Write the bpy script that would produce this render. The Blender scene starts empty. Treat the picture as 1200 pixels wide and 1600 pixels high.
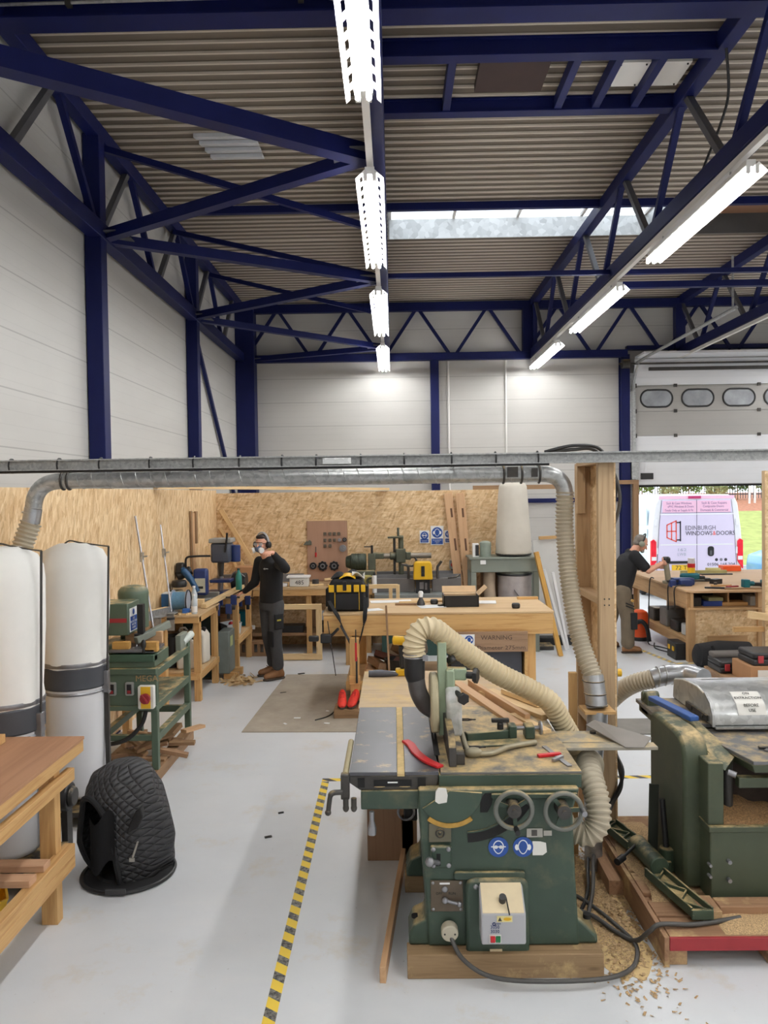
import bpy, bmesh, math, random
from mathutils import Vector, Matrix, Quaternion
random.seed(7)
SC = bpy.context.scene
COL = SC.collection
PI = math.pi
V = Vector

# ---------------------------------------------------------------- camera
CZ, FPX = 2.37, 1202.0
yc = V((15, 30, FPX)).normalized()
zc = V((-.014, 1, 0)); zc = (zc - yc * zc.dot(yc)).normalized()
xc = -zc.cross(yc)
if xc.x < 0: xc = -xc
rot = Matrix((xc, yc, zc))            # rows: world axes seen in the camera frame (right, up, forward)
right, up, fwd = rot.col[0], rot.col[1], rot.col[2]
cam_d = bpy.data.cameras.new('camera')
cam = bpy.data.objects.new('camera', cam_d); COL.objects.link(cam)
cm = Matrix((right, up, -fwd)).transposed().to_4x4()
cm.translation = V((0, 0, CZ))
cam.matrix_world = cm
cam_d.sensor_fit = 'VERTICAL'; cam_d.sensor_height = 36.0
cam_d.lens = 36.0 * FPX / 1600.0
cam_d.clip_end = 300
SC.camera = cam

# ---------------------------------------------------------------- light and exposure
SKY_STRENGTH = 2.6
TUBE_STRENGTH = 74.0
EXPOSURE = 0.0
w = bpy.data.worlds.new('overcast_sky'); SC.world = w; w.use_nodes = True
bg = w.node_tree.nodes['Background']
bg.inputs[0].default_value = (.86, .93, 1.0, 1); bg.inputs[1].default_value = SKY_STRENGTH
SC.view_settings.view_transform = 'Standard'; SC.view_settings.look = 'None'
SC.view_settings.exposure = EXPOSURE; SC.view_settings.gamma = 1; SC.view_settings.use_curve_mapping = False
SC.cycles.use_denoising = True
try: SC.cycles.denoiser = 'OPENIMAGEDENOISE'
except Exception: pass
SC.cycles.max_bounces = 8; SC.cycles.diffuse_bounces = 5; SC.cycles.glossy_bounces = 3
SC.cycles.transmission_bounces = 6; SC.cycles.transparent_max_bounces = 8
SC.cycles.sample_clamp_indirect = 6; SC.cycles.caustics_reflective = False; SC.cycles.caustics_refractive = False

# ---------------------------------------------------------------- materials
MATS = {}
class NT:
    def __init__(s, name):
        s.m = bpy.data.materials.new(name); s.m.use_nodes = True; s.t = s.m.node_tree
        s.b = s.t.nodes['Principled BSDF']
    def n(s, typ, **kw):
        o = s.t.nodes.new(typ)
        for k, v in kw.items():
            if hasattr(o, k) and k not in ('inputs',): setattr(o, k, v)
        return o
    def l(s, a, b): s.t.links.new(a, b)
    def coord(s, kind='Object', scale=(1, 1, 1)):
        if kind == 'gc':
            a = s.n('ShaderNodeAttribute'); a.attribute_name = 'gc'; src = a.outputs['Vector']
        else:
            a = s.n('ShaderNodeTexCoord'); src = a.outputs[kind]
        mp = s.n('ShaderNodeMapping'); mp.inputs['Scale'].default_value = scale
        s.l(src, mp.inputs[0]); return mp.outputs[0]
    def noise(s, vec, scale, detail=3, rough=.55, dist=0):
        o = s.n('ShaderNodeTexNoise'); s.l(vec, o.inputs['Vector'])
        o.inputs['Scale'].default_value = scale; o.inputs['Detail'].default_value = detail
        o.inputs['Roughness'].default_value = rough; o.inputs['Distortion'].default_value = dist
        return o.outputs['Fac']
    def ramp(s, fac, stops, interp='LINEAR'):
        o = s.n('ShaderNodeValToRGB'); cr = o.color_ramp; cr.interpolation = interp
        while len(cr.elements) < len(stops): cr.elements.new(.5)
        for e, (p, c) in zip(cr.elements, stops):
            e.position = p; e.color = c if len(c) == 4 else (*c, 1)
        s.l(fac, o.inputs[0]); return o.outputs[0]
    def mix(s, fac, a, b, mode='MIX'):
        o = s.n('ShaderNodeMixRGB'); o.blend_type = mode
        for k, v in ((0, fac), (1, a), (2, b)):
            if isinstance(v, (int, float)): o.inputs[k].default_value = v
            elif isinstance(v, (tuple, list)): o.inputs[k].default_value = (*v[:3], 1)
            else: s.l(v, o.inputs[k])
        return o.outputs[0]
    def math(s, op, a, b=0.0):
        o = s.n('ShaderNodeMath'); o.operation = op
        for k, v in ((0, a), (1, b)):
            if isinstance(v, (int, float)): o.inputs[k].default_value = v
            else: s.l(v, o.inputs[k])
        return o.outputs[0]
    def bump(s, h, strength=.3, dist=.01):
        o = s.n('ShaderNodeBump'); o.inputs['Strength'].default_value = strength; o.inputs['Distance'].default_value = dist
        s.l(h, o.inputs['Height']); s.l(o.outputs[0], s.b.inputs['Normal'])
    def col(s, c):
        if isinstance(c, (tuple, list)): s.b.inputs['Base Color'].default_value = (*c[:3], 1)
        else: s.l(c, s.b.inputs['Base Color'])
    def done(s, rough=.5, metal=0, **kw):
        s.b.inputs['Roughness'].default_value = rough; s.b.inputs['Metallic'].default_value = metal
        for k, v in kw.items(): s.b.inputs[k].default_value = v
        return s.m
def srgb(r, g, b):
    f = lambda c: (c / 255) / 12.92 if c <= 10 else (((c / 255) + .055) / 1.055) ** 2.4
    return (f(r), f(g), f(b))
def sc3(c, k): return tuple(min(1, x * k) for x in c)
DUST = srgb(205, 178, 128)
def plain(name, c, rough=.5, metal=0, var=.12, scale=6, bump=0, bscale=60, dust=0, kind='Object'):
    if name in MATS: return MATS[name]
    t = NT(name); v = t.coord(kind)
    n = t.noise(v, scale, 4)
    cc = t.ramp(n, [(.3, sc3(c, 1 - var)), (.7, sc3(c, 1 + var))])
    if dust:                                    # sawdust lying on what faces up
        g = t.n('ShaderNodeNewGeometry'); sx = t.n('ShaderNodeSeparateXYZ'); t.l(g.outputs['Normal'], sx.inputs[0])
        up_ = t.math('MULTIPLY', t.math('SUBTRACT', sx.outputs[2], .35), 1.5)
        dn = t.ramp(t.noise(v, 9, 5, .65), [(.5 - .28 * dust, (0, 0, 0)), (.72 - .2 * dust, (1, 1, 1))])
        side = t.ramp(t.noise(v, 4, 5, .7), [(.55, (0, 0, 0)), (.85, (.25 * dust,) * 3)])
        m = t.n('ShaderNodeMath'); m.operation = 'MULTIPLY'; m.use_clamp = True; t.l(up_, m.inputs[0]); t.l(dn, m.inputs[1])
        f = t.math('MAXIMUM', m.outputs[0], side)
        cc = t.mix(f, cc, DUST)
    t.col(cc)
    if bump: t.bump(t.noise(v, bscale, 4), bump, .004)
    MATS[name] = t.done(rough, metal); return MATS[name]
def wood(name, c1, c2, knots=True, rough=.6, dust=0, s=1.0):
    if name in MATS: return MATS[name]
    t = NT(name); v = t.coord('gc', (1.1 * s, 16 * s, 16 * s))
    n = t.noise(v, 1.6, 4, .6, .6)
    v2 = t.coord('gc', (4 * s, 120 * s, 120 * s)); f2 = t.noise(v2, 1.0, 2)
    a = t.ramp(n, [(.25, c2), (.5, sc3(c1, .96)), (.75, c1)])
    a = t.mix(t.math('MULTIPLY', t.ramp(f2, [(.4, (0, 0, 0)), (.7, (1, 1, 1))]), .22), a, c2)
    big = t.noise(t.coord('gc', (.5, .5, .5)), 1.7, 1)
    a = t.mix(t.math('MULTIPLY', big, .35), a, sc3(c2, .9))
    if knots:
        vo = t.n('ShaderNodeTexVoronoi'); t.l(t.coord('gc', (2.6, 9, 9)), vo.inputs['Vector']); vo.inputs['Scale'].default_value = 1.0
        k = t.ramp(vo.outputs['Distance'], [(.05, (1, 1, 1)), (.11, (0, 0, 0))])
        a = t.mix(t.math('MULTIPLY', k, .6), a, sc3(c2, .6))
    if dust:
        a = t.mix(t.ramp(t.noise(t.coord('Object'), 5, 5, .7), [(.6 - .25 * dust, (0, 0, 0)), (.8 - .2 * dust, (1, 1, 1))]), a, DUST)
    t.col(a); t.bump(n, .08, .003)
    MATS[name] = t.done(rough); return MATS[name]
def osb(name, sx, sy, sz, rot):
    t = NT(name); v = t.coord('Object', (sx, sy, sz))
    wn = t.n('ShaderNodeTexNoise'); t.l(v, wn.inputs['Vector']); wn.inputs['Scale'].default_value = .55; wn.inputs['Detail'].default_value = 1
    mx = t.n('ShaderNodeVectorMath'); mx.operation = 'MULTIPLY_ADD'
    t.l(wn.outputs['Color'], mx.inputs[0]); mx.inputs[1].default_value = (1.3, 1.3, 1.3); t.l(v, mx.inputs[2])
    r1 = t.n('ShaderNodeMapping'); r1.inputs['Rotation'].default_value = rot; t.l(t.n('ShaderNodeTexCoord').outputs['Object'], r1.inputs[0])
    r2 = t.n('ShaderNodeMapping'); r2.inputs['Scale'].default_value = (sx, sy, sz); t.l(r1.outputs[0], r2.inputs[0])
    cols = []
    for k, sc in ((0, 1.0), (1, 1.1)):
        vo = t.n('ShaderNodeTexVoronoi'); t.l(mx.outputs[0] if k == 0 else r2.outputs[0], vo.inputs['Vector']); vo.inputs['Scale'].default_value = sc
        sp = t.n('ShaderNodeSeparateColor'); t.l(vo.outputs['Color'], sp.inputs[0])
        cols.append(t.ramp(sp.outputs[k], [(0, srgb(160, 118, 70)), (.14, srgb(204, 164, 116)), (.6, srgb(226, 194, 148)), (1, srgb(250, 228, 190))]))
    a = t.mix(.5, cols[0], cols[1])
    fine = t.noise(t.coord('Object', (sx * 3, sy * 3, sz * 3)), 2.0, 3)
    a = t.mix(.25, a, t.ramp(fine, [(.3, srgb(170, 128, 80)), (.7, srgb(238, 212, 170))]))
    t.col(a); t.bump(fine, .1, .003)
    MATS[name] = t.done(.6); return MATS[name]
def galv(name, c=.45, rough=.38, spangle=38):
    if name in MATS: return MATS[name]
    t = NT(name); vo = t.n('ShaderNodeTexVoronoi'); t.l(t.coord(), vo.inputs['Vector']); vo.inputs['Scale'].default_value = spangle
    sp = t.n('ShaderNodeSeparateColor'); t.l(vo.outputs['Color'], sp.inputs[0])
    t.col(t.ramp(sp.outputs[0], [(0, (c * .78, c * .8, c * .8)), (1, (c * 1.1, c * 1.12, c * 1.12))]))
    MATS[name] = t.done(rough, .75); return MATS[name]
def emit(name, c, st):
    if name in MATS: return MATS[name]
    m = bpy.data.materials.new(name); m.use_nodes = True; b = m.node_tree.nodes['Principled BSDF']
    b.inputs['Base Color'].default_value = (.9, .9, .9, 1)
    b.inputs['Emission Color'].default_value = (*c, 1); b.inputs['Emission Strength'].default_value = st
    MATS[name] = m; return m
def glass(name, c=(1, 1, 1), rough=.02, alpha=.25):
    if name in MATS: return MATS[name]
    t = NT(name); t.col(c); t.b.inputs['Alpha'].default_value = alpha
    MATS[name] = t.done(rough); return MATS[name]

BLUE = plain('navy_steel_paint', srgb(14, 22, 72), .5, 0, .1, 3); BLUE.node_tree.nodes['Principled BSDF'].inputs['Specular IOR Level'].default_value = .22
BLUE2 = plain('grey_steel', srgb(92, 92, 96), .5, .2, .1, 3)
WHITE = plain('white_paint', srgb(232, 230, 226), .5, 0, .03, 3)
PINE = wood('pine', srgb(212, 172, 116), srgb(168, 120, 66))
PINE2 = wood('pale_pine', srgb(236, 208, 160), srgb(204, 164, 110))
PINE3 = wood('weathered_timber', srgb(160, 126, 92), srgb(118, 88, 60))
BEECH = wood('pinkish_hardwood', srgb(212, 172, 132), srgb(188, 146, 106), False)
PLY = wood('plywood', srgb(212, 182, 140), srgb(180, 144, 102), False, .6, 0, .5)
PLYD = wood('dusty_plywood', srgb(204, 180, 148), srgb(176, 148, 116), False, .7, .6, .5)
HARDB = wood('hardboard_top', srgb(176, 132, 100), srgb(150, 106, 76), False, .6, 0, .4)
CARD = plain('cardboard', srgb(172, 128, 90), .8, 0, .06, 5)
OSB_L = osb('osb_left', 34, 34, 9, (.5, 0, 0))
OSB_B = osb('osb_back', 12, 30, 38, (0, 1.0, 0))
OSB_S = osb('osb_small', 14, 28, 36, (0, .9, .9))
GALV = galv('galvanised'); GALV2 = galv('galvanised_rail', .42, .5, 70)
ZINC = galv('zinc_hood', .62, .28, 26)
DGREEN = plain('machine_green', srgb(53, 70, 58), .45, 0, .14, 5, 0, 60, .6)
MGREEN = plain('mortiser_green', srgb(82, 98, 82), .45, 0, .08, 5, 0, 60, .25)
PGREEN = plain('olive_machine_green', srgb(64, 72, 54), .5, 0, .12, 5, 0, 60, .25)
LGREEN = plain('grey_green', srgb(124, 130, 120), .45, 0, .06, 4)
STEEL = plain('bare_steel', srgb(150, 150, 154), .35, .8, .15, 12)
TABLEM = plain('machined_table', srgb(92, 92, 97), .36, .5, .15, 3, 0, 60, -.32)
TABLER = plain('dust_covered_table', srgb(112, 110, 106), .5, .35, .12, 3, 0, 60, .5)
DSTEEL = plain('dark_iron', srgb(70, 68, 66), .5, .5, .2, 8, 0, 60, .3)
BLACK = plain('black_plastic', srgb(28, 28, 30), .45, 0, .15, 6)
BLACKM = plain('matt_black', srgb(18, 18, 19), .8, 0, .15, 6)
RUBBER = plain('grey_cable', srgb(72, 70, 68), .6, 0, .1, 6)
REDP = plain('red_paint', srgb(190, 30, 38), .4, 0, .06, 6)
REDD = plain('dark_red', srgb(150, 40, 46), .5, 0, .1, 8)
YEL = plain('yellow_paint', srgb(238, 190, 40), .4, 0, .05, 6)
YELD = plain('tool_yellow', srgb(226, 178, 30), .45, 0, .08, 6)
ORANGE = plain('orange_plastic', srgb(240, 92, 36), .45, 0, .06, 6)
SIGNB = plain('sign_blue', srgb(30, 74, 152), .4, 0, .04, 4)
SIGNW = plain('sign_white', srgb(236, 236, 236), .45, 0, .02, 4)
PAPER = plain('paper', srgb(226, 224, 218), .7, 0, .03, 4)
CREAM = plain('dusty_cream', srgb(226, 208, 172), .6, 0, .08, 8)
NAVYT = plain('tool_blue', srgb(34, 52, 104), .4, 0, .1, 6)
TEAL = plain('teal_plastic', srgb(0, 92, 104), .45, 0, .08, 6)
TURQ = plain('turquoise_enamel', srgb(58, 142, 132), .35, .1, .05, 6)
HOSE = plain('cream_hose', srgb(206, 190, 156), .5, 0, .06, 5)
HOSEG = plain('greyish_hose', srgb(176, 166, 146), .5, 0, .08, 5)
SILVER = plain('silver_tape', srgb(176, 178, 182), .3, .8, .12, 18, .25, 30)
BAG = plain('white_filter_cloth', srgb(236, 235, 231), .85, 0, .05, 2.5, .25, 7)
BAGP = plain('white_plastic_sack', srgb(218, 218, 221), .35, 0, .05, 2, .2, 5)
FILT = plain('calico_filter', srgb(206, 200, 188), .9, 0, .06, 3, .3, 9)
SKIN = plain('skin', srgb(214, 158, 132), .55, 0, .08, 14)
HAIRM = plain('dark_hair', srgb(42, 32, 28), .7, 0, .2, 30)
HAIRG = plain('grey_hair', srgb(120, 112, 104), .7, 0, .2, 30)
CLOTHB = plain('black_cloth', srgb(24, 24, 27), .9, 0, .15, 8, .3, 14)
CLOTHG = plain('charcoal_cloth', srgb(62, 62, 64), .9, 0, .15, 8, .3, 14)
CLOTHK = plain('khaki_cloth', srgb(106, 94, 78), .9, 0, .12, 8, .3, 14)
LEATHER = plain('tan_boot_leather', srgb(140, 98, 62), .6, 0, .15, 10, .2, 30)
SOLE = plain('boot_sole', srgb(70, 58, 48), .7, 0, .1, 10)
CHIPS = plain('wood_chips', srgb(186, 156, 116), .9, 0, .5, 140, .8, 90)
SAWD = plain('sawdust', srgb(214, 186, 134), .95, 0, .12, 30, .4, 60)

# ---------------------------------------------------------------- mesh helpers
RM = {}                                   # world matrix of every thing's root, by name
def mtx(loc, rz=0, rx=0, ry=0):
    return Matrix.Translation(loc) @ Matrix.Rotation(rz, 4, 'Z') @ Matrix.Rotation(ry, 4, 'Y') @ Matrix.Rotation(rx, 4, 'X')
def rxyz(rx=0, ry=0, rz=0): return (Matrix.Rotation(rz, 3, 'Z') @ Matrix.Rotation(ry, 3, 'Y') @ Matrix.Rotation(rx, 3, 'X'))
def spline(pts, n=8):
    P = [V(p) for p in pts]; out = []
    for i in range(len(P) - 1):
        a, b, c, d = P[max(i - 1, 0)], P[i], P[i + 1], P[min(i + 2, len(P) - 1)]
        for k in range(n):
            t = k / n
            out.append(.5 * ((2 * b) + (c - a) * t + (2 * a - 5 * b + 4 * c - d) * t * t + (3 * b - a - 3 * c + d) * t ** 3))
    out.append(P[-1]); return out
def resample(pts, step):
    cum = [0.0]
    for a, b in zip(pts, pts[1:]): cum.append(cum[-1] + (b - a).length)
    n = max(2, round(cum[-1] / step)); out = []; j = 0
    for i in range(n + 1):
        t = cum[-1] * i / n
        while j < len(pts) - 2 and cum[j + 1] < t: j += 1
        L = cum[j + 1] - cum[j]; out.append(pts[j].lerp(pts[j + 1], (t - cum[j]) / L if L > 1e-9 else 0))
    return out
class MB:
    def __init__(s): s.v = []; s.f = []; s.g = []; s.c = []
    def add(s, vs, fs, gc=None):
        o = len(s.v); s.c.append((o, len(s.f))); r = V((random.random() * 20, random.random() * 20, random.random() * 20))
        s.v += [V(v) for v in vs]; s.f += [[i + o for i in f] for f in fs]
        s.g += [V(g) + r for g in (gc or vs)]
        return s
    def box(s, c, size, R=None):
        R = R or Matrix.Identity(3); c = V(c); h = [x / 2 for x in size]
        order = sorted(range(3), key=lambda i: -size[i])
        vs, gc = [], []
        for x in (-1, 1):
            for y in (-1, 1):
                for z in (-1, 1):
                    l = V((x * h[0], y * h[1], z * h[2])); vs.append(c + R @ l); gc.append(V([l[i] for i in order]))
        return s.add(vs, [(0, 1, 3, 2), (4, 6, 7, 5), (0, 4, 5, 1), (2, 3, 7, 6), (0, 2, 6, 4), (1, 5, 7, 3)], gc)
    def bx(s, x0, x1, y0, y1, z0, z1):
        return s.box(((x0 + x1) / 2, (y0 + y1) / 2, (z0 + z1) / 2), (abs(x1 - x0), abs(y1 - y0), abs(z1 - z0)))
    def bar(s, p, q, wd, h, upv=(0, 0, 1)):
        p, q = V(p), V(q); d = (q - p); L = d.length; d.normalize(); u = V(upv)
        if abs(d.dot(u)) > .98: u = V((0, 1, 0))
        r = d.cross(u).normalized(); u = r.cross(d)
        return s.box((p + q) / 2, (L, wd, h), Matrix((d, r, u)).transposed())
    def tube(s, pts, r, n=12, caps=True, closed=False, fx=1.0):
        P = [V(p) for p in pts]; N = len(P); rr = r if isinstance(r, (list, tuple)) else [r] * N
        vs, fs, gc = [], [], []; prev = None; L = 0
        for i, p in enumerate(P):
            t = (P[(i + 1) % N] - P[i - 1]) if closed else (P[min(i + 1, N - 1)] - P[max(i - 1, 0)])
            t.normalize()
            if prev is None:
                a = V((0, 0, 1)) if abs(t.z) < .9 else V((1, 0, 0)); u = (a - t * a.dot(t)).normalized()
            else:
                u = prev - t * prev.dot(t); u = u.normalized() if u.length > 1e-6 else V((1, 0, 0))
            prev = u; b = t.cross(u)
            if i: L += (p - P[i - 1]).length
            for k in range(n):
                a = 2 * PI * k / n; vs.append(p + u * math.cos(a) * rr[i] + b * math.sin(a) * rr[i] * fx); gc.append(V((L, math.cos(a) * rr[i], math.sin(a) * rr[i])))
        for i in range(N if closed else N - 1):
            j = (i + 1) % N
            for k in range(n): fs.append((i * n + k, i * n + (k + 1) % n, j * n + (k + 1) % n, j * n + k))
        if caps and not closed:
            fs.append(tuple(range(n))[::-1]); fs.append(tuple((N - 1) * n + k for k in range(n)))
        return s.add(vs, fs, gc)
    def cyl(s, p, q, r, r2=None, n=16): return s.tube([p, q], [r, r if r2 is None else r2], n)
    def hose(s, pts, r, pitch=.02, amp=.006, n=16, fine=4):
        P = resample(spline(pts, 14), pitch / fine)
        rr = [r - (0, amp * .25, amp * 1.2, amp * 1.2)[i % fine] for i in range(len(P))]
        return s.tube(P, rr, n)
    def lathe(s, prof, c=(0, 0, 0), R=None, n=24, sx=1, sy=1):
        R = R or Matrix.Identity(3); c = V(c); vs, fs, gc = [], [], []
        for r, z in prof:
            for k in range(n):
                a = 2 * PI * k / n; l = V((r * math.cos(a) * sx, r * math.sin(a) * sy, z)); vs.append(c + R @ l); gc.append(l)
        for i in range(len(prof) - 1):
            for k in range(n): fs.append((i * n + k, i * n + (k + 1) % n, (i + 1) * n + (k + 1) % n, (i + 1) * n + k))
        if prof[0][0] > 1e-5: fs.append(tuple(range(n))[::-1])
        if prof[-1][0] > 1e-5: fs.append(tuple((len(prof) - 1) * n + k for k in range(n)))
        return s.add(vs, fs, gc)
    def prism(s, poly, axis, a, b):
        f = {'x': lambda p, t: V((t, p[0], p[1])), 'y': lambda p, t: V((p[0], t, p[1])), 'z': lambda p, t: V((p[0], p[1], t))}[axis]
        n = len(poly); vs = [f(p, a) for p in poly] + [f(p, b) for p in poly]
        fs = [tuple(range(n))[::-1], tuple(range(n, 2 * n))] + [(i, (i + 1) % n, n + (i + 1) % n, n + i) for i in range(n)]
        return s.add(vs, fs)
    def sph(s, c, r, n=14, m=9, R=None):
        r = r if isinstance(r, (list, tuple)) else (r, r, r); R = R or Matrix.Identity(3); c = V(c)
        vs, fs = [], []
        for i in range(m + 1):
            t = PI * i / m
            for k in range(n):
                a = 2 * PI * k / n
                vs.append(c + R @ V((r[0] * math.sin(t) * math.cos(a), r[1] * math.sin(t) * math.sin(a), r[2] * math.cos(t))))
        for i in range(m):
            for k in range(n): fs.append((i * n + k, (i + 1) * n + k, (i + 1) * n + (k + 1) % n, i * n + (k + 1) % n))
        return s.add(vs, fs)
    def tor(s, c, R_, r, axis='z', n=28, m=8, a0=0, a1=2 * PI):
        full = abs(a1 - a0 - 2 * PI) < 1e-6; c = V(c); pts = []
        for i in range(n if full else n + 1):
            a = a0 + (a1 - a0) * i / n; x, y = R_ * math.cos(a), R_ * math.sin(a)
            pts.append(c + {'z': V((x, y, 0)), 'y': V((x, 0, y)), 'x': V((0, x, y))}[axis])
        return s.tube(pts, r, m, True, full)
    def limb(s, chain, n=14):                                    # rounded, tapering chain for bodies
        for (p, r), (q, r2) in zip(chain, chain[1:]): s.tube([p, q], [r, r2], n)
        for p, r in chain: s.sph(p, r, n, 8)
        return s
    def ring_loft(s, rings, n=20):                               # rings: (centre, half-width vector, half-depth vector)
        vs, fs = [], []
        for c, a, b in rings:
            for k in range(n):
                t = 2 * PI * k / n; vs.append(V(c) + V(a) * math.cos(t) + V(b) * math.sin(t))
        for i in range(len(rings) - 1):
            for k in range(n): fs.append((i * n + k, i * n + (k + 1) % n, (i + 1) * n + (k + 1) % n, (i + 1) * n + k))
        fs.append(tuple(range(n))[::-1]); fs.append(tuple((len(rings) - 1) * n + k for k in range(n)))
        return s.add(vs, fs)
    def sheet(s, fn, nu, nv, th=0):                              # fn(u,v)->point, optional thickness along -z
        vs = [V(fn(i / nu, j / nv)) for j in range(nv + 1) for i in range(nu + 1)]
        fs = [(j * (nu + 1) + i, j * (nu + 1) + i + 1, (j + 1) * (nu + 1) + i + 1, (j + 1) * (nu + 1) + i) for j in range(nv) for i in range(nu)]
        if th:
            o = len(vs); vs += [v - V((0, 0, th)) for v in vs]; top = list(fs)
            fs += [tuple(i + o for i in f[::-1]) for f in top]
            rim = [i for i in range(nu + 1)] + [(j + 1) * (nu + 1) + nu for j in range(nv)] + [nv * (nu + 1) + i for i in range(nu - 1, -1, -1)] + [j * (nu + 1) for j in range(nv - 1, 0, -1)]
            fs += [(rim[k], rim[k - 1], rim[k - 1] + o, rim[k] + o) for k in range(len(rim))]
        return s.add(vs, fs)
    def build(s, name, mat, parent=None, bevel=0, label=None, cat=None, group=None, kind=None, base=None, ang=38, each=False):
        if each and len(s.c) > 1:                                # every added shape becomes a part of its own
            for (a, fa), (b, fb) in zip(s.c, s.c[1:] + [(len(s.v), len(s.f))]):
                q = MB(); q.v = s.v[a:b]; q.g = s.g[a:b]; q.f = [[i - a for i in f] for f in s.f[fa:fb]]; o = q.build(name, mat, parent, bevel)
            return o
        me = bpy.data.meshes.new(name)
        if parent is not None: inv = RM[parent.name].inverted(); W = RM[parent.name]
        else:
            if base is None:
                xs = [v.x for v in s.v]; ys = [v.y for v in s.v]; zs = [v.z for v in s.v]
                base = ((min(xs) + max(xs)) / 2, (min(ys) + max(ys)) / 2, min(zs))
            W = Matrix.Translation(base); inv = W.inverted()
        me.from_pydata([inv @ v for v in s.v], [], s.f)
        at = me.attributes.new('gc', 'FLOAT_VECTOR', 'POINT')
        at.data.foreach_set('vector', [c for g in s.g for c in g])
        bm = bmesh.new(); bm.from_mesh(me); bmesh.ops.recalc_face_normals(bm, faces=bm.faces)
        for f in bm.faces: f.smooth = True
        bm.to_mesh(me); bm.free()
        me.set_sharp_from_angle(angle=math.radians(ang))
        me.materials.append(mat)
        o = bpy.data.objects.new(name, me); COL.objects.link(o); RM[o.name] = W
        if parent is not None: o.parent = parent
        else: o.location = base
        if bevel:
            b = o.modifiers.new('edge', 'BEVEL'); b.width = bevel; b.segments = 2; b.limit_method = 'ANGLE'; b.angle_limit = math.radians(40)
        tag(o, label, cat, group, kind); return o
def tag(o, label=None, cat=None, group=None, kind=None):
    if label: o['label'] = label
    if cat: o['category'] = cat
    if group: o['group'] = group
    if kind: o['kind'] = kind
    return o
def thing(name, label, cat, loc=(0, 0, 0), rz=0, group=None, kind=None):
    o = bpy.data.objects.new(name, None); COL.objects.link(o); o.empty_display_size = .1
    o.location = loc; o.rotation_euler = (0, 0, rz); RM[o.name] = mtx(loc, rz)
    return tag(o, label, cat, group, kind)
def dup(root, loc, rz, label, group=None):                       # copy a thing, its parts and sub-parts
    def cp(o, par):
        c = o.copy(); COL.objects.link(c)
        if par is not None: c.parent = par
        for ch in [x for x in KIDS.get(o.name, [])]: cp(ch, c)
        return c
    r = cp(root, None); r.location = loc; r.rotation_euler = (0, 0, rz); r['label'] = label
    if group: r['group'] = group
    RM[r.name] = mtx(loc, rz); return r
KIDS = {}
def reg(root):                                                   # remember the children for dup()
    for o in COL.objects:
        if o.parent is not None and o not in KIDS.setdefault(o.parent.name, []): KIDS[o.parent.name].append(o)
    return root
def melt(mb, voxel, smooth=3):                                   # join overlapping volumes into one continuous skin
    me = bpy.data.meshes.new('tmp'); me.from_pydata(mb.v, [], mb.f)
    bm = bmesh.new(); bm.from_mesh(me); bmesh.ops.recalc_face_normals(bm, faces=bm.faces); bm.to_mesh(me); bm.free()
    o = bpy.data.objects.new('tmp', me); COL.objects.link(o)
    m = o.modifiers.new('r', 'REMESH'); m.mode = 'VOXEL'; m.voxel_size = voxel
    q = o.modifiers.new('s', 'SMOOTH'); q.factor = .5; q.iterations = smooth
    dg = bpy.context.evaluated_depsgraph_get(); ev = o.evaluated_get(dg); res = ev.to_mesh()
    out = MB(); out.add([v.co.copy() for v in res.vertices], [tuple(p.vertices) for p in res.polygons])
    ev.to_mesh_clear(); bpy.data.objects.remove(o); bpy.data.meshes.remove(me); return out
def text(name, body, size, pos, rt, upv, mat, parent, align='CENTER', bold=0, ext=.0006, sx=1, line=1.0, fit=0):
    cu = bpy.data.curves.new('t', 'FONT'); cu.body = body; cu.size = size; cu.align_x = align; cu.align_y = 'CENTER'
    cu.extrude = ext; cu.offset = bold; cu.space_line = line; cu.resolution_u = 2
    o = bpy.data.objects.new('t', cu); COL.objects.link(o)
    dg = bpy.context.evaluated_depsgraph_get(); ev = o.evaluated_get(dg); res = ev.to_mesh()
    if fit: xs = [v.co.x for v in res.vertices]; sx = fit / (max(xs) - min(xs))
    r, u = V(rt).normalized(), V(upv).normalized(); nrm = r.cross(u); p = V(pos)
    mb = MB(); mb.add([p + r * v.co.x * sx + u * v.co.y + nrm * v.co.z for v in res.vertices], [tuple(q.vertices) for q in res.polygons])
    ev.to_mesh_clear(); bpy.data.objects.remove(o); bpy.data.curves.remove(cu)
    return mb.build(name, mat, parent)
FRONT = ((1, 0, 0), (0, 0, 1))            # lettering that faces the camera side (-y)

# ================================================================ THE SETTING
XL, YB, ZR = -2.98, 15.0, 6.06            # left wall, back wall, roof deck
XRW, YF = 11.0, -5.0
# floor: pale grey floor paint, scuffed and dusted
t = NT('floor_paint'); v = t.coord('Object')
a = t.ramp(t.noise(v, .9, 5, .6), [(.3, srgb(212, 215, 219)), (.7, srgb(224, 227, 231))])
a = t.mix(t.ramp(t.noise(t.coord('Object', (1.2, 3, 1)), 2.6, 6, .7), [(.52, (0, 0, 0)), (.78, (.35, .35, .35))]), a, srgb(226, 226, 226))
a = t.mix(t.ramp(t.noise(v, 1.7, 7, .72), [(.56, (0, 0, 0)), (.76, (.62, .62, .62))]), a, srgb(206, 190, 160))
a = t.mix(t.ramp(t.noise(v, 34, 3, .6), [(.7, (0, 0, 0)), (.78, (.5, .5, .5))]), a, srgb(120, 112, 100))
t.col(a); t.bump(t.noise(v, 26, 4), .05, .003)
FLOORM = t.done(.34)
def st(mb, name, m, label, cat, **k): return mb.build(name, m, None, label=label, cat=cat, kind='structure', **k)
st(MB().bx(XL - .2, XRW, YF, YB + .2, -.12, 0), 'floor', FLOORM, 'pale grey painted workshop floor with scuffs and sawdust', 'floor', base=(0, 0, 0))
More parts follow.
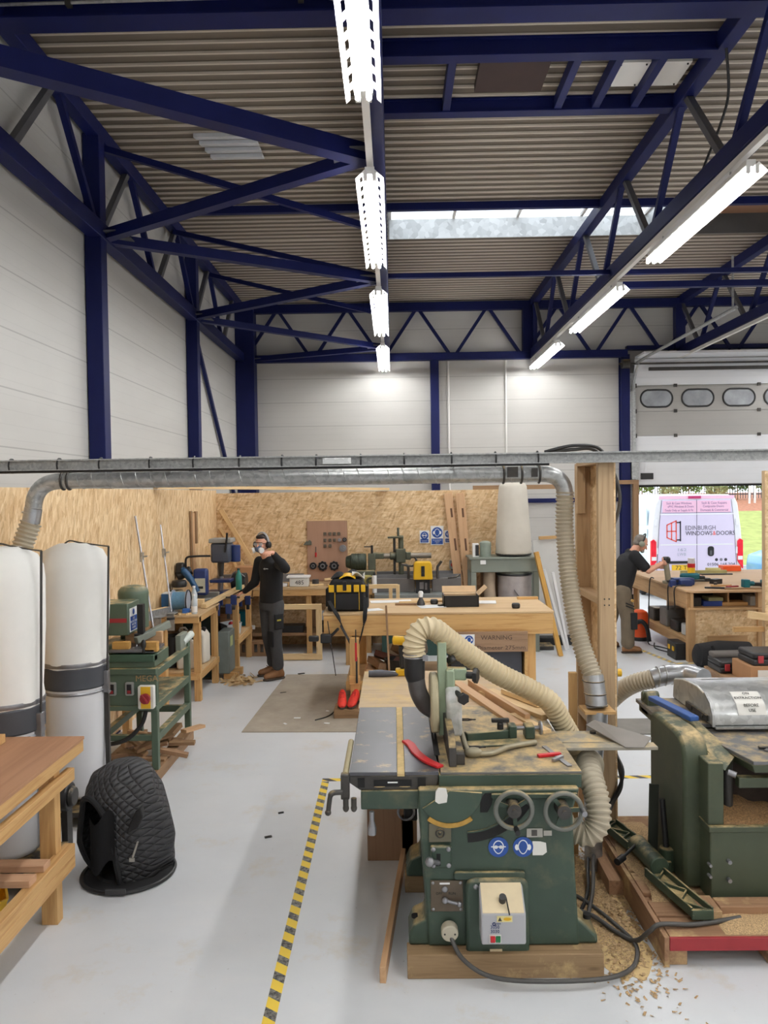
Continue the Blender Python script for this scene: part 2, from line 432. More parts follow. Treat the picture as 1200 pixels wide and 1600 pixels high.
# ribbed panel walls
def panelmat(name, c, per):
    t = NT(name); v = t.coord('Object'); sx = t.n('ShaderNodeSeparateXYZ'); t.l(v, sx.inputs[0])
    def line(p, w_, off=0.0):
        fr = t.math('FRACT', t.math('DIVIDE', t.math('ADD', sx.outputs[2], off), p))
        return t.math('LESS_THAN', fr, w_ / p)
    strong, weak = line(per, .012), line(per / 4, .006, .05)
    n = t.noise(t.coord('Object', (.6, .6, 2)), 1.2, 4)
    a = t.ramp(n, [(.3, sc3(c, .95)), (.7, sc3(c, 1.03))])
    a = t.mix(t.math('MULTIPLY', weak, .13), a, sc3(c, .5))
    a = t.mix(t.math('MULTIPLY', strong, .45), a, sc3(c, .35))
    t.col(a); t.bump(t.math('SUBTRACT', 1.0, t.math('MAXIMUM', strong, weak)), .25, .006)
    return t.done(.5)
WALLM = panelmat('white_wall_panels', srgb(197, 195, 191), .46)
st(MB().bx(XL - .15, XL, YF, YB + .15, 0, ZR + .1), 'wall_left', WALLM, 'white horizontally ribbed wall panels on the left side', 'wall')
DX0, DX1, DZ = 4.58, 9.6, 4.34             # door opening
mb = MB().bx(XL, DX0, YB, YB + .15, 0, ZR + .1).bx(DX0, DX1, YB, YB + .15, DZ, ZR + .1).bx(DX1, XRW, YB, YB + .15, 0, ZR + .1)
st(mb, 'wall_back', WALLM, 'white ribbed end wall with the goods door opening', 'wall', base=(0, YB, 0))
st(MB().bx(XRW, XRW + .15, YF, YB + .15, 0, ZR + .1), 'wall_right', WALLM, 'white ribbed wall far off on the right', 'wall')
st(MB().bx(XL, XRW, YF - .15, YF, 0, ZR + .1), 'wall_front', WALLM, 'white ribbed wall behind the viewpoint', 'wall')
# corrugated roof deck, ribs running across
t = NT('ribbed_deck'); v = t.coord(); sx = t.n('ShaderNodeSeparateXYZ'); t.l(v, sx.inputs[0])     # deck colour splits by height: cream ribs, darker pans
pan = t.mix(t.noise(v, 1.5, 4), srgb(100, 91, 80), srgb(112, 102, 91))
t.col(t.mix(t.math('GREATER_THAN', sx.outputs[2], .005), srgb(186, 176, 162), pan)); DECK = t.done(.45)
SKX0, SKX1, SKY0, SKY1 = -.03, 3.72, 9.97, 11.25
SKB0, SKB1 = 3.95, 7.6
def deck(mb, x0, x1, y0, y1):
    vs, fs, gc = [], [], []; y = y0; P = .155
    prof = [(0, 0), (.008, .026), (.03, .026), (.038, 0), (.155, 0)]
    ys = []
    while y < y1 - 1e-6:
        for dy, dz in prof[:-1]:
            if y + dy < y1: ys.append((y + dy, ZR - dz + .015))
        y += P
    ys.append((y1, ZR + .015))
    for yy, zz in ys: vs += [V((x0, yy, zz)), V((x1, yy, zz))]
    for i in range(len(ys) - 1): fs.append((2 * i, 2 * i + 1, 2 * i + 3, 2 * i + 2))
    n = len(vs); vs += [V((x0, y0, ZR + .12)), V((x1, y0, ZR + .12)), V((x0, y1, ZR + .12)), V((x1, y1, ZR + .12))]
    fs.append((n, n + 1, n + 3, n + 2)); mb.add(vs, fs)
mb = MB(); deck(mb, XL, XRW, YF, SKY0); deck(mb, XL, SKX0, SKY0, SKY1); deck(mb, SKX1, SKB0, SKY0, SKY1); deck(mb, SKB1, XRW, SKY0, SKY1); deck(mb, XL, XRW, SKY1, YB + .15)
st(mb, 'ceiling', DECK, 'warm grey corrugated metal roof deck', 'ceiling', base=(0, 0, ZR), ang=20)
# roof light: a galvanised upstand with glazing bars
def upstand(x0, x1, y0, y1, h, th=.02):
    return MB().bx(x0, x1, y1 - th, y1, ZR - .02, ZR + h).bx(x0, x1, y0, y0 + th, ZR - .02, ZR + h).bx(x0, x0 + th, y0, y1, ZR - .02, ZR + h).bx(x1 - th, x1, y0, y1, ZR - .02, ZR + h)
sk = thing('window_1', 'long white glazed roof light in the corrugated ceiling', 'roof light', ((SKX0 + SKX1) / 2, SKY0, ZR), kind='structure')
upstand(SKX0, SKX1, SKY0, SKY1, .26).build('upstand', galv('upstand_metal', .7, .5, 14), sk)
mb = MB()
for k in range(5): x = SKX0 + .03 + k * (SKX1 - SKX0 - .06) / 4; mb.bx(x - .02, x + .02, SKY0, SKY1, ZR + .26, ZR + .3)
mb.build('glazing_bar', WHITE, sk)
t = NT('opal_glazing'); t.col((.95, .97, 1)); t.b.inputs['Transmission Weight'].default_value = 1; t.b.inputs['Alpha'].default_value = .35
MB().bx(SKX0, SKX1, SKY0, SKY1, ZR + .3, ZR + .315).build('pane', t.done(.3), sk)
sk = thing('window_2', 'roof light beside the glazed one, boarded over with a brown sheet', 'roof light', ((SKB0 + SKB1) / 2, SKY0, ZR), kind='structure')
upstand(SKB0, SKB1, SKY0, SKY1, .26).build('upstand', plain('unlit_upstand', srgb(92, 92, 92), .6, .3, .08, 3), sk)  # darker than the glazed upstand; its lack of light is painted in
MB().bx(SKB0, SKB1, SKY0, SKY1, ZR + .26, ZR + .3).build('board', plain('brown_board', srgb(140, 104, 80), .7, 0, .1, 3), sk)

# ---------------------------------------------------------------- blue steel frame
FR = {}
def column(label, x0, x1, y0, y1, z1, web=True):
    r = thing('steel_column', label, 'column', ((x0 + x1) / 2, (y0 + y1) / 2, 0), **FR)
    if web:
        MB().bx(x0, x1, y0, y0 + .014, 0, z1).bx(x0, x1, y1 - .014, y1, 0, z1).build('flange', BLUE, r, each=True)
        MB().bx((x0 + x1) / 2 - .06, (x0 + x1) / 2 + .06, y0 + .014, y1 - .014, 0, z1).build('web', BLUE, r)
    else:
        MB().bx(x0, x1, y0, y1, 0, z1).build('shaft', BLUE, r, .006)
    MB().bx(x0 - .02, x1 + .02, y0 - .02, y1 + .02, 0, .014).build('base_plate', BLUE, r)
column('navy column on left wall, nearest of the two slim ones', XL + .01, XL + .17, 7.5, 7.66, 5.9, False)
column('second slim navy column along the left wall', XL + .01, XL + .17, 11.15, 11.31, 5.9, False)
column('thick navy corner column where left and end walls meet', XL + .01, XL + .36, YB - .36, YB - .02, 5.9, False)
column('slim navy column in the middle of the end wall', .74, .9, YB - .17, YB - .01, 4.95, False)
column('navy door post left of the goods door', 4.38, 4.54, YB - .2, YB - .01, 4.95)
def truss(label, x, y0, y1, nodes_b, zt=5.93, zb=4.98, posts=(), c2=True):
    r = thing('roof_truss', label, 'truss', (x, y0, zb - .08), **FR)
    MB().bx(x - .06, x + .06, y0, y1, zt - .06, zt + .09).build('top_chord', BLUE, r, .006)
    MB().bx(x - .07, x + .07, y0, y1, zb - .08, zb + .08).build('bottom_chord', BLUE, r, .006)
    for i, b in enumerate(nodes_b):
        for s_, m in ((-1, BLUE), (1, BLUE2 if c2 else BLUE)):
            tp = b + s_ * .93
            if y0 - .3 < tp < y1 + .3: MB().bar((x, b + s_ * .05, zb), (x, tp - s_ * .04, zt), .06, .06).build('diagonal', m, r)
    for p in posts: MB().bar((x, p, zb), (x, p, zt), .08, .08).build('post', BLUE, r)
truss('navy lattice truss along the top of the left wall', XL + .11, YF, YB - .05, [y for y in (.2, 2.05, 3.9, 5.76, 7.6, 9.45, 11.25, 13.1)], posts=(7.58, 11.23))
truss('navy lattice truss directly above the middle row of lights', -.1, YF, YB - .05, [.35 + 1.87 * k for k in range(-2, 8)])
truss('navy lattice truss above the right row of lights', 2.72, YF, YB - .05, [.64 + 1.87 * k for k in range(-2, 8)], zt=5.96, zb=5.0, posts=(14.7,))
truss('navy lattice truss over the goods door on the far right', 5.55, YF, YB - .05, [.9 + 1.87 * k for k in range(-2, 8)], zt=5.96, zb=5.0)
r = thing('lattice_truss', 'navy zigzag truss across the top of the end wall', 'truss', (4, YB - .15, 4.88), **FR)
MB().bx(XL + .1, XRW, YB - .22, YB - .1, 5.84, 6.0).build('top_chord', BLUE, r, .006)
MB().bx(XL + .1, 4.5, YB - .22, YB - .08, 4.9, 5.04).build('bottom_chord', BLUE, r, .006)
MB().bx(4.5, XRW, YB - .16, YB - .04, 5.04, 5.12).build('bottom_chord', BLUE, r, .006)
k = 0; x = -2.19
while x < 9:
    for s_ in (-1, 1): MB().bar((x + s_ * .04, YB - .15, 5.86), (x + s_ * .6, YB - .15, 5.03), .05, .06).build('diagonal', BLUE, r)
    x += 1.345
for x in (2.6, 5.5): MB().bx(x - .09, x + .09, YB - .23, YB - .07, 5.03, 5.86).build('post', BLUE, r)
# plan bracing between left wall and middle truss
def brace(label, p, q, wd, h, m=BLUE):
    r = thing('brace', label, 'steel brace', p, **FR)
    MB().bar(p, q, wd, h).build('bar', m, r)
    d = (V(q) - V(p)).normalized()
    for e, s_ in ((p, 1), (q, -1)):
        MB().box(V(e) + d * .12 * s_, (.26, .2, .012)).build('gusset_plate', BLUE2, r)
    return r
ZT = 4.97
brace('heavy navy brace rising from the near left wall to the middle truss', (-2.85, 4.25, ZT), (-.16, 6.0, ZT), .13, .13)
brace('navy brace from the nearest left column towards the viewer end of the middle truss', (-2.84, 7.7, ZT), (-.2, 6.02, ZT), .1, .1)
brace('navy brace from the nearest left column back to the middle truss', (-2.84, 7.8, ZT), (-.19, 9.4, ZT), .1, .1)
brace('navy brace from the second left column forward to the middle truss', (-2.86, 11.2, ZT), (-.19, 9.44, ZT), .1, .1)
brace('navy brace from the second left column back to the middle truss', (-2.86, 11.35, ZT), (-.19, 13.75, ZT), .09, .09)
brace('navy brace from the corner column to the last light of the middle row', (-2.74, 14.85, ZT), (-.19, 13.85, ZT), .09, .09)
for lab, p, q in (('thin navy rod under the deck crossing above the nearest long brace', (-2.85, 7.75, 5.85), (-.2, 7.75, 5.02)),
                  ('thin navy rod under the deck, second from the front', (-2.85, 10.2, 5.85), (-.2, 9.45, 5.02)),
                  ('thin navy rod under the deck, farthest towards the end wall', (-2.85, 12.2, 5.85), (-.2, 11.4, 5.02))):
    r = thing('tie_rod', lab, 'steel rod', p, **FR); MB().bar(p, q, .06, .06).build('bar', BLUE, r)
r = thing('brace', 'slanting navy brace on the left wall beside the corner column', 'steel brace', (-2.93, 11.6, 2.0), **FR)
MB().bar((-2.93, 11.55, 4.75), (-2.93, 14.3, 2.2), .05, .07).build('bar', BLUE, r)
for lab, p, q, s_ in (('thin navy tie from the middle truss across to the far right', (-.1, 9.42, 5.0), (10.9, 9.42, 5.0), .055), ('second thin navy tie between the right trusses', (2.75, 10.1, 5.02), (10.9, 10.1, 5.02), .08)):
    r = thing('tie_bar', lab, 'steel tie', p, **FR); MB().bar(p, q, s_, s_).build('bar', BLUE, r)
def ibeam(label, x0, x1, y, z0, z1, wd=.12, name='roof_beam'):
    r = thing(name, label, 'beam', (x0, y, z0), **FR)
    MB().bx(x0, x1, y - wd / 2, y + wd / 2, z0, z0 + .015).bx(x0, x1, y - wd / 2, y + wd / 2, z1 - .015, z1).build('flange', BLUE, r, each=True)
    MB().bx(x0, x1, y - .035, y + .035, z0 + .015, z1 - .015).build('web', BLUE, r); return r
ibeam('deep navy beam across the roof at the top of the picture', XL + .1, XRW, 5.74, 5.86, 6.05, .2)
ibeam('navy beam behind the deep one, right of the middle lights', -.05, 2.68, 6.38, 5.9, 6.05)
ibeam('navy beam on the far side of the brown roof panel', -.05, 2.68, 7.35, 5.92, 6.05)
for x, lab in ((.54, 'left of the brown panel'), (1.58, 'right of the brown panel'), (1.93, 'left edge of the white roof panels'), (2.29, 'across the white roof panels')):
    r = thing('roof_beam', 'short navy joist ' + lab, 'beam', (x, 6.4, 5.93), **FR)
    MB().bx(x - .035, x + .035, 6.44, 7.29, 5.93, 6.04).build('joist', BLUE, r, .004)
ibeam('thin navy purlin along the near edge of the roof light', XL + .1, XRW, 9.9, 5.96, 6.05, .07)
# deck panels
c = plain('rooflight_patch', srgb(196, 198, 202), .5, 0, .06, 6)
mb = MB()
for k in range(4): mb.add([(-1.98 + .02 * k, 7.86 + .16 * k, 6.0), (-1.36, 7.86 + .16 * k, 6.0), (-1.36, 8.0 + .16 * k, 6.035), (-1.98 + .02 * k, 8.0 + .16 * k, 6.035), (-1.98 + .02 * k, 7.86 + .16 * k, 6.04), (-1.36, 7.86 + .16 * k, 6.04), (-1.36, 8.0 + .16 * k, 6.05), (-1.98 + .02 * k, 8.0 + .16 * k, 6.05)], [(0, 1, 2, 3), (7, 6, 5, 4), (0, 4, 5, 1), (1, 5, 6, 2), (2, 6, 7, 3), (3, 7, 4, 0)])
st(mb, 'trim_1', c, 'pale grey patch sheet in the left half of the deck', 'roof patch')
mb = MB().bx(.78, 1.38, 6.58, 7.06, 5.98, 6.05)
st(mb, 'trim_2', plain('rusty_brown_panel', srgb(48, 30, 26), .7, .1, .15, 4), 'rusty brown panel fixed under the deck', 'roof panel')
r = thing('trim_3', 'pair of white sheets screwed under the deck by the right truss', 'roof panel', (2.3, 6.9, 6.0), kind='structure')
for x0, x1 in ((1.97, 2.25), (2.33, 2.6)):
    MB().bx(x0, x1, 6.68, 7.07, 6.01, 6.04).build('sheet', WHITE, r)
    mb = MB()
    for x in (x0 + .03, x1 - .03):
        for y in (6.71, 7.04): mb.cyl((x, y, 6.0), (x, y, 6.012), .008, n=8)
    mb.build('screw', BLACK, r, each=True)
# end-wall rail and pipes
st(MB().bx(1.8, 4.38, YB - .07, YB, 2.14, 2.22), 'trim_4', BLUE, 'navy rail along the end wall at head height', 'wall rail')
st(MB().cyl((1.09, YB - .025, .0), (1.09, YB - .025, 4.9), .022), 'trim_5', WHITE, 'white vertical pipe right of the slim end-wall column', 'pipe')
st(MB().cyl((2.2, YB - .02, .0), (2.2, YB - .02, 4.9), .018), 'trim_6', WHITE, 'white vertical pipe halfway to the goods door', 'pipe')

# ---------------------------------------------------------------- sectional goods door, partly open
d = thing('door_1', 'partly raised sectional goods door with oval windows', 'door', (7.1, YB, 2.45), kind='structure')
DW = panelmat('door_white', srgb(232, 234, 238), .47); DG = panelmat('door_grey', srgb(172, 170, 166), .47)
secs = [2.45, 2.93, 3.4, 3.87, 4.36]
for i, (z0, m) in enumerate(zip(secs, (DW, DW, DG, DG))):
    pn = MB().bx(DX0 + .06, DX1 - .06, YB - .06, YB - .015, z0, secs[i + 1] - .0015).build('panel', m, d, .004)
    if i == 3:
        for k in range(7):
            xc_ = 5.09 + k * .79; zc_ = 4.115; ov = []
            for q in range(28):
                a = 2 * PI * q / 28; ca, sa = math.cos(a), math.sin(a)
                ov.append((.14 * (1 if ca > 0 else -1) * (abs(ca) > .001) + .165 * ca, .165 * sa))
            mb = MB(); pts = [V((xc_ + x, YB - .066, zc_ + z)) for x, z in ov]; mb.tube(pts, .018, 6, closed=True)
            mb.build('window_seal', BLACK, pn)
            m2 = MB(); m2.prism([(xc_ + x, zc_ + z) for x, z in ov], 'y', YB - .068, YB - .058)
            m2.build('window_pane', plain('milky_pane', srgb(150, 154, 160), .25, 0, .25, 4), pn)
MB().add([(DX0 + .06, YB - .06, 4.37), (DX1 - .06, YB - .06, 4.37), (DX1 - .06, YB - .2, 4.85), (DX0 + .06, YB - .2, 4.85), (DX0 + .06, YB - .03, 4.4), (DX1 - .06, YB - .03, 4.4), (DX1 - .06, YB - .17, 4.86), (DX0 + .06, YB - .17, 4.86)],
         [(0, 1, 2, 3), (7, 6, 5, 4), (0, 4, 5, 1), (1, 5, 6, 2), (2, 6, 7, 3), (3, 7, 4, 0)]).build('panel', DW, d)
MB().bx(DX0 + .06, DX1 - .06, YB - .75, YB - .2, 4.86, 4.9).build('panel', DW, d)
MB().bx(DX0 + .3, DX1 - .06, YB - .3, YB - .24, 4.62, 4.68).build('strut', DSTEEL, d)
MB().bx(DX0 + .06, DX1 - .06, YB - .065, YB - .01, 2.41, 2.45).build('bottom_seal', BLACKM, d)
for x in (DX0 + .03,):
    MB().tube(spline([(x, YB - .1, .02), (x, YB - .1, 3.9), (x, YB - .14, 4.3), (x, YB - .45, 4.68), (x, YB - .8, 4.76), (x, 10.4, 4.78)], 8), .028, 8).build('track', GALV2, d)
    MB().bx(x - .05, x + .06, YB - .12, YB - .01, .02, 4.6).build('track_angle', GALV, d)
mb = MB()
for x in (5.45, 7.05, 8.7):
    for z in secs[1:]: mb.bx(x - .03, x + .03, YB - .085, YB - .055, z - .03, z + .03)
for z in secs: mb.bx(DX0 + .05, DX0 + .12, YB - .1, YB - .05, z - .04, z + .04)
mb.build('hinge', DSTEEL, d, each=True)
MB().cyl((4.3, YB - .3, 4.75), (9.8, YB - .3, 4.75), .02).build('spring_shaft', DSTEEL, d)
MB().cyl((4.36, YB - .3, 4.75), (4.5, YB - .3, 4.75), .09).build('cable_drum', DSTEEL, d)
MB().bx(4.78, 5.02, YB - .075, YB - .055, 2.56, 2.68).build('handle_plate', BLACK, d, .004)
MB().bx(7.9, 7.98, YB - .1, YB - .055, 2.9, 3.06).build('latch', BLACK, d, .004)
MB().bx(4.56, 4.7, YB - .22, YB - .08, 2.56, 3.0).build('edge_cover', GALV, d, .004)
MB().bar((DX0 + .03, 10.5, 4.8), (DX0 + .03, 10.5, 5.5), .02, .03).build('hanger', GALV, d)
# timber trim round the door
r = thing('trim_7', 'rough pine frame timber left of the goods door', 'timber post', (4.62, YB - .3, 0), kind='structure')
MB().bx(4.56, 4.66, YB - .32, YB - .24, 0, 2.47).build('upright', PINE3, r)
MB().bx(4.2, 4.66, YB - .32, YB - .24, 2.47, 2.55).build('head', PINE3, r)

# ---------------------------------------------------------------- OSB partition
XO, YO = -2.8, 12.1
r = st(MB().bx(XO - .02, XO, 3.6, YO + .02, .0, 2.45), 'wall_partition_left', OSB_L, 'oriented strand board lining along the left side', 'board wall', base=(XO, 8, 0))
r = st(MB().bx(XO, 1.72, YO, YO + .02, .0, 2.4), 'wall_partition_back', OSB_B, 'oriented strand board partition behind the benches', 'board wall', base=(0, YO, 0))
st(MB().bar((-2.78, 8.95, 2.475), (-.1, 12.12, 2.43), .09, .04), 'trim_8', PINE2, 'long pale batten laid across the corner of the board walls', 'batten')
st(MB().bar((1.25, YO + .04, 2.43), (2.7, YO + .04, 2.43), .04, .07), 'trim_9', PINE3, 'short timber rail on top of the board partition by the white bag', 'batten')

# ================================================================ LIGHTS
TUBE = emit('lit_tube', (1.0, 1.0, .99), TUBE_STRENGTH)
REFL = plain('white_reflector', srgb(240, 240, 238), .4, 0, .02, 4)
def fixture(x, y0, y1, label, group):
    r = thing('strip_light', label, 'strip light', (x, (y0 + y1) / 2, 4.7), group=group)
    MB().bx(x - .035, x + .035, y0 + .05, y1 - .05, 4.745, 4.8).build('spine', REFL, r)
    for s_ in (-1, 1):
        mb = MB()                                               # slotted reflector wing
        n = 14; L = (y1 - y0) / n; xi, xm, xn, xo = [x + s_ * q for q in (.035, .056, .078, .105)]
        def zz(q): return 4.76 - (abs(q - x) - .035) * .95
        def quad(xa, xb, ya, yb):
            mb.add([(xa, ya, zz(xa)), (xb, ya, zz(xb)), (xb, yb, zz(xb)), (xa, yb, zz(xa)), (xa, ya, zz(xa) + .003), (xb, ya, zz(xb) + .003), (xb, yb, zz(xb) + .003), (xa, yb, zz(xa) + .003)],
                   [(0, 1, 2, 3), (7, 6, 5, 4), (0, 4, 5, 1), (1, 5, 6, 2), (2, 6, 7, 3), (3, 7, 4, 0)])
        quad(xi, xm, y0, y1); quad(xn, xo, y0, y1)
        for k in range(n): quad(xm, xn, y0 + k * L, y0 + (k + .4) * L)
        mb.build('reflector', REFL, r)
        xt = x + s_ * .033
        tb = MB().cyl((xt, y0 + .04, 4.705), (xt, y1 - .04, 4.705), .016, n=10).build('tube', TUBE, r)
        mb = MB()
        for ye in (y0 + .02, y1 - .05): mb.bx(xt - .014, xt + .014, ye, ye + .03, 4.69, 4.75)
        mb.build('tube_holder', REFL, r, each=True)
    mb = MB()
    for y in (y0 + .4, y1 - .4): mb.cyl((x, y, 4.8), (x, y, 4.9), .008, n=6)
    mb.build('hanger', GALV, r, each=True)
    return r
ROW = [(2.35, 4.65), (5.74, 8.05), (9.05, 11.5), (12.45, 14.8), (-1.0, 1.3), (-4.4, -2.1)]
pl = ['nearest strip light of the middle row, at the top edge', 'second strip light back in the middle row', 'third strip light back in the middle row', 'farthest small strip light of the middle row']
for (a, b), lab in zip(ROW[:4], pl): fixture(-.145, a, b, lab, 'strip lights in the middle row')
for (a, b), lab in zip(ROW[1:4], ['nearest and largest strip light of the right row', 'second strip light back in the right row', 'farthest strip light of the right row']): fixture(2.68, a, b, lab, 'strip lights in the right row')
fixture(2.68, 2.35, 4.65, 'strip light of the rows behind the viewpoint', 'strip lights behind the viewpoint')
for x in (-.145, 2.68):
    for a, b in ROW[4:]: fixture(x, a, b, 'strip light of the rows behind the viewpoint', 'strip lights behind the viewpoint')
for x in (5.5, 8.3):
    for a, b in ROW[:2] + ROW[4:]: fixture(x, a, b, 'strip light of the rows off to the right', 'strip lights off to the right')
fixture(8.3, *ROW[2], 'strip light of the rows off to the right', 'strip lights off to the right')
fixture(8.3, *ROW[3], 'strip light of the rows off to the right', 'strip lights off to the right')
for x, lab in ((-.145, 'white trunking linking the middle row of lights'), (2.68, 'white trunking linking the right row of lights'), (5.5, 'white trunking along the truss over the goods door')):
    MB().bx(x - .025, x + .025, -4.4, 14.85, 4.85, 4.9).build('lighting_trunking', WHITE, None, label=lab, cat='trunking')
# conduit clipped to the deep roof beam and cable on the right truss
r = thing('conduit', 'grey conduit along the deep beam at the top of the picture', 'conduit', (-1.5, 5.6, 5.95))
MB().tube(spline([(-2.8, 5.62, 5.94), (-.6, 5.62, 5.955), (-.4, 5.62, 5.93), (-.05, 5.62, 5.93)], 6), .012, 8).build('pipe', GALV, r)
mb = MB()
for x in (-2.3, -.62): mb.bx(x - .02, x + .02, 5.6, 5.65, 5.92, 5.975)
mb.build('clip', DSTEEL, r, each=True)
MB().tube(spline([(2.72, 6.3, 5.9), (2.78, 6.4, 5.6), (2.76, 6.5, 5.4), (2.74, 6.75, 5.2), (2.74, 6.9, 5.1)], 8), .012, 8).build('power_cable', BLACK, None, label='black cable hanging off the right roof truss near its top', cat='cable')

# ================================================================ OVERHEAD RAIL AND DUCTS
r = thing('cable_rail', 'long galvanised channel rail spanning the workshop above head height', 'rail', (0, 5.0, 2.545))
MB().bx(XO, 4.3, 4.97, 5.01, 2.545, 2.615).bx(XO, 4.3, 4.93, 4.97, 2.607, 2.615).bx(XO, 4.3, 4.93, 4.97, 2.545, 2.553).build('channel', GALV2, r)
MB().tube([(XO, 4.955, 2.538), (1.0, 4.955, 2.54)], .009, 8).build('cable', BLACK, r)
for px in (20, 95, 160, 238, 306, 377, 443, 496, 565, 632, 705, 773, 838):
    x = (px - 615) * 5.0 / FPX
    MB().tor((x, 4.97, 2.578), .045, .006, 'x', 14, 6).build('cable_tie', BLACK, r)
MB().bx(-.45, -.27, 4.925, 4.935, 2.56, 2.6).build('joint_plate', galv('joint_plate', .75, .5), r)
# spiral duct with elbows and hoses
def spiral(mb, a, b, R_, pitch=.1):
    a, b = V(a), V(b); d = (b - a); n = int(d.length / pitch * 14); u = V((0, 0, 1)); w_ = d.normalized().cross(u); pts = []
    for i in range(n + 1):
        t = 2 * PI * i / 14; pts.append(a + d * i / n + (u * math.cos(t) + w_ * math.sin(t)) * R_)
    return mb.tube(pts, .0035, 5)
r = thing('extraction_duct', 'galvanised spiral extraction duct crossing the room with an elbow at each end', 'duct', (0, 5.2, 2.43))
YD = 5.2; ZD = 2.482
MB().cyl((-2.25, YD, ZD), (1.0, YD, ZD), .054, n=24).build('pipe', GALV, r)
spiral(MB(), (-2.25, YD, ZD), (1.0, YD, ZD), .054).build('spiral_seam', GALV, r)
def elbow(p, c, q, R_, n=10):
    p, c, q = V(p), V(c), V(q); return [(p * (1 - t) ** 2 + c * 2 * t * (1 - t) + q * t * t) for t in [i / n for i in range(n + 1)]]
MB().tube(elbow((1.0, YD, ZD), (1.155, YD, ZD), (1.155, YD, 2.33), .054), .055, 20).build('elbow', GALV, r)
MB().tube(elbow((-2.25, YD, ZD), (-2.44, YD, ZD), (-2.45, YD, 2.3), .054), .055, 20).build('elbow', GALV, r)
MB().cyl((-2.45, YD, 2.3), (-2.47, YD, 2.2), .058, n=20).cyl((-2.463, YD, 2.27), (-2.465, YD, 2.26), .062, n=20).build('sleeve', SILVER, r)
mb = MB()
for x in (-2.24, -2.2, .74, .86, .98): mb.tor((x, YD, ZD), .058, .008, 'x', 20, 6)
mb.bx(.76, .83, YD - .07, YD - .05, ZD - .02, ZD + .05).bx(.92, .96, YD - .07, YD - .05, ZD - .02, ZD + .04)
mb.build('clamp', DSTEEL, r, each=True)
mb = MB()
for x in (-1.5, .4): mb.cyl((x, YD - .03, ZD + .05), (x, 5.0, 2.56), .006, n=6)
mb.build('hanger', GALV, r, each=True)
h = MB().hose([(-2.47, YD, 2.2), (-2.52, 5.18, 2.05), (-2.56, 5.15, 1.9), (-2.56, 5.15, 1.7)], .072, .03, .009, 18).build('flexible_hose', HOSEG, None, label='ribbed flexible hose dropping from the left duct elbow behind the filter bags', cat='hose')
h = MB().hose([(1.155, YD, 2.36), (1.15, 5.2, 2.1), (1.165, 5.13, 1.75), (1.2, 5.0, 1.4), (1.255, 4.87, 1.17)], .063, .026, .008, 18).build('flexible_hose', HOSEG, None, label='long ribbed hose hanging from the right duct elbow beside the timber post', cat='hose')
r = thing('blast_gate', 'galvanised duct gate with wooden slide at the foot of the hanging hose', 'duct gate', (1.26, 4.83, .9))
MB().tube([(1.25, 4.88, 1.19), (1.262, 4.83, 1.0)], .066, 20).build('collar', SILVER, r)
mb = MB()
for t in (.15, .55, .9): c = V((1.25, 4.88, 1.19)).lerp(V((1.262, 4.83, 1.0)), t); mb.tor(c, .067, .005, 'z', 20, 6)
mb.build('clamp', DSTEEL, r, each=True)
MB().bx(1.17, 1.36, 4.76, 4.92, .975, .992).build('slide', PINE, r)
MB().tube(spline([(1.262, 4.82, .975), (1.25, 4.8, .85), (1.22, 4.78, .72), (1.22, 4.78, .5)], 6), .064, 20).build('taped_pipe', SILVER, r)
MB().cyl((1.22, 4.78, 0), (1.22, 4.78, .5), .055).build('standpipe', GALV, r)
# timber stud partition end that carries the rail
r = thing('stud_post', 'tall timber stud frame with board infill holding up the rail', 'timber post', (1.355, 5.3, 0))
PT = wood('post_timber', srgb(196, 168, 132), srgb(158, 128, 94))
MB().bx(1.325, 1.425, 5.0, 5.05, 0, 2.585).build('stud', PT, r, .003)
MB().bx(1.325, 1.425, 5.6, 5.65, 0, 2.56).build('stud', PT, r, .003)
MB().bx(1.325, 1.425, 5.05, 5.6, 2.54, 2.585).build('top_rail', PT, r, .003)
MB().bx(1.325, 1.425, 5.05, 5.6, .0, .045).build('bottom_rail', PT, r, .003)
for z in (1.62, .75): MB().bx(1.325, 1.425, 5.05, 5.6, z, z + .045).build('noggin', PT, r, .003)
MB().bx(1.325, 1.385, 5.57, 5.6, 2.2, 2.54).build('cleat', PT, r, .003)
MB().bx(1.425, 1.437, 5.0, 5.65, .0, 2.56).build('board_infill', OSB_S, r)
mb = MB()
for z in (2.55, 1.66, 1.62, .76):
    for x in (1.36, 1.39): mb.cyl((x, 4.997, z), (x, 5.002, z), .005, n=8)
mb.build('screw', BLACK, r, each=True)
r = thing('cable_coil', 'thick grey and black cables looping over the timber post', 'cable', (1.42, 5.1, 1.5))
MB().tube(spline([(1.05, 5.12, 2.625), (1.2, 5.12, 2.64), (1.34, 5.15, 2.635), (1.46, 5.15, 2.5), (1.5, 5.12, 2.3), (1.47, 5.2, 2.1), (1.46, 5.4, 1.9), (1.46, 5.4, 1.0), (1.46, 5.1, .6), (1.45, 4.96, .46), (1.38, 4.95, .32), (1.23, 4.78, .13), (1.13, 4.45, .03), (1.0, 4.1, .015), (.98, 3.98, .03)], 10), .012, 10).build('grey_cable', RUBBER, r)
MB().tube(spline([(1.0, 5.1, 2.625), (1.2, 5.1, 2.665), (1.38, 5.12, 2.63), (1.47, 5.12, 2.4), (1.47, 5.25, 2.15), (1.455, 5.45, 1.95), (1.455, 5.45, 1.0), (1.455, 5.15, .65), (1.46, 4.96, .52), (1.36, 4.96, .3), (1.2, 4.8, .1), (1.1, 4.45, .02), (.98, 4.2, .015)], 10), .011, 10).build('black_cable', BLACK, r)
r = thing('timber_offcut', 'short pine block leaning by the duct gate', 'offcut', (1.1, 4.95, 0))
MB().bx(1.12, 1.17, 4.96, 5.0, 0, 1.19).build('block', PINE, r, .002)
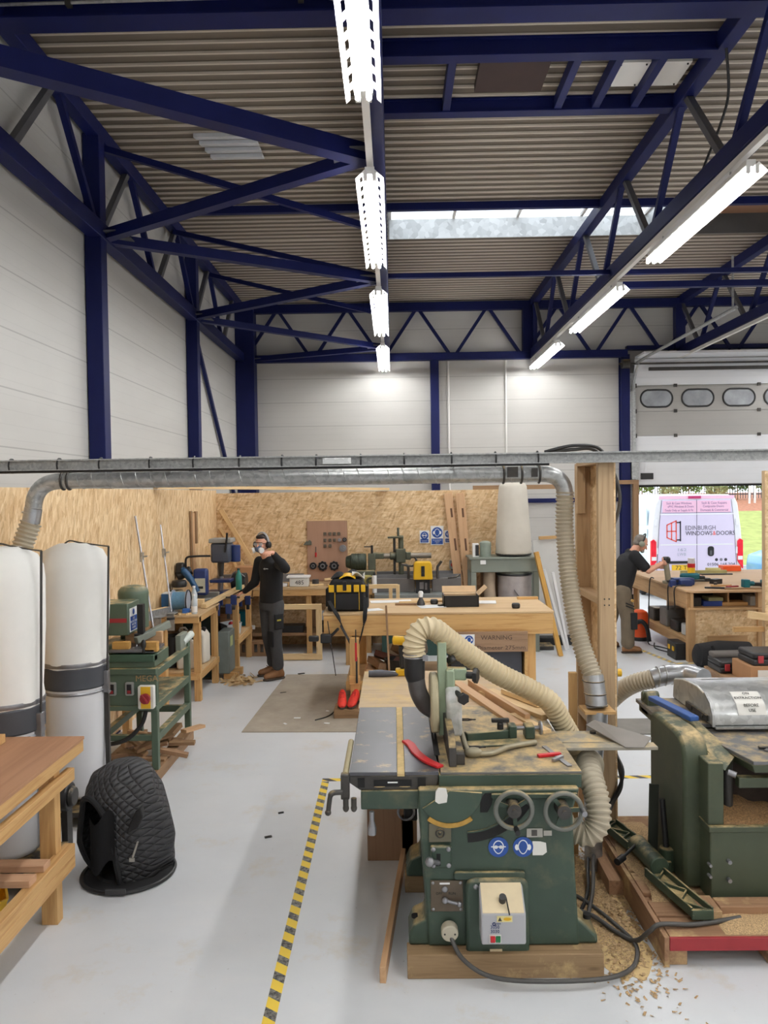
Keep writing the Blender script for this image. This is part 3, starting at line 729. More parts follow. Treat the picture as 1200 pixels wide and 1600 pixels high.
r = thing('isolator_box', 'grey isolator box with yellow knob on the far side of the timber post', 'isolator', (1.5, 5.4, .95))
MB().bx(1.438, 1.53, 5.3, 5.36, .95, 1.18).build('box', plain('grey_plastic', srgb(150, 152, 154), .45, 0, .04), r, .004)
MB().cyl((1.53, 5.33, 1.1), (1.56, 5.33, 1.1), .028).build('knob', YEL, r)

# ================================================================ PANEL SAW
saw = thing('table_saw', 'dusty green cast-iron table saw with two handwheels standing on timber sleepers', 'table saw', (.45, 4.3, 0))
S = .12                                                          # underside of the cast base
body = MB().prism([(.14, S), (.125, .45), (.1, .79), (.1, .905), (.895, .905), (.86, .79), (.872, .45), (.89, S)], 'y', 3.76, 4.66)
cab = body.build('cabinet', DGREEN, saw, .012)
MB().prism([(.045, S), (.045, .17), (.07, .225), (.125, .25), (.15, .34), (.15, S)], 'y', 3.77, 3.95).build('foot', DGREEN, saw, .015)
MB().prism([(.045, S), (.045, .17), (.07, .225), (.125, .25), (.15, .34), (.15, S)], 'y', 4.45, 4.63).build('foot', DGREEN, saw, .015)
MB().prism([(.985, S), (.98, .16), (.94, .2), (.9, .24), (.86, .27), (.86, S), (.92, S)], 'y', 3.77, 3.95).build('foot', DGREEN, saw, .015)
mb = MB()
for x in (.08, .945): mb.cyl((x, 3.84, .225 if x < .5 else .215), (x, 3.84, .235), .02)
mb.build('bolt_hole', BLACKM, saw, each=True)
# tables
MB().bx(.215, .915, 3.8, 4.98, .962, .975).build('table', TABLER, saw, .002)
MB().bx(.205, .915, 3.8, 3.84, .89, .962).bx(.885, .915, 3.84, 4.98, .89, .962).bx(.215, .885, 4.95, 4.98, .89, .962).build('table_apron', DGREEN, saw, .006)
MB().bx(-.24, -.002, 3.81, 4.98, .957, .975).bx(.036, .205, 3.81, 4.98, .957, .975).build('sliding_table', TABLEM, saw, .002)
MB().bx(-.001, .035, 3.8, 4.98, .957, .971).build('table_groove', plain('dusty_groove', srgb(206, 180, 128), .9, 0, .15, 20), saw)
pf = [(-.24, .957), (-.24, .92), (-.19, .885), (.19, .885), (.205, .93), (.205, .957)]
MB().prism(pf, 'y', 3.812, 4.97).build('carriage', DSTEEL, saw, .004)
mb = MB().bx(-.12, .07, 3.806, 3.814, .905, .935).bx(-.2, -.165, 3.806, 3.814, .9, .945).bx(.1, .14, 3.806, 3.814, .9, .945)
mb.build('carriage_slot', BLACKM, saw, each=True)
MB().bx(-.05, .0, 3.803, 3.808, .922, .928).build('carriage_scale', SIGNW, saw)
mb = MB()
for x in (-.09, .035): mb.lathe([(.035, 0), (.02, .012), (0, .022)], (x, 3.82, .9), n=10, sy=.4)
mb.build('dust_heap', SAWD, saw, each=True)
MB().bx(-.185, .2, 3.8, 4.6, .79, .885).build('slide_bed', DGREEN, saw, .006)
MB().tube(spline([(-.13, 3.78, .79), (-.13, 3.78, .74)], 2), .012).lathe([(.012, 0), (.022, -.04), (.02, -.07), (0, -.075)], (-.13, 3.78, .745), n=14).build('lock_knob', STEEL, saw)
# side clamp bar, crank handle
MB().tube([(-.262, 3.83, .955), (-.262, 4.35, .955)], .016).build('bar', plain('dusty_bar', srgb(172, 160, 126), .6, .1, .1, 8), saw)
MB().bx(-.285, -.242, 3.8, 3.85, .84, .965).build('bracket', DSTEEL, saw, .006)
MB().tube(spline([(-.28, 3.8, .88), (-.32, 3.78, .885), (-.335, 3.77, .87), (-.345, 3.76, .8)], 6), [.014] * 12 + [.012] * 7, 10).sph((-.346, 3.76, .795), .016).build('crank_handle', DSTEEL, saw)
mb = MB()
for x in (-.26, -.22): mb.cyl((x, 3.8, .85), (x, 3.8, .8), .014).sph((x, 3.8, .8), (.016, .016, .02))
mb.build('clamp_knobs', DSTEEL, saw)
# front of the cabinet
YS = 3.758
def arc_strip(cx, cz, r0, r1, a0, a1, y0, y1, n=14):
    p = [(cx + r1 * math.cos(a0 + (a1 - a0) * i / n), cz + r1 * math.sin(a0 + (a1 - a0) * i / n)) for i in range(n + 1)]
    p += [(cx + r0 * math.cos(a1 + (a0 - a1) * i / n), cz + r0 * math.sin(a1 + (a0 - a1) * i / n)) for i in range(n + 1)]
    return MB().prism(p, 'y', y0, y1)
arc_strip(.33, 1.02, .33, .38, -PI * .49, -PI * .18, YS - .001, YS + .01).build('tilt_slot', BLACKM, saw)  # black strip set proud; the slot's inner shade is its colour
arc_strip(.33, 1.02, .325, .332, -PI * .49, -PI * .18, YS - .006, YS + .01).build('slot_lip', DGREEN, saw)
MB().prism([(.405, .79), (.405, .86), (.43, .885), (.47, .885), (.462, .83), (.44, .79)], 'y', YS - .002, YS + .01).build('sight_opening', BLACKM, saw)  # black plate on the front; shade inside the opening is its colour
MB().bx(.46, .88, YS - .016, YS + .01, .862, .884).build('scale_rail', DGREEN, saw, .003)
arc_strip(.255, .9, .16, .182, -PI * .71, -PI * .29, YS - .012, YS + .01).build('tilt_scale', plain('brass_scale', srgb(182, 142, 66), .5, .2, .2, 20), saw)
arc_strip(.255, .9, .0, .162, -PI * .82, -PI * .02, YS - .008, YS + .01).build('trunnion_cover', DGREEN, saw, .004)
tn = MB()
rg = [(.183, .85), (.187, .9), (.2, .915), (.238, .912), (.245, .88), (.24, .845), (.2, .838)]
tn.prism(rg, 'y', YS - .0105, YS).build('torn_label', PAPER, saw)
def wheel(cx, cz, ang):
    wy = 3.69
    w_ = MB().tor((cx, wy, cz), .088, .012, 'y', 36, 10).build('handwheel', plain('cast_wheel', srgb(112, 114, 108), .5, .35, .1, 8, 0, 60, .3), saw)
    mb = MB()
    for k in range(3):
        a = ang + 2 * PI * k / 3; mb.bar((cx, wy + .012, cz), (cx + .082 * math.cos(a), wy, cz + .082 * math.sin(a)), .02, .01, (0, 1, 0))
    mb.build('spokes', DGREEN, w_)
    MB().cyl((cx, wy - .02, cz), (cx, YS, cz), .034).cyl((cx, wy - .024, cz), (cx, wy - .02, cz), .012).build('hub', DSTEEL, w_)
    a = ang + PI * .02
    MB().cyl((cx + .088 * math.cos(ang), wy, cz + .088 * math.sin(ang)), (cx + .088 * math.cos(ang), wy - .06, cz + .088 * math.sin(ang)), .013).build('grip', BLACK if ang < 0 else STEEL, w_)
wheel(.56, .828, -PI / 2 + .1); wheel(.8, .82, .1)
def blue_sign(cx, cz, y, R_, kind, parent, name='safety_sign', plate=None):
    d = MB().cyl((cx, y, cz), (cx, y + .0015, cz), R_, n=32).build(name, SIGNB, parent)
    def face(sx, sz, oz=0): return [(cx + R_ * sx * math.cos(a) * (1 - .25 * max(0, -math.sin(a))), cz + R_ * (oz + sz * math.sin(a))) for a in [2 * PI * i / 24 for i in range(24)]]
    if kind == 'eye':
        MB().prism(face(.55, .68), 'y', y - .0006, y).build('face_symbol', SIGNW, d)
        MB().prism(face(.45, .58), 'y', y - .0011, y - .0006).build('face_shade', SIGNB, d)
        m2 = MB()
        for s_ in (-1, 1): m2.prism([(cx + R_ * (s_ * .25 + .21 * math.cos(a)), cz + R_ * (.02 + .17 * math.sin(a))) for a in [2 * PI * i / 16 for i in range(16)]], 'y', y - .0016, y - .0011)
        m2.bx(cx - R_ * .72, cx + R_ * .72, y - .0016, y - .0011, cz, cz + R_ * .1).build('goggles', SIGNW, d)
    else:
        m2 = MB().prism(face(.52, .72), 'y', y - .0006, y)
        for s_ in (-1, 1): m2.prism([(cx + R_ * (s_ * .6 + .2 * math.cos(a)), cz + R_ * (-.02 + .3 * math.sin(a))) for a in [2 * PI * i / 16 for i in range(16)]], 'y', y - .0008, y)
        m2.build('ear_defenders', SIGNW, d)
        MB().prism(face(.42, .62), 'y', y - .0013, y - .0008).build('face_symbol', SIGNB, d)
    return d
blue_sign(.492, .617, YS - .003, .05, 'eye', saw); blue_sign(.613, .617, YS - .003, .05, 'ear', saw)
MB().prism([(.66, .575), (.66, .645), (.7, .643), (.726, .636), (.73, .59), (.71, .575)], 'y', YS - .0025, YS).build('torn_label', PAPER, saw)
lp = MB().bx(.632, .71, YS - .003, YS, .665, .708).bx(.715, .755, YS - .003, YS, .672, .697).build('rating_plate', plain('plate', srgb(176, 172, 164), .4, .4, .05), saw)
MB().bx(.655, .683, YS - .0036, YS - .003, .672, .702).build('plate_symbol', DSTEEL, lp)
pp = MB().bx(.15, .26, YS - .006, YS, .645, .74).build('pilot_plate', plain('pewter_plate', srgb(104, 100, 84), .5, .3, .1), saw, .002)
MB().tor((.205, YS - .008, .69), .02, .004, 'y', 18, 6).sph((.205, YS - .006, .69), .008).build('pilot_lamp', DSTEEL, pp)
# lever switch box
sb = MB().bx(.155, .26, YS - .03, YS, .525, .635).build('switch_box', DGREEN, saw, .01)
mb = MB()
for x in (.17, .245):
    for z in (.54, .62): mb.sph((x, YS - .03, z), (.012, .006, .012), 12, 6)
mb.build('bolt', STEEL, sb, each=True)
MB().bx(.185, .205, YS - .033, YS - .028, .54, .6).build('lever_slot', BLACKM, sb)
MB().tube([(.195, YS - .03, .555), (.16, YS - .07, .58)], .012).sph((.15, YS - .08, .583), .023).build('lever', STEEL, sb)
# isolator plate with turning handle, plug socket
ip = MB().bx(.155, .315, YS - .008, YS, .3, .455).build('control_plate', plain('brown_plate', srgb(92, 80, 66), .5, .2, .15, 10), saw, .002)
mb = MB()
for x in (.167, .303):
    for z in (.312, .443): mb.sph((x, YS - .008, z), (.008, .004, .008), 10, 5)
mb.build('screw', STEEL, ip, each=True)
MB().tube([(.225, YS - .02, .362), (.295, YS - .03, .348)], .008).sph((.225, YS - .02, .362), .016).sph((.295, YS - .03, .348), .014).cyl((.225, YS, .362), (.225, YS - .02, .362), .012).build('turn_handle', STEEL, ip)
MB().sph((.225, YS - .01, .412), (.016, .008, .016)).build('button', STEEL, ip)
MB().bx(.2, .25, YS - .0095, YS - .008, .436, .445).build('plate_label', SIGNW, ip)
text('plate_text', 'OFF      RUN', .018, (.23, YS - .0085, .39), *FRONT, BLACKM, ip)
sk = MB().cyl((.245, YS, .215), (.245, YS - .05, .21), .042, n=24).build('cable_box', plain('pale_cap', srgb(188, 180, 160), .5, 0, .08, 8), saw, .006)
mb = MB()
for x in (.22, .27): mb.cyl((x, YS - .051, .21), (x, YS - .05, .21), .005, n=8)
mb.build('screw', DSTEEL, sk, each=True)
# electrical door and starter
def rrect(x0, x1, z0, z1, r_, n=5):
    p = []
    for cx, cz, a0 in ((x1 - r_, z1 - r_, 0), (x0 + r_, z1 - r_, PI / 2), (x0 + r_, z0 + r_, PI), (x1 - r_, z0 + r_, PI * 1.5)):
        p += [(cx + r_ * math.cos(a0 + PI / 2 * i / n), cz + r_ * math.sin(a0 + PI / 2 * i / n)) for i in range(n + 1)]
    return p
MB().prism(rrect(.27, .62, .462, .5, .015), 'y', YS - .02, YS).build('cover_ledge', DGREEN, saw, .004)
dr = MB().prism(rrect(.325, .635, .035 + S * .1, .475, .045), 'y', YS - .04, YS).build('electrics_cover', DGREEN, saw, .016)
mb = MB()
for x in (.375, .585):
    for z in (.075, .44): mb.sph((x, YS - .042, z), (.013, .008, .013), 12, 6)
mb.build('bolt', STEEL, dr, each=True)
GRY = plain('starter_grey', srgb(176, 176, 180), .45, 0, .03)
bx_ = MB(); yA, yB = YS - .042, YS - .15
bx_.add([(x, y, z) for x, (pr) in ((.388, 0), (.6, 1)) for y, z in ((yA, .2), (yB, .185), (yB, .335), (yA, .43))], [(0, 1, 2, 3), (7, 6, 5, 4), (0, 4, 5, 1), (1, 5, 6, 2), (2, 6, 7, 3), (3, 7, 4, 0)])
sx_ = bx_.build('starter_box', GRY, dr, .008); sx_.location = (0, 0, .03)
sl = MB(); sl.add([(.395, yB + .003, .34), (.592, yB + .003, .34), (.592, yA - .004, .433), (.395, yA - .004, .433), (.395, yB + .003, .334), (.592, yB + .003, .334), (.592, yA - .004, .427), (.395, yA - .004, .427)], [(0, 1, 2, 3), (7, 6, 5, 4), (0, 4, 5, 1), (1, 5, 6, 2), (2, 6, 7, 3), (3, 7, 4, 0)])
sl.build('dusty_lid', CREAM, sx_)
MB().cyl((.494, yB + .05, .365), (.494, yB + .025, .405), .017).build('reset_knob', BLACK, sx_)
MB().bar((.51, yB + .03, .4), (.522, yB - .002, .33), .005, .004).build('knob_tether', BLACKM, sx_)
MB().bx(.425, .481, yB - .003, yB, .197, .235).build('button_frame', PAPER, sx_)
MB().bx(.43, .452, yB - .009, yB - .002, .202, .231).build('stop_button', REDP, sx_)
MB().bx(.455, .477, yB - .009, yB - .002, .202, .231).build('start_button', plain('green_button', srgb(20, 110, 60), .4), sx_)
wl = MB().bx(.462, .535, yB - .0015, yB, .297, .325).build('warning_label', plain('pale_yellow', srgb(228, 214, 150), .5), sx_)
MB().prism([(.466, .301), (.486, .301), (.476, .321)], 'y', yB - .0022, yB - .0015).build('warning_triangle', DSTEEL, wl)
MB().prism([(.511 + .019 * math.cos(a), .311 + .008 * math.sin(a)) for a in [2 * PI * i / 18 for i in range(18)]], 'y', yB - .0022, yB - .0015).build('warning_oval', YELD, wl)
MB().tor((.448, yB - .0015, .287), .007, .0022, 'y', 14, 5, .6, 2 * PI).build('maker_mark', NAVYT, sx_)
text('maker_text', 'MEM', .012, (.468, yB - .001, .287), *FRONT, NAVYT, sx_)
text('model_text', '3050', .022, (.452, yB - .001, .272), *FRONT, NAVYT, sx_)
text('model_text', '3030', .022, (.452, yB - .001, .251), *FRONT, NAVYT, sx_)
MB().bx(.44, .5, YS - .044, YS - .04, .118, .131).build('small_plate', CREAM, dr)
# blade, fence and guard
MB().bx(.196, .226, 4.05, 4.92, .9735, .9765).build('blade_slot', BLACKM, saw)
bl = [(4.5 + (r_ := (.2 if i % 2 else .19)) * math.cos(2 * PI * i / 60), .92 + r_ * math.sin(2 * PI * i / 60)) for i in range(60)]
MB().prism(bl, 'x', .208, .212).build('saw_blade', STEEL, saw)
MB().prism([(3.87, .976), (3.88, 1.07), (3.98, 1.12), (4.45, 1.13), (4.62, 1.06), (4.62, .976)], 'x', .262, .3).build('fence_plate', DSTEEL, saw, .003)
MB().prism([(3.9, .976), (3.9, 1.03), (4.3, 1.03), (4.3, .976)], 'x', .3, .345).build('fence_foot', DSTEEL, saw, .003)
MB().bar((.385, 4.28, 1.0), (.64, 4.34, 1.0), .055, .05).bar((.385, 4.2, .982), (.68, 4.24, .982), .09, .012).build('fence_casting', DGREEN, saw, .008)
MB().bx(.63, .675, 4.3, 4.38, .976, 1.05).bx(.72, .775, 4.29, 4.38, .976, 1.05).build('fence_lug', DGREEN, saw, .008, each=True)
MB().cyl((.675, 4.33, 1.03), (.72, 4.33, 1.03), .012).cyl((.775, 4.33, 1.03), (.81, 4.33, 1.03), .012).lathe([(.036, 0), (.04, .006), (.036, .014), (0, .016)], (.805, 4.33, 1.03), rxyz(0, PI / 2, 0)).build('fine_adjuster', STEEL, saw)
MB().cyl((.585, 4.33, 1.02), (.585, 4.33, 1.06), .018).bar((.535, 4.33, 1.075), (.635, 4.33, 1.075), .026, .022).cyl((.585, 4.33, 1.05), (.585, 4.33, 1.075), .014).build('fence_lock', BLACK, saw, .004)
rod = spline([(.335, 4.62, 1.06), (.36, 4.45, 1.03), (.37, 4.1, 1.0), (.4, 4.02, .995), (.5, 4.03, .99), (.6, 4.12, .992), (.76, 4.2, .99)], 8)
MB().tube(rod, .015, 10).sph((.4, 4.02, .998), (.05, .03, .028)).build('guide_rod', plain('dull_rod', srgb(150, 142, 120), .45, .4, .1, 8), saw)
for y in (4.1, 4.6):
    MB().tube([(.32, y - .015, 1.0), (.43, y - .015, 1.0), (.455, y, 1.0), (.43, y + .015, 1.0), (.32, y + .015, 1.0)], .004, 6).cyl((.455, y, 1.0), (.475, y, 1.0), .004, n=6).build('shackle', BLACK, saw)
# crown guard
gd = thing('crown_guard', 'pale green saw guard with arm, clear visor and black star knobs above the blade', 'saw guard', (.25, 4.5, 1.0))
GG = plain('guard_green', srgb(150, 166, 140), .45, .05, .08, 10, 0, 60, .35)
MB().prism([(4.3, 1.0), (4.32, 1.2), (4.33, 1.52), (4.38, 1.525), (4.44, 1.2), (4.42, 1.0)], 'x', .236, .286).build('arm', GG, gd, .006)
MB().prism([(4.38 + .17 * math.cos(a), 1.13 + .21 * math.sin(a)) for a in [PI * i / 18 for i in range(19)]] + [(4.21, 1.04), (4.55, 1.04)], 'x', .19, .235).build('hood', plain('tan_hood', srgb(172, 162, 132), .5, 0, .08, 8), gd, .012)
MB().bar((.262, 4.36, 1.34), (.4, 4.36, 1.335), .05, .07).prism([(4.3, 1.18), (4.3, 1.37), (4.4, 1.37), (4.4, 1.18)], 'x', .28, .33).build('bracket', GG, gd, .01)
t = NT('scratched_visor'); t.col(t.ramp(t.noise(t.coord(), 14, 4), [(.4, (.62, .64, .6)), (.65, (.9, .9, .9))])); t.b.inputs['Alpha'].default_value = .62
MB().prism([(4.2, 1.02), (4.19, 1.2), (4.3, 1.28), (4.46, 1.24), (4.5, 1.1), (4.44, 1.0)], 'x', .275, .36).build('visor', t.done(.25), gd, .02)
def knob(p, q, r_, name='star_knob'):
    p, q = V(p), V(q); mb = MB().cyl(p, q, r_ * .45); d = (q - p).normalized()
    R_ = d.to_track_quat('Z', 'Y').to_matrix()
    pr = [((r_ if i % 2 else r_ * .84) * math.cos(2 * PI * i / 12), (r_ if i % 2 else r_ * .84) * math.sin(2 * PI * i / 12)) for i in range(12)]
    vs = [q + R_ @ V((x, y, -.012)) for x, y in pr] + [q + R_ @ V((x, y, .012)) for x, y in pr]
    mb.add(vs, [tuple(range(12))[::-1], tuple(range(12, 24))] + [(i, (i + 1) % 12, 12 + (i + 1) % 12, 12 + i) for i in range(12)])
    return mb.build(name, BLACK, gd, .003)
knob((.4, 4.35, 1.33), (.45, 4.33, 1.33), .045); knob((.33, 4.3, 1.25), (.365, 4.18, 1.24), .034)
MB().cyl((.3, 4.4, 1.4), (.33, 4.38, 1.42), .02).sph((.32, 4.38, 1.41), .022).build('clamp_bolt', BLACK, gd)
MB().tube([(.105, 4.34, 1.45), (.105, 4.34, 1.34), (.112, 4.34, 1.31)], [.06, .058, .052], 18).build('boot', BLACK, gd)
MB().tube(spline([(.11, 4.34, 1.33), (.125, 4.34, 1.24), (.165, 4.36, 1.16), (.235, 4.38, 1.11)], 6), .05, 18).build('taped_bend', plain('dark_tape', srgb(82, 80, 80), .4, .2, .2, 14, .4, 30), gd)
MB().tor((.105, 4.34, 1.455), .057, .006, 'z', 22, 8).tor((.105, 4.34, 1.44), .057, .005, 'z', 22, 8).bx(.15, .18, 4.27, 4.29, 1.43, 1.46).build('hose_clip', STEEL, gd)
MB().hose([(.105, 4.34, 1.45), (.105, 4.34, 1.52), (.14, 4.35, 1.585), (.21, 4.37, 1.595), (.3, 4.42, 1.52), (.42, 4.48, 1.42), (.6, 4.55, 1.29), (.78, 4.6, 1.19), (.92, 4.62, 1.1), (1.0, 4.66, .97), (1.1, 4.72, .8), (1.2, 4.78, .66)], .066, .027, .009, 20).build('flexible_hose', HOSE, None, label='cream ribbed hose arching from the saw guard down behind the table', cat='hose')
MB().hose([(1.2, 4.75, .6), (1.16, 4.55, .74), (1.08, 4.33, .83), (1.05, 4.16, .81), (1.06, 4.06, .72), (1.05, 4.02, .62), (.99, 4.02, .56), (.88, 4.06, .59)], .068, .027, .009, 20).build('flexible_hose', HOSEG, None, label='ribbed hose bulging out beside the right handwheel of the table saw', cat='hose')
# rear extension: outfeed sheet and right wing
MB().bx(-.25, .88, 4.985, 6.02, .945, .968).build('outfeed_board', PLYD, saw, .002)
mb = MB()
for x in (-.2, .82): mb.bx(x - .04, x + .04, 5.88, 5.97, 0, .945)
mb.build('outfeed_leg', PINE, saw, .002, each=True)
MB().bx(-.22, .86, 5.9, 5.95, .86, .945).build('outfeed_rail', PINE, saw, .002)
MB().bx(.5, 1.42, 4.17, 4.25, .95, .968).bx(.78, 1.3, 4.27, 4.47, .95, .966).build('extension', plain('dusty_bar2', srgb(150, 144, 130), .55, .2, .12, 10, 0, 60, .25), saw, .003)
MB().cyl((1.13, 4.42, .966), (1.13, 4.42, .98), .018).build('stop_pin', DSTEEL, saw)
for lab, y0, y1 in (('front timber sleeper under the table saw', 3.69, 3.8), ('rear timber sleeper under the table saw', 4.5, 4.62)):
    MB().bx(.035, .99, y0, y1, .0, S).build('timber_sleeper', wood('sleeper', srgb(160, 132, 98), srgb(122, 96, 66), True, .7, .1), None, .004, label=lab, cat='sleeper')
# things on the saw
r = thing('push_stick', 'red plastic push stick lying on the saw table', 'push stick', (.12, 4.05, .976))
pts = spline([(.045, 4.27, .983), (.075, 4.2, .983), (.1, 4.08, .983), (.15, 3.95, .983), (.215, 3.86, .983)], 5)
mb = MB()
for i, (a, b) in enumerate(zip(pts, pts[1:])): mb.bar(a, b + (b - a) * .25, .048 - .012 * abs(i / len(pts) - .45), .014)
mb.build('handle', REDP, r, .003)
r = thing('combination_square', 'combination square with red stock and steel blade on the saw table', 'square', (.78, 4.02, .976))
MB().bar((.735, 4.0, .984), (.86, 4.03, .984), .026, .016).build('stock', REDP, r, .003)
MB().bar((.8, 3.93, .984), (.86, 3.99, .984), .02, .016).build('stock_edge', STEEL, r, .002)
MB().bar((.8, 4.17, .979), (.87, 3.86, .979), .026, .004).build('blade', STEEL, r)
r = thing('steel_offcut', 'grey metal plate leaning across the saw wing', 'metal plate', (1.25, 4.3, .97))
MB().add([(1.1, 4.46, 1.005), (1.16, 4.5, 1.02), (1.42, 4.28, .985), (1.34, 4.16, .97), (1.24, 4.16, .972), (1.1, 4.46, 1.0), (1.16, 4.5, 1.015), (1.42, 4.28, .98), (1.34, 4.16, .965), (1.24, 4.16, .967)], [(0, 1, 2, 3, 4), (9, 8, 7, 6, 5)] + [(i, (i + 1) % 5, 5 + (i + 1) % 5, 5 + i) for i in range(5)]).build('plate', plain('grey_plate', srgb(126, 120, 114), .5, .3, .1, 6), r)
for i, (p, q, wd, h_, m, lab) in enumerate((
        ((.44, 5.55, .982), (.72, 4.52, .982), .07, .028, BEECH, 'planed hardwood strip with a groove, lowest under the cream hose'),
        ((.53, 5.5, .998), (.79, 4.62, .998), .035, .05, BEECH, 'narrow hardwood strip lying along the grooved one'),
        ((.62, 5.3, .985), (.94, 4.7, .985), .13, .03, PINE2, 'wide pale board under the cream hose'),
        ((.72, 4.75, .985), (.865, 4.4, .985), .055, .022, PINE2, 'short pale offcut pointing at the fence knob'),
        ((.75, 5.2, 1.02), (.93, 4.85, 1.02), .1, .03, PINE2, 'pale block stacked behind the wide board'))):
    MB().bar(p, q, wd, h_).build('timber_strip', m, None, .002, label=lab, cat='timber strip', group='timber strips on the saw table')
r = thing('cordless_drill', 'yellow and black cordless drill standing on the sheet behind the saw', 'drill', (.1, 5.88, .968))
MB().bx(-.005, .09, 5.84, 5.92, .968, 1.02).build('battery', YELD, r, .01)
MB().bar((.05, 5.88, 1.02), (.04, 5.88, 1.2), .04, .045, (0, 1, 0)).build('grip', BLACK, r, .012)
MB().cyl((-.02, 5.9, 1.235), (.09, 5.87, 1.235), .036).build('motor_housing', YELD, r, .01)
MB().cyl((.09, 5.87, 1.235), (.14, 5.856, 1.235), .028, .018).build('chuck', BLACK, r, .004)
r = thing('glue_gun', 'grey tapered nozzle tool lying at the back edge of the saw sheet', 'tool', (-.1, 5.85, .968))
MB().tube([(-.21, 5.84, .992), (-.08, 5.84, .992), (0, 5.85, .985), (.03, 5.85, .98)], [.026, .026, .016, .006], 14).build('barrel', plain('slate_plastic', srgb(78, 80, 90), .5), r)
MB().bx(-.18, -.1, 5.9, 5.94, .968, 1.0).build('clip', BLACK, r, .004)
MB().bar((-.1, 5.93, .985), (.0, 5.9, .985), .06, .006).build('paper_scrap', PAPER, None, label='folded paper scrap behind the grey nozzle tool', cat='paper')
# floor beam and box beside the saw
MB().bar((-.085, 3.66, .04), (.06, 5.2, .04), .03, .08).build('floor_batten', BEECH, None, .002, label='long thin batten lying on the floor left of the table saw', cat='batten')
MB().bx(-.2, .12, 4.9, 5.05, 0, .62).bx(.02, .1, 4.9, 5.4, 0, .3).build('timber_block', wood('dark_board', srgb(150, 116, 88), srgb(120, 88, 64)), None, .004, label='brown timber block under the sliding table of the saw', cat='timber block')
r = thing('cable_reel', 'black cable reel tucked under the table saw at the left', 'reel', (.03, 4.9, .35))
MB().bx(.035, .12, 4.75, 4.85, .32, .45).build('frame', BLACK, r, .01)
MB().tor((.05, 4.74, .385), .05, .008, 'y', 18, 6).build('coil', STEEL, r)
# supply cable
MB().tube(spline([(.25, 3.72, .19), (.3, 3.66, .12), (.42, 3.62, .06), (.62, 3.6, .045), (.95, 3.62, .04), (1.12, 3.72, .02), (1.2, 3.85, .02), (1.21, 4.0, .015), (1.1, 4.3, .015), (.98, 4.5, .015)], 10), .011, 10).build('supply_cable', RUBBER, None, label='grey supply cable curling across the front of the saw base', cat='cable')
MB().tube(spline([(.9, 4.28, .03), (1.05, 4.2, .03), (1.15, 4.05, .02), (1.22, 3.95, .03), (1.265, 3.86, .13), (1.32, 3.85, .172), (1.5, 3.86, .165), (1.75, 3.92, .165)], 10), .012, 10).build('supply_cable', RUBBER, None, label='grey cable rising from the floor onto the front of the red-edged pallet', cat='cable')

# ================================================================ PLANER ON ITS PALLET
pal = thing('pallet', 'dusty timber pallet with a red front board under the planer', 'pallet', (1.85, 4.4, 0))
PW = wood('pallet_wood', srgb(168, 130, 98), srgb(128, 94, 68), True, .75, .35)
PX1 = 2.55
for y0, y1 in ((3.78, 3.95), (3.97, 4.12), (4.2, 4.42), (4.45, 4.68), (4.72, 4.95), (5.0, 5.2)): MB().bx(1.34, PX1, y0, y1, .125, .15).build('deck_board', PW, pal, .003)
MB().bx(1.335, PX1, 3.765, 3.78, .085, .15).build('red_board', REDD, pal, .002)
for x0, x1 in ((1.335, 1.43), (1.83, 1.98), (2.4, 2.53)): MB().bx(x0, x1, 3.79, 5.2, .0, .125).build('runner', PW, pal, .004)
MB().bx(1.31, 1.335, 3.77, 5.2, .0, .15).build('board', PW, pal, .002)
mb = MB().sheet(lambda u, v: (1.36 + u * .25 + .03 * math.sin(v * 9), 4.1 + v * 1.0, .151 + .03 * math.sin(u * PI) * (math.sin(v * PI) ** .5) * (.7 + .3 * math.sin(11 * v + 5 * u))), 10, 20)
mb.sheet(lambda u, v: (1.62 + u * .85, 3.79 + v * .26, .151 + .028 * (math.sin(u * PI) ** .4) * math.sin(v * PI) * (.8 + .25 * math.sin(17 * u))), 26, 8)
tag(mb.build('wood_shavings', CHIPS, None), 'coarse wood shavings spilled over the pallet', 'shavings', kind='stuff')
pln = thing('planer', 'olive green thicknesser planer with galvanised hood on the pallet', 'planer', (2.0, 4.6, .15))
def rc(pts, i, r_, n=6):
    p = V(pts[i]).to_2d(); a = V(pts[i - 1]).to_2d(); b = V(pts[(i + 1) % len(pts)]).to_2d()
    u = p + (a - p).normalized() * r_; w_ = p + (b - p).normalized() * r_
    return [tuple(u * (1 - t) ** 2 + p * 2 * t * (1 - t) + w_ * t * t) for t in [k / n for k in range(n + 1)]]
prof = [(4.22, .16), (4.22, 1.0), (4.78, 1.0), (4.78, .16)]
side = [prof[0]] + rc(prof, 1, .16) + rc(prof, 2, .07) + [prof[3]]
MB().prism(side, 'x', 1.575, 1.72).build('casting', PGREEN, pln, .02)
MB().prism(side, 'x', 2.62, 2.76).build('casting', PGREEN, pln, .02)
MB().bx(1.72, 2.62, 4.9, 4.95, .16, .9).build('panel', PGREEN, pln)
MB().bx(1.665, 2.7, 4.085, 4.3, .155, .55).build('box', PGREEN, pln, .008)
MB().bx(1.655, 2.7, 4.075, 4.3, .535, .565).build('ledge', PGREEN, pln, .004)
MB().bx(1.66, 1.745, 4.1, 4.3, .565, .9).bx(2.6, 2.7, 4.1, 4.3, .565, .9).build('pillar', PGREEN, pln, .006, each=True)
mb = MB()
for z in (.28, .38): mb.cyl((1.76, 4.085, z), (1.76, 4.06, z), .011)
mb.build('stud', STEEL, pln, each=True)
mb = MB()
for z in (.36, .3): mb.cyl((1.66, 4.1, z), (1.66, 4.065, z), .008)
mb.build('hinge', STEEL, pln, each=True)
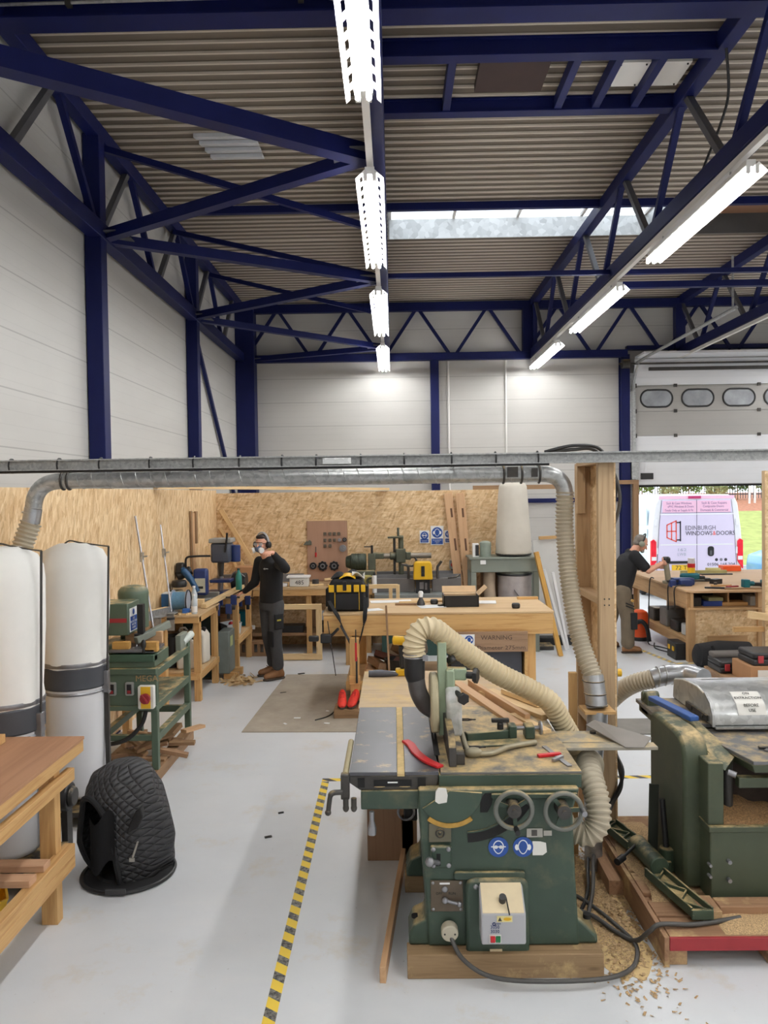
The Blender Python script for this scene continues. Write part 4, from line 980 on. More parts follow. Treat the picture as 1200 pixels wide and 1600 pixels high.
MB().bx(1.74, 2.62, 4.32, 4.5, .5, .86).build('case', plain('shaded_interior', srgb(46, 34, 26), .8, .1, .3, 30), pln)  # very dark box; shade inside the planer opening is painted into it
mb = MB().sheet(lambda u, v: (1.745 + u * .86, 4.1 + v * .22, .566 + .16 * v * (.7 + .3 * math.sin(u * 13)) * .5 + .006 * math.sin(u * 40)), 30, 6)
tag(mb.build('chip_heap', plain('shaded_chips', srgb(136, 104, 68), .9, 0, .5, 120, .8, 90), pln), kind='stuff')  # chip colour darkened for the shade inside the opening
MB().cyl((1.83, 4.26, .57), (1.83, 4.26, .86), .03).build('rise_screw', DSTEEL, pln)
BED = plain('planer_bed', srgb(112, 112, 114), .42, .4, .12, 6, 0, 60, .2)
bed = [(1.76, 4.62), (2.75, 4.62), (2.75, 4.05), (1.88, 4.05)]
MB().prism(bed, 'z', .905, .925).build('infeed_table', BED, pln, .003)
MB().add([(1.755, 4.62, .905), (2.75, 4.62, .905), (2.75, 4.05, .905), (1.875, 4.05, .905), (1.84, 4.6, .82), (2.7, 4.6, .82), (2.7, 4.06, .86), (1.89, 4.06, .86)], [(0, 1, 2, 3), (7, 6, 5, 4), (0, 4, 5, 1), (1, 5, 6, 2), (2, 6, 7, 3), (3, 7, 4, 0)]).build('table_casting', PGREEN, pln, .004)
MB().add([(1.7, 4.6, .99), (1.8, 4.6, .98), (1.86, 4.22, .9), (1.75, 4.1, .86), (1.68, 4.5, .9), (1.86, 4.28, .8)], [(0, 1, 2, 3), (0, 3, 4), (3, 2, 5), (1, 5, 2), (0, 4, 5, 1), (4, 3, 5)]).build('slide_wedge', PGREEN, pln)
MB().bx(1.83, 2.7, 4.11, 4.16, .76, .815).build('fence_rail', PGREEN, pln, .003)
MB().cyl((1.78, 4.13, .84), (1.815, 4.11, .83), .017).build('lock_stub', STEEL, pln)
MB().bx(1.62, 2.7, 4.62, 5.2, .93, .955).build('outfeed_table', BED, pln, .003)
hp = [(4.56, .955), (4.565, 1.02), (4.6, 1.078), (4.68, 1.122), (4.8, 1.142), (5.02, 1.13), (5.2, 1.09), (5.22, .955)]
hd = MB().prism(hp, 'x', 1.875, 2.7).build('hood', ZINC, pln, .01)
MB().prism([(4.545, .955), (4.55, 1.023), (4.59, 1.088), (4.675, 1.134), (4.68, 1.122), (4.6, 1.078), (4.565, 1.02), (4.56, .955)], 'x', 1.87, 1.885).bx(1.885, 2.7, 4.535, 4.56, .945, .957).build('hood_rim', GALV, hd)
def on_hood(u0, u1, s0, s1, m, nm, off=.004):
    ps = [V(p) for p in hp[:6]]
    def pt(t):
        k = t * 4.999; i = int(k); a, b = V((*hp[i], 0)), V((*hp[i + 1], 0)); p = a.lerp(b, k - i)
        d = (b - a).normalized(); nn = V((-d.y, d.x, 0)); return p + nn * off if nn.x < 0 or nn.y > 0 else p - nn * off
    mb = MB(); mb.sheet(lambda u, v: (lambda p: (u0 + (u1 - u0) * u, p.x, p.y))(pt(s0 + (s1 - s0) * v)), 4, 10); return mb.build(nm, m, hd)
lb = on_hood(2.03, 2.2, .2, .62, PAPER, 'paper_label')
dz = V((0, .085, .075)).normalized()
for s_, (q, z, y) in (('ON', (2.115, 1.117, 4.665)), ('EXTRACTION', (2.115, 1.098, 4.635)), ('BEFORE', (2.115, 1.068, 4.592)), ('USE', (2.115, 1.042, 4.577))):
    n_ = V((0, -.48, .88)) if z > 1.08 else V((0, -.86, .51)); upv = V((0, n_.z, -n_.y))
    text('label_text', s_, .026, V((q, y, z)) + n_ * .008, (1, 0, 0), upv, BLACKM, lb)
MB().add([(1.98, 4.98, 1.1345), (2.14, 5.0, 1.1335), (2.1, 5.1, 1.1145), (1.96, 5.08, 1.119)], [(0, 1, 2, 3)]).build('paper_label', SIGNW, hd)
MB().bar((1.868, 4.62, .985), (1.868, 4.95, .985), .012, .035).cyl((1.855, 4.68, .985), (1.875, 4.68, .985), .012).cyl((1.855, 4.85, .985), (1.875, 4.85, .985), .012).build('hood_bracket', DSTEEL, hd)
MB().prism([(5.0, .88), (5.16, .88), (5.16, .98), (5.13, 1.02), (5.06, 1.035), (5.02, 1.0)], 'x', 1.64, 1.72).cyl((1.63, 5.1, 1.0), (1.74, 5.1, 1.0), .03).bx(1.64, 1.8, 4.95, 5.2, .87, .93).build('bracket', PGREEN, pln, .01)
bp = thing('push_block', 'blue plastic strip lying along the top of the planer', 'push block', (1.7, 4.75, 1.0))
MB().bar((1.66, 4.98, 1.016), (1.745, 4.5, 1.02), .06, .03).build('block', plain('mid_blue', srgb(44, 84, 150), .45, 0, .06), bp, .005)
MB().hose([(1.34, 5.8, .4), (1.5, 5.77, .66), (1.62, 5.67, .85), (1.72, 5.57, .96), (1.85, 5.48, 1.02)], .068, .024, .008, 20).build('flexible_hose', HOSEG, None, label='ribbed hose running from behind the timber post to the planer hood', cat='hose')
r = thing('hose_elbow', 'shiny taped elbow joining the ribbed hose to the planer hood', 'duct', (1.8, 5.45, 1.0))
MB().tube(spline([(1.83, 5.49, 1.015), (1.95, 5.47, 1.05), (2.06, 5.43, 1.06), (2.12, 5.3, 1.06)], 6), .068, 20).build('pipe', SILVER, r)
mb = MB()
for x in (1.86, 1.91, 1.96): mb.tor((x, 5.475, .72 + x * .168), .069, .005, 'x', 20, 6)
mb.build('clamp', GALV, r, each=True)
r = thing('angle_gauge', 'steel angle gauge lying on the planer bed', 'gauge', (2.12, 4.3, .926))
MB().bar((2.02, 4.2, .93), (2.3, 4.42, .93), .03, .008).build('blade', STEEL, r)
MB().bar((2.0, 4.25, .933), (2.2, 4.22, .933), .025, .012).build('stock', DSTEEL, r, .002)
r = thing('planer_fence', 'dark green cast fence bracket lying on the left side of the pallet', 'fence casting', (1.45, 4.4, .15))
FG = plain('dark_green_cast', srgb(54, 70, 54), .5, .1, .15, 10, 0, 60, .3)
for y0, y1, x0, x1 in ((4.62, 4.95, 1.36, 1.44), (3.88, 4.3, 1.44, 1.54)):
    mb = MB().bar((x0, y1, .2), (x1, y0, .2), .11, .012)
    L = V((x1 - x0, y0 - y1, 0))
    for o in (-.052, .052): mb.bar((x0 + o, y1, .215), (x1 + o, y0, .215), .012, .05)
    for k in range(4):
        a, b = V((x0, y1, .21)) + L * k / 4, V((x0, y1, .21)) + L * (k + 1) / 4
        mb.bar(a + V(((-.05 if k % 2 else .05), 0, 0)), b + V(((.05 if k % 2 else -.05), 0, 0)), .01, .03)
    mb.bar((x0 - .055, y0 if y1 < 4.5 else y1, .205), (x1 * 0 + x0 + .055 + (0 if y1 > 4.5 else 0), y0 if y1 < 4.5 else y1, .205), .015, .05) if y1 > 4.5 else mb.bar((x1 - .055, y0, .205), (x1 + .055, y0, .205), .02, .05)
    mb.build('ribbed_arm', FG, r, .003)
MB().tube([(1.44, 4.62, .23), (1.47, 4.3, .24)], .055, 18).bx(1.45, 1.56, 4.36, 4.5, .17, .24).build('pivot_barrel', FG, r, .006)
MB().cyl((1.555, 4.42, .17), (1.555, 4.42, .3), .045).build('socket', FG, r, .006)
MB().cyl((1.555, 4.42, .2), (1.535, 4.45, .57), .017).build('post_bar', BLACK, r)
MB().tube([(1.42, 4.55, .26), (1.28, 4.4, .24)], .009).cyl((1.3, 4.42, .242), (1.25, 4.37, .238), .02).build('locking_lever', BLACK, r)
r = thing('planer_guard_plate', 'dark upright plate propped against the planer side', 'metal plate', (1.5, 4.85, .15))
MB().bar((1.515, 4.56, .155), (1.54, 4.6, .6), .055, .02, (0, 1, 0)).build('plate', plain('dark_olive', srgb(58, 62, 54), .5, .2, .1), r, .003)
for lab, b in (('short timber block between pallet deck and planer front', ((1.6, 3.9, .18), (1.6, 4.06, .18))), ('long timber bearer under the front of the planer', ((1.66, 4.0, .175), (2.5, 4.0, .175)))):
    MB().bar(*b, .1, .055).build('timber_block', PW, None, .003, label=lab, cat='timber block')
r = thing('timber_block', 'timber blocks and batten on the floor beside the post', 'timber block', (1.3, 4.7, 0))
MB().bar((1.28, 5.0, .045), (1.27, 4.45, .045), .09, .09).build('bearer', PW, r, .003)
def scatter(n, cx, cy, sx, sy, mats, name, lab, z=0.0, s0=.006, s1=.02):
    mb = MB()
    vs, fs = [], []
    for i in range(n):
        c = V((random.gauss(cx, sx), random.gauss(cy, sy), z + random.uniform(.001, .006))); u = V((random.uniform(-1, 1), random.uniform(-1, 1), random.uniform(-.25, .25))).normalized() * random.uniform(s0, s1); w_ = u.cross(V((0, 0, 1))) * .5; k = len(vs)
        if c.z - abs(u.z) < z: c.z = z + abs(u.z) + .0005
        vs += [c - u - w_, c + u - w_, c + u + w_ + V((0, 0, .004)), c - u + w_]; fs.append((k, k + 1, k + 2, k + 3))
    mb.add(vs, fs); return tag(mb.build(name, mats, None), lab, 'shavings', kind='stuff')
scatter(3500, 1.14, 4.35, .1, .34, CHIPS, 'wood_shavings', 'wood shavings on the floor between saw and pallet', s1=.014)
mb = MB(); mb.prism([(1.13 + (.2 + .05 * math.sin(5 * a) + .03 * math.sin(11 * a)) * math.cos(a), 4.35 + (.62 + .08 * math.sin(3 * a) + .05 * math.sin(9 * a)) * math.sin(a)) for a in [2 * PI * i / 60 for i in range(60)]], 'z', 0, .003)
tag(mb.build('sawdust', SAWD, None), 'pale sawdust drift on the floor between saw and pallet', 'sawdust', kind='stuff')

# ================================================================ LEFT FOREGROUND: PINE BENCH
tb = thing('timber_bench', 'low pine bench with brown board top beside the white dust collectors', 'bench', (-2.1, 3.7, 0))
TX, TY0, TY1, TZ = -1.88, 2.6, 4.52, .95
MB().bx(-2.72, TX + .02, TY0, TY1, TZ - .018, TZ).build('top_board', HARDB, tb, .002)
MB().bx(TX - .03, TX + .018, TY0, TY1 - .01, TZ - .085, TZ - .018).build('edge_rail', PINE, tb, .003)
MB().bx(TX - .02, TX + .025, TY0, 4.36, TZ - .2, TZ - .13).build('rail', PINE, tb, .003)
MB().bx(-2.7, TX - .03, TY1 - .06, TY1 - .01, TZ - .085, TZ - .018).build('rail', PINE, tb, .003)
for x, y in ((TX - .06, 4.22), (-2.66, 4.3), (-1.96, 2.75), (-2.66, 2.75)): MB().bx(x - .045, x + .045, y - .035, y + .035, 0, TZ - .02).build('leg', PINE, tb, .003)
for z0, z1 in ((.33, .395), (.26, .328)): MB().bx(TX - .03, TX + .03, TY0, 4.33, z0, z1).build('rail', PINE, tb, .003)
MB().bx(TX - .1, TX - .03, 4.08, 4.24, .25, .33).build('rail_block', PINE, tb, .003)
for y, lab in ((4.02, 'rear short timber lying across the lower rail of the pine bench'), (3.86, 'front short timber lying across the lower rail of the pine bench')):
    MB().bx(-2.6, -1.87, y - .04, y + .04, .396, .432).build('timber_batten', wood('pinkish_batten', srgb(206, 166, 132), srgb(176, 132, 100), False), None, .002, label=lab, cat='batten')
MB().bx(-2.7, -2.28, 4.2, 4.42, TZ + .001, TZ + .05).build('timber_block', PINE, None, .003, label='thick pine block on the far left of the brown bench top', cat='timber block')
r = thing('black_bucket', 'black plastic bucket under the pine bench', 'bucket', (-2.14, 3.62, 0))
MB().lathe([(.12, 0), (.165, .32), (.175, .33), (.175, .345), (.155, .345), (.112, .012), (0, .012)], (-2.14, 3.62, 0), n=28).build('bucket', BLACK, r)
MB().tor((-2.14, 3.62, .34), .165, .004, 'z', 24, 6, PI, 2 * PI).build('handle', STEEL, r)
r = thing('yellow_caddy', 'yellow plastic caddy on the floor behind the black bucket', 'caddy', (-2.3, 4.1, 0))
MB().lathe([(.13, 0), (.17, .2), (.18, .22), (.165, .22), (.12, .012), (0, .012)], (-2.28, 4.06, .0), n=6).build('tub', YEL, r)
MB().bx(-2.4, -2.16, 4.04, 4.08, .12, .3).build('divider', YEL, r, .006)
# ================================================================ QUILTED BLACK COVER
t = NT('quilted_black'); v = t.coord('Object')
sx = t.n('ShaderNodeSeparateXYZ'); t.l(v, sx.inputs[0])
def dia(a, b, k): return t.math('ABSOLUTE', t.math('SINE', t.math('MULTIPLY', t.math('ADD', t.math('MULTIPLY', a, 1.0), b), k)))
xy = t.math('ADD', sx.outputs[0], t.math('MULTIPLY', sx.outputs[1], -.6))
q = t.math('MINIMUM', dia(xy, sx.outputs[2], 62), dia(xy, t.math('MULTIPLY', sx.outputs[2], -1.0), 62))
q = t.math('POWER', q, .4)
t.col(t.mix(t.math('MULTIPLY', q, .7), srgb(22, 22, 24), srgb(58, 58, 61))); t.bump(q, .9, .012)
QUILT = t.done(.6)
cv = thing('quilted_cover', 'black quilted cover slumped in a hooped lump on the floor', 'cover', (-1.65, 4.8, 0))
bm_ = MB()
C0 = V((-1.68, 4.82, 0))
def cover(u, v, inner=0):
    a = 2 * PI * u; h = .78
    prof = [(.255, 0), (.295, .1), (.325, .24), (.318, .4), (.285, .54), (.21, .655), (.11, .712), (0, .725)]
    k = v * (len(prof) - 1); i = min(int(k), len(prof) - 2); f = k - i
    r_ = prof[i][0] * (1 - f) + prof[i + 1][0] * f; z = prof[i][1] * (1 - f) + prof[i + 1][1] * f
    r_ *= .9; r_ *= 1 + .05 * math.sin(3 * a + 4 * v) + .025 * math.sin(7 * a + 9 * v) + .045 * math.sin(8 * v + 2 * a) + .03 * math.sin(5 * a - 13 * v)
    r_ -= inner; z -= inner * .5 * v
    lean = .05 * math.sin(v * PI)
    return C0 + V((r_ * math.cos(a) * .95 - lean, r_ * math.sin(a) * .85 - .06 * v, max(z, .004)))
NU, NV = 72, 36
def hole(u, v):                                                  # arched mouth facing left and front
    a = (u * 360) % 360; d = (a - 237 + 180) % 360 - 180
    return v < .6 and (d / 33) ** 2 + ((v - .22) / .35) ** 2 < 1
for inner in (0, .015):
    vs = [cover(i / NU, j / NV, inner) for j in range(NV + 1) for i in range(NU)]
    fs = []
    for j in range(NV):
        for i in range(NU):
            if not hole((i + .5) / NU, (j + .5) / NV): fs.append((j * NU + i, j * NU + (i + 1) % NU, (j + 1) * NU + (i + 1) % NU, (j + 1) * NU + i))
    bm_.add(vs, fs)
bm_.build('shell', QUILT, cv, ang=60)
rim = []
for k in range(40):
    a = 2 * PI * k / 40; u = (237 + 34 * math.cos(a)) / 360; v_ = max(.0, .22 + .36 * math.sin(a)); rim.append(cover(u, v_, -.004))
MB().tube(rim, .018, 8, closed=True).build('mouth_binding', CLOTHB, cv)
MB().prism([(C0.x + .285 * math.cos(a) - .02, C0.y - .05 + .27 * math.sin(a)) for a in [2 * PI * i / 40 for i in range(40)]], 'z', .001, .012).build('base_mat', CLOTHB, cv)
MB().tor((C0.x - .02, C0.y - .05, .014), .28, .012, 'z', 48, 8).build('hem', BLACK, cv)
MB().sheet(lambda u, v: (-1.84 + .14 * u, 4.52 - .02 * math.sin(u * 5), .46 - .3 * v - .04 * math.sin(u * 6)), 8, 8, .006).build('hanging_flap', CLOTHB, cv)
MB().prism([(-1.62, .36), (-1.55, .4), (-1.52, .46), (-1.53, .52), (-1.56, .5), (-1.6, .42)], 'y', 4.51, 4.56).build('vent', BLACKM, cv, .006)
MB().bar((-1.555, 4.52, .31), (-1.585, 4.515, .22), .008, .02, (0, 1, 0)).box((-1.59, 4.513, .205), (.03, .012, .02)).build('zip_pull', plain('zip_grey', srgb(160, 156, 148), .4, .3), cv)
MB().bx(-1.74, -1.62, 4.47, 4.485, .014, .045).build('cloth_label', CLOTHG, cv)
# ================================================================ TWIN-BAG DUST COLLECTORS
def bag_prof(R_, z0, z1, top=True):
    if top: return [(R_ * .9, z0), (R_ * .94, z0 + .05), (R_ * .9, z0 + .12), (R_ * .93, z0 + .25), (R_ * .99, z0 + (z1 - z0) * .5), (R_, z1 - .2), (R_ * .96, z1 - .12), (R_ * .82, z1 - .05), (R_ * .5, z1 - .01), (.1, z1), (0, z1)]
    return [(0, z0), (R_ * .7, z0), (R_ * .8, z0 + .04), (R_ * .84, z0 + .3), (R_ * .88, z1 - .15), (R_ * .88, z1)]
def collector(cx, cy, z_top, zb0, zb1, R_, lab, rz):
    r = thing('dust_collector', lab, 'dust extractor', (cx, cy, 0))
    def wob(prof, amp, nf, n=40):
        mb = MB(); vs = []; 
        for (rr, z) in prof:
            for k in range(n):
                a = 2 * PI * k / n; q = rr * (1 + amp * math.sin(nf * a + z * 9) + amp * .6 * math.sin(2 * nf * a - z * 5)); vs.append((cx + q * math.cos(a), cy + q * math.sin(a), z))
        fs = [(i * n + k, i * n + (k + 1) % n, (i + 1) * n + (k + 1) % n, (i + 1) * n + k) for i in range(len(prof) - 1) for k in range(n)]
        return mb.add(vs, fs)
    fb = wob(bag_prof(R_, zb1, z_top), .012, 5).build('filter_bag', BAG, r, ang=70)
    MB().lathe([(R_ * .94, 0), (R_ * .955, .018), (R_ * .94, .03)], (cx, cy, zb1 + .025), n=40).build('bag_band', STEEL, fb)
    MB().lathe([(R_ * .9, zb0 - .01), (R_ * .935, zb0), (R_ * .935, zb1 + .01), (R_ * .9, zb1 + .02)], (cx, cy, 0), n=40).build('collar_drum', plain('slate_drum', srgb(72, 74, 80), .45, .2, .05), r)
    pb = wob(bag_prof(R_, .18, zb0 + .02, False), .008, 6).build('collection_bag', BAGP, r, ang=70)
    MB().lathe([(R_ * .9, 0), (R_ * .925, .012), (R_ * .9, .022)], (cx, cy, zb0 - .05), n=40).build('bag_band', STEEL, pb)
    a = rz; px, py = cx + (R_ * .95) * math.cos(a), cy + (R_ * .95) * math.sin(a)
    MB().tube([(px, py, zb0 - .1), (px + .06, py - .06, z_top - .02)], .008, 8).tube(spline([(px + .06, py - .06, z_top - .02), (px - .05, py + .02, z_top - .015), (cx + .05, cy, z_top + .005), (cx - .02, cy, z_top + .02), (cx - .06, cy, z_top - .0)], 5), .006, 6).build('bag_hanger', DSTEEL, r)
    MB().bx(px - .03, px + .02, py - .03, py + .02, zb0 - .06, zb0 + .1).cyl((px - .03, py, zb0 - .02), (px + .03, py - .02, zb0 - .06), .014).build('clip', STEEL, r, .004)
    MB().bar((px, py, .08), (px, py, zb0), .03, .03).build('leg', DSTEEL, r)
    px2, py2 = cx - (R_ + .01) * math.cos(a), cy + (R_ - .02) * math.sin(a)
    MB().bar((px2, py2, .08), (px2, py2, zb0), .03, .03).build('leg', DSTEEL, r)
    MB().bx(cx - R_, cx + R_ + .03, cy - R_, cy + R_, .08, .12).build('base_plate', DSTEEL, r, .004)
    for sx, sy in ((1, 1), (1, -1), (-1, 1), (-1, -1)):
        w_ = MB().cyl((cx + sx * R_ * .85 - .02, cy + sy * R_ * .8, .045), (cx + sx * R_ * .85 + .02, cy + sy * R_ * .8, .045), .045).build('castor', BLACK, r)
        MB().bx(cx + sx * R_ * .85 - .03, cx + sx * R_ * .85 + .03, cy + sy * R_ * .8 - .02, cy + sy * R_ * .8 + .02, .05, .09).build('castor_fork', STEEL, w_)
    return r
collector(-2.42, 4.72, 2.07, .95, 1.08, .235, 'nearer white twin-bag dust collector behind the pine bench', -.15)
collector(-2.38, 5.66, 2.03, .99, 1.12, .25, 'white twin-bag dust collector beside the green mortiser', -.1)
r = thing('collector_fan', 'round black fan drum on a stalk beneath the pine bench', 'fan unit', (-2.15, 5.15, .1))
MB().cyl((-2.25, 5.1, .36), (-2.2, 5.1, .36), .095, n=28).build('fan_case', BLACK, r, .01)
MB().cyl((-2.2, 5.1, .36), (-2.17, 5.1, .36), .07, .06, n=24).build('motor', DSTEEL, r, .006)
MB().bx(-2.25, -2.21, 5.06, 5.14, .0, .28).build('mount', DSTEEL, r)

# ================================================================ CHISEL MORTISER
mo = thing('mortiser', 'green chisel mortiser on a welded steel stand with yellow isolator', 'mortiser', (-2.3, 6.7, 0))
X0, X1, Y0, Y1 = -2.5, -1.98, 6.3, 7.3
for x, y in ((X0, Y0), (X1, Y0), (X0, Y1), (X1, Y1)):
    MB().bx(x - .055 if x == X1 else x, x if x == X1 else x + .055, y, y + .055, .1, .92 if y == Y0 else 1.0).build('leg', MGREEN, mo, .005)
for z in (.36, .62, .9):
    MB().bx(X1 - .055, X1, Y0 + .05, Y1, z - .03, z + .03).bx(X0, X0 + .05, Y0 + .05, Y1, z - .03, z + .03).build('rail', MGREEN, mo, .004)
MB().bx(X0, X1, Y1, Y1 + .05, .3, .36).bx(X0 + .05, X1 - .05, Y0 + .01, Y0 + .05, .34, .39).build('cross_rail', MGREEN, mo, .004, each=True)
MB().bx(X0, X1, Y0 - .02, Y0 + .04, .9, .95).bx(X0, X1, Y0 - .015, Y0 + .03, .6, .64).build('rail', MGREEN, mo, .004, each=True)
pnl = MB().bx(X0, X1 - .05, Y0 - .005, Y0 + .02, .64, .9).build('control_panel', MGREEN, mo, .004)
GP = plain('box_grey', srgb(150, 152, 148), .45, 0, .04)
for x in (-2.345, -2.2):
    b = MB().prism(rrect(x - .035, x + .035, .73, .84, .012), 'y', Y0 - .03, Y0 - .005).build('switch', GP, pnl, .004)
    MB().bx(x - .02, x + .02, Y0 - .036, Y0 - .03, .745, .825).build('push_buttons', BLACK, b, .003)
    MB().bx(x - .014, x + .014, Y0 - .039, Y0 - .035, .75, .775).build('stop_button', REDD, b)
b = MB().prism(rrect(-2.12, -1.99, .625, .815, .012), 'y', Y0 - .06, Y0 - .005).build('isolator', PAPER, pnl, .004)
MB().bx(-2.095, -2.015, Y0 - .063, Y0 - .06, .63, .81).build('yellow_field', YEL, b)
MB().cyl((-2.055, Y0 - .06, .715), (-2.055, Y0 - .09, .715), .042).bar((-2.085, Y0 - .09, .75), (-2.025, Y0 - .09, .68), .02, .02, (0, 1, 0)).build('isolator_knob', REDD, b, .004)
text('name_text', 'MEGA', .07, (-2.06, Y0 - .012, .865), *FRONT, plain('tan_letters', srgb(170, 140, 96), .5), pnl)
MB().bx(X0 - .02, X1 - .02, Y0 + .02, Y0 + .42, .95, 1.05).build('table_base', MGREEN, mo, .006)
MB().bx(X0 - .02, -2.36, Y0 + .1, Y0 + .5, 1.02, 1.12).build('block', MGREEN, mo, .006)
MB().bx(-2.38, -2.0, Y0, Y0 + .1, 1.0, 1.06).build('vice_jaw', plain('mort_dark', srgb(60, 84, 66), .5), mo, .006)
MB().bx(-2.38, -2.0, Y0 + .02, Y0 + .3, 1.075, 1.1).build('table_top', STEEL, mo, .003)
MB().bx(-2.34, -2.02, Y0 + .3, Y0 + .34, 1.1, 1.2).build('fence', BEECH, mo, .003)
MB().bx(-2.36, -2.22, Y0 + .04, Y0 + .1, 1.1, 1.16).bx(-2.1, -1.98, Y0 + .02, Y0 + .09, 1.08, 1.16).build('clamp_blocks', wood('golden_block', srgb(206, 160, 88), srgb(178, 130, 64), False), mo, .003)
MB().cyl((-2.08, Y0 - .01, 1.08), (-2.08, Y0 - .01, 1.12), .012).sph((-2.08, Y0 - .01, 1.15), (.022, .022, .04)).build('clamp_handle', BLACK, mo)
hd = MB().bx(-2.6, -2.25, 6.42, 6.72, 1.2, 1.47).build('head', MGREEN, mo, .008)
MB().bx(-2.5, -2.26, 6.416, 6.42, 1.31, 1.345).build('name_strip', REDD, hd)
mb = MB()
for z in (1.25, 1.42):
    mb.cyl((-2.44, 6.42, z), (-2.44, 6.39, z), .026).bar((-2.47, 6.385, z - .01), (-2.41, 6.385, z + .01), .012, .014)
mb.build('lock_knob', DSTEEL, hd)
sg = MB().bx(-2.25, -2.246, 6.46, 6.64, 1.22, 1.42).build('safety_label', SIGNW, hd)
MB().bx(-2.2462, -2.2445, 6.47, 6.63, 1.23, 1.35).build('label_field', SIGNB, sg)
MB().cyl((-2.2462, 6.55, 1.385), (-2.2445, 6.55, 1.385), .025).build('label_symbol', SIGNB, sg)
text('label_text', 'EYE\nPROTECTION\nMUST BE\nWORN', .026, (-2.244, 6.55, 1.29), (0, 1, 0), (0, 0, 1), SIGNW, sg)
MB().lathe([(.13, 0), (.135, .06), (.13, .09), (.1, .125), (.05, .135), (0, .135)], (-2.35, 6.86, 1.44), n=28).cyl((-2.35, 6.86, 1.2), (-2.35, 6.86, 1.44), .13, n=28).build('motor', MGREEN, mo)
MB().bx(-2.42, -2.24, 6.7, 6.84, .95, 1.3).build('column', MGREEN, mo, .01)
MB().bx(-2.2, -2.15, 6.5, 6.56, 1.14, 1.45).cyl((-2.2, 6.5, 1.2), (-2.2, 6.5, 1.14), .026).build('spindle', BLACK, mo)
MB().cyl((-2.2, 6.5, 1.15), (-2.2, 6.42, 1.0), .008).build('chisel', STEEL, mo)
MB().bar((-2.2, 6.46, 1.15), (-2.0, 6.75, 1.24), .05, .06).build('feed_arm', LGREEN, mo, .006)
MB().cyl((-2.0, 6.8, 1.27), (-2.0, 6.8, 1.29), .035).build('arm_knob', BLACK, mo)
MB().cyl((-2.48, 6.3, 1.56), (-2.4, 6.3, 1.57), .014).build('lever_grip', BLACK, mo)
MB().tube([(-2.02, 7.22, .98), (-1.98, 7.4, 1.03)], .035).build('roller', plain('white_roller', srgb(200, 206, 200), .4), mo)
MB().bx(X1 - .07, X1 - .02, 7.1, 7.34, .9, 1.07).build('box', LGREEN, mo, .006)
MB().tube(spline([(-2.08, 6.34, .63), (-2.12, 6.33, .48), (-2.24, 6.3, .36), (-2.4, 6.3, .32), (-2.5, 6.3, .36)], 8), .018, 10).build('supply_cable', BLACK, mo)
MB().bx(X0, X1, Y0 + .1, Y1, .63, .64).build('tray', MGREEN, mo)
tag(mo, None)
# offcuts and skid under the mortiser
r = thing('skid', 'timber skid under the mortiser legs', 'skid', (-2.2, 6.8, 0))
for x in (-2.48, -2.03): MB().bx(x - .05, x + .05, 6.22, 7.42, 0, .1).build('bearer', PINE3, r, .004)
MB().bx(-2.5, -1.99, 6.5, 6.6, .1, .12).bx(-2.5, -1.99, 7.0, 7.1, .1, .12).build('slat', PINE3, r, .003, each=True)
random.seed(3)
spots = [(-2.42, 6.55, .13, .4), (-2.3, 6.6, .14, -.3), (-2.2, 6.75, .14, .2), (-2.35, 6.85, .16, 1.1), (-2.15, 6.9, .17, .5), (-2.25, 7.05, .15, -.5), (-2.42, 7.1, .16, .1), (-2.1, 7.12, .16, 1.4), (-2.32, 6.72, .2, -.8), (-2.2, 6.62, .19, .9), (-2.12, 6.48, .13, 0.0), (-1.95, 6.9, .13, .1), (-1.96, 6.62, .14, 0.05), (-1.9, 7.1, .2, 1.0)]
kinds = ['dark', 'short', 'split', 'narrow', 'pale', 'stubby', 'thin', 'upright', 'crossed', 'topmost', 'front', 'projecting', 'lowest projecting', 'leaning']
where = ['at the back left of the heap', 'near the cable loop', 'in the middle of the heap', 'deep in the heap', 'behind the right stand leg', 'at the rear of the heap', 'against the board wall', 'near the rear leg', 'lying over the others', 'on top of the heap', 'against the front skid slat', 'beyond the stand to the right', 'sticking out at the right under the stand', 'against the others at the far right']
for (x, y, z, a), kd, wh in zip(spots, kinds, where):
    L = random.uniform(.18, .34); m = random.choice([PINE3, BEECH, PW])
    MB().box((x, y, z), (L, random.uniform(.04, .08), random.uniform(.02, .045)), rxyz(random.uniform(-.2, .2), random.uniform(-.25, .25), a)).build('offcut', m, None, .002, label=f'{kd} timber offcut under the green mortiser, {wh}', cat='offcut', group='offcuts heaped under the mortiser')

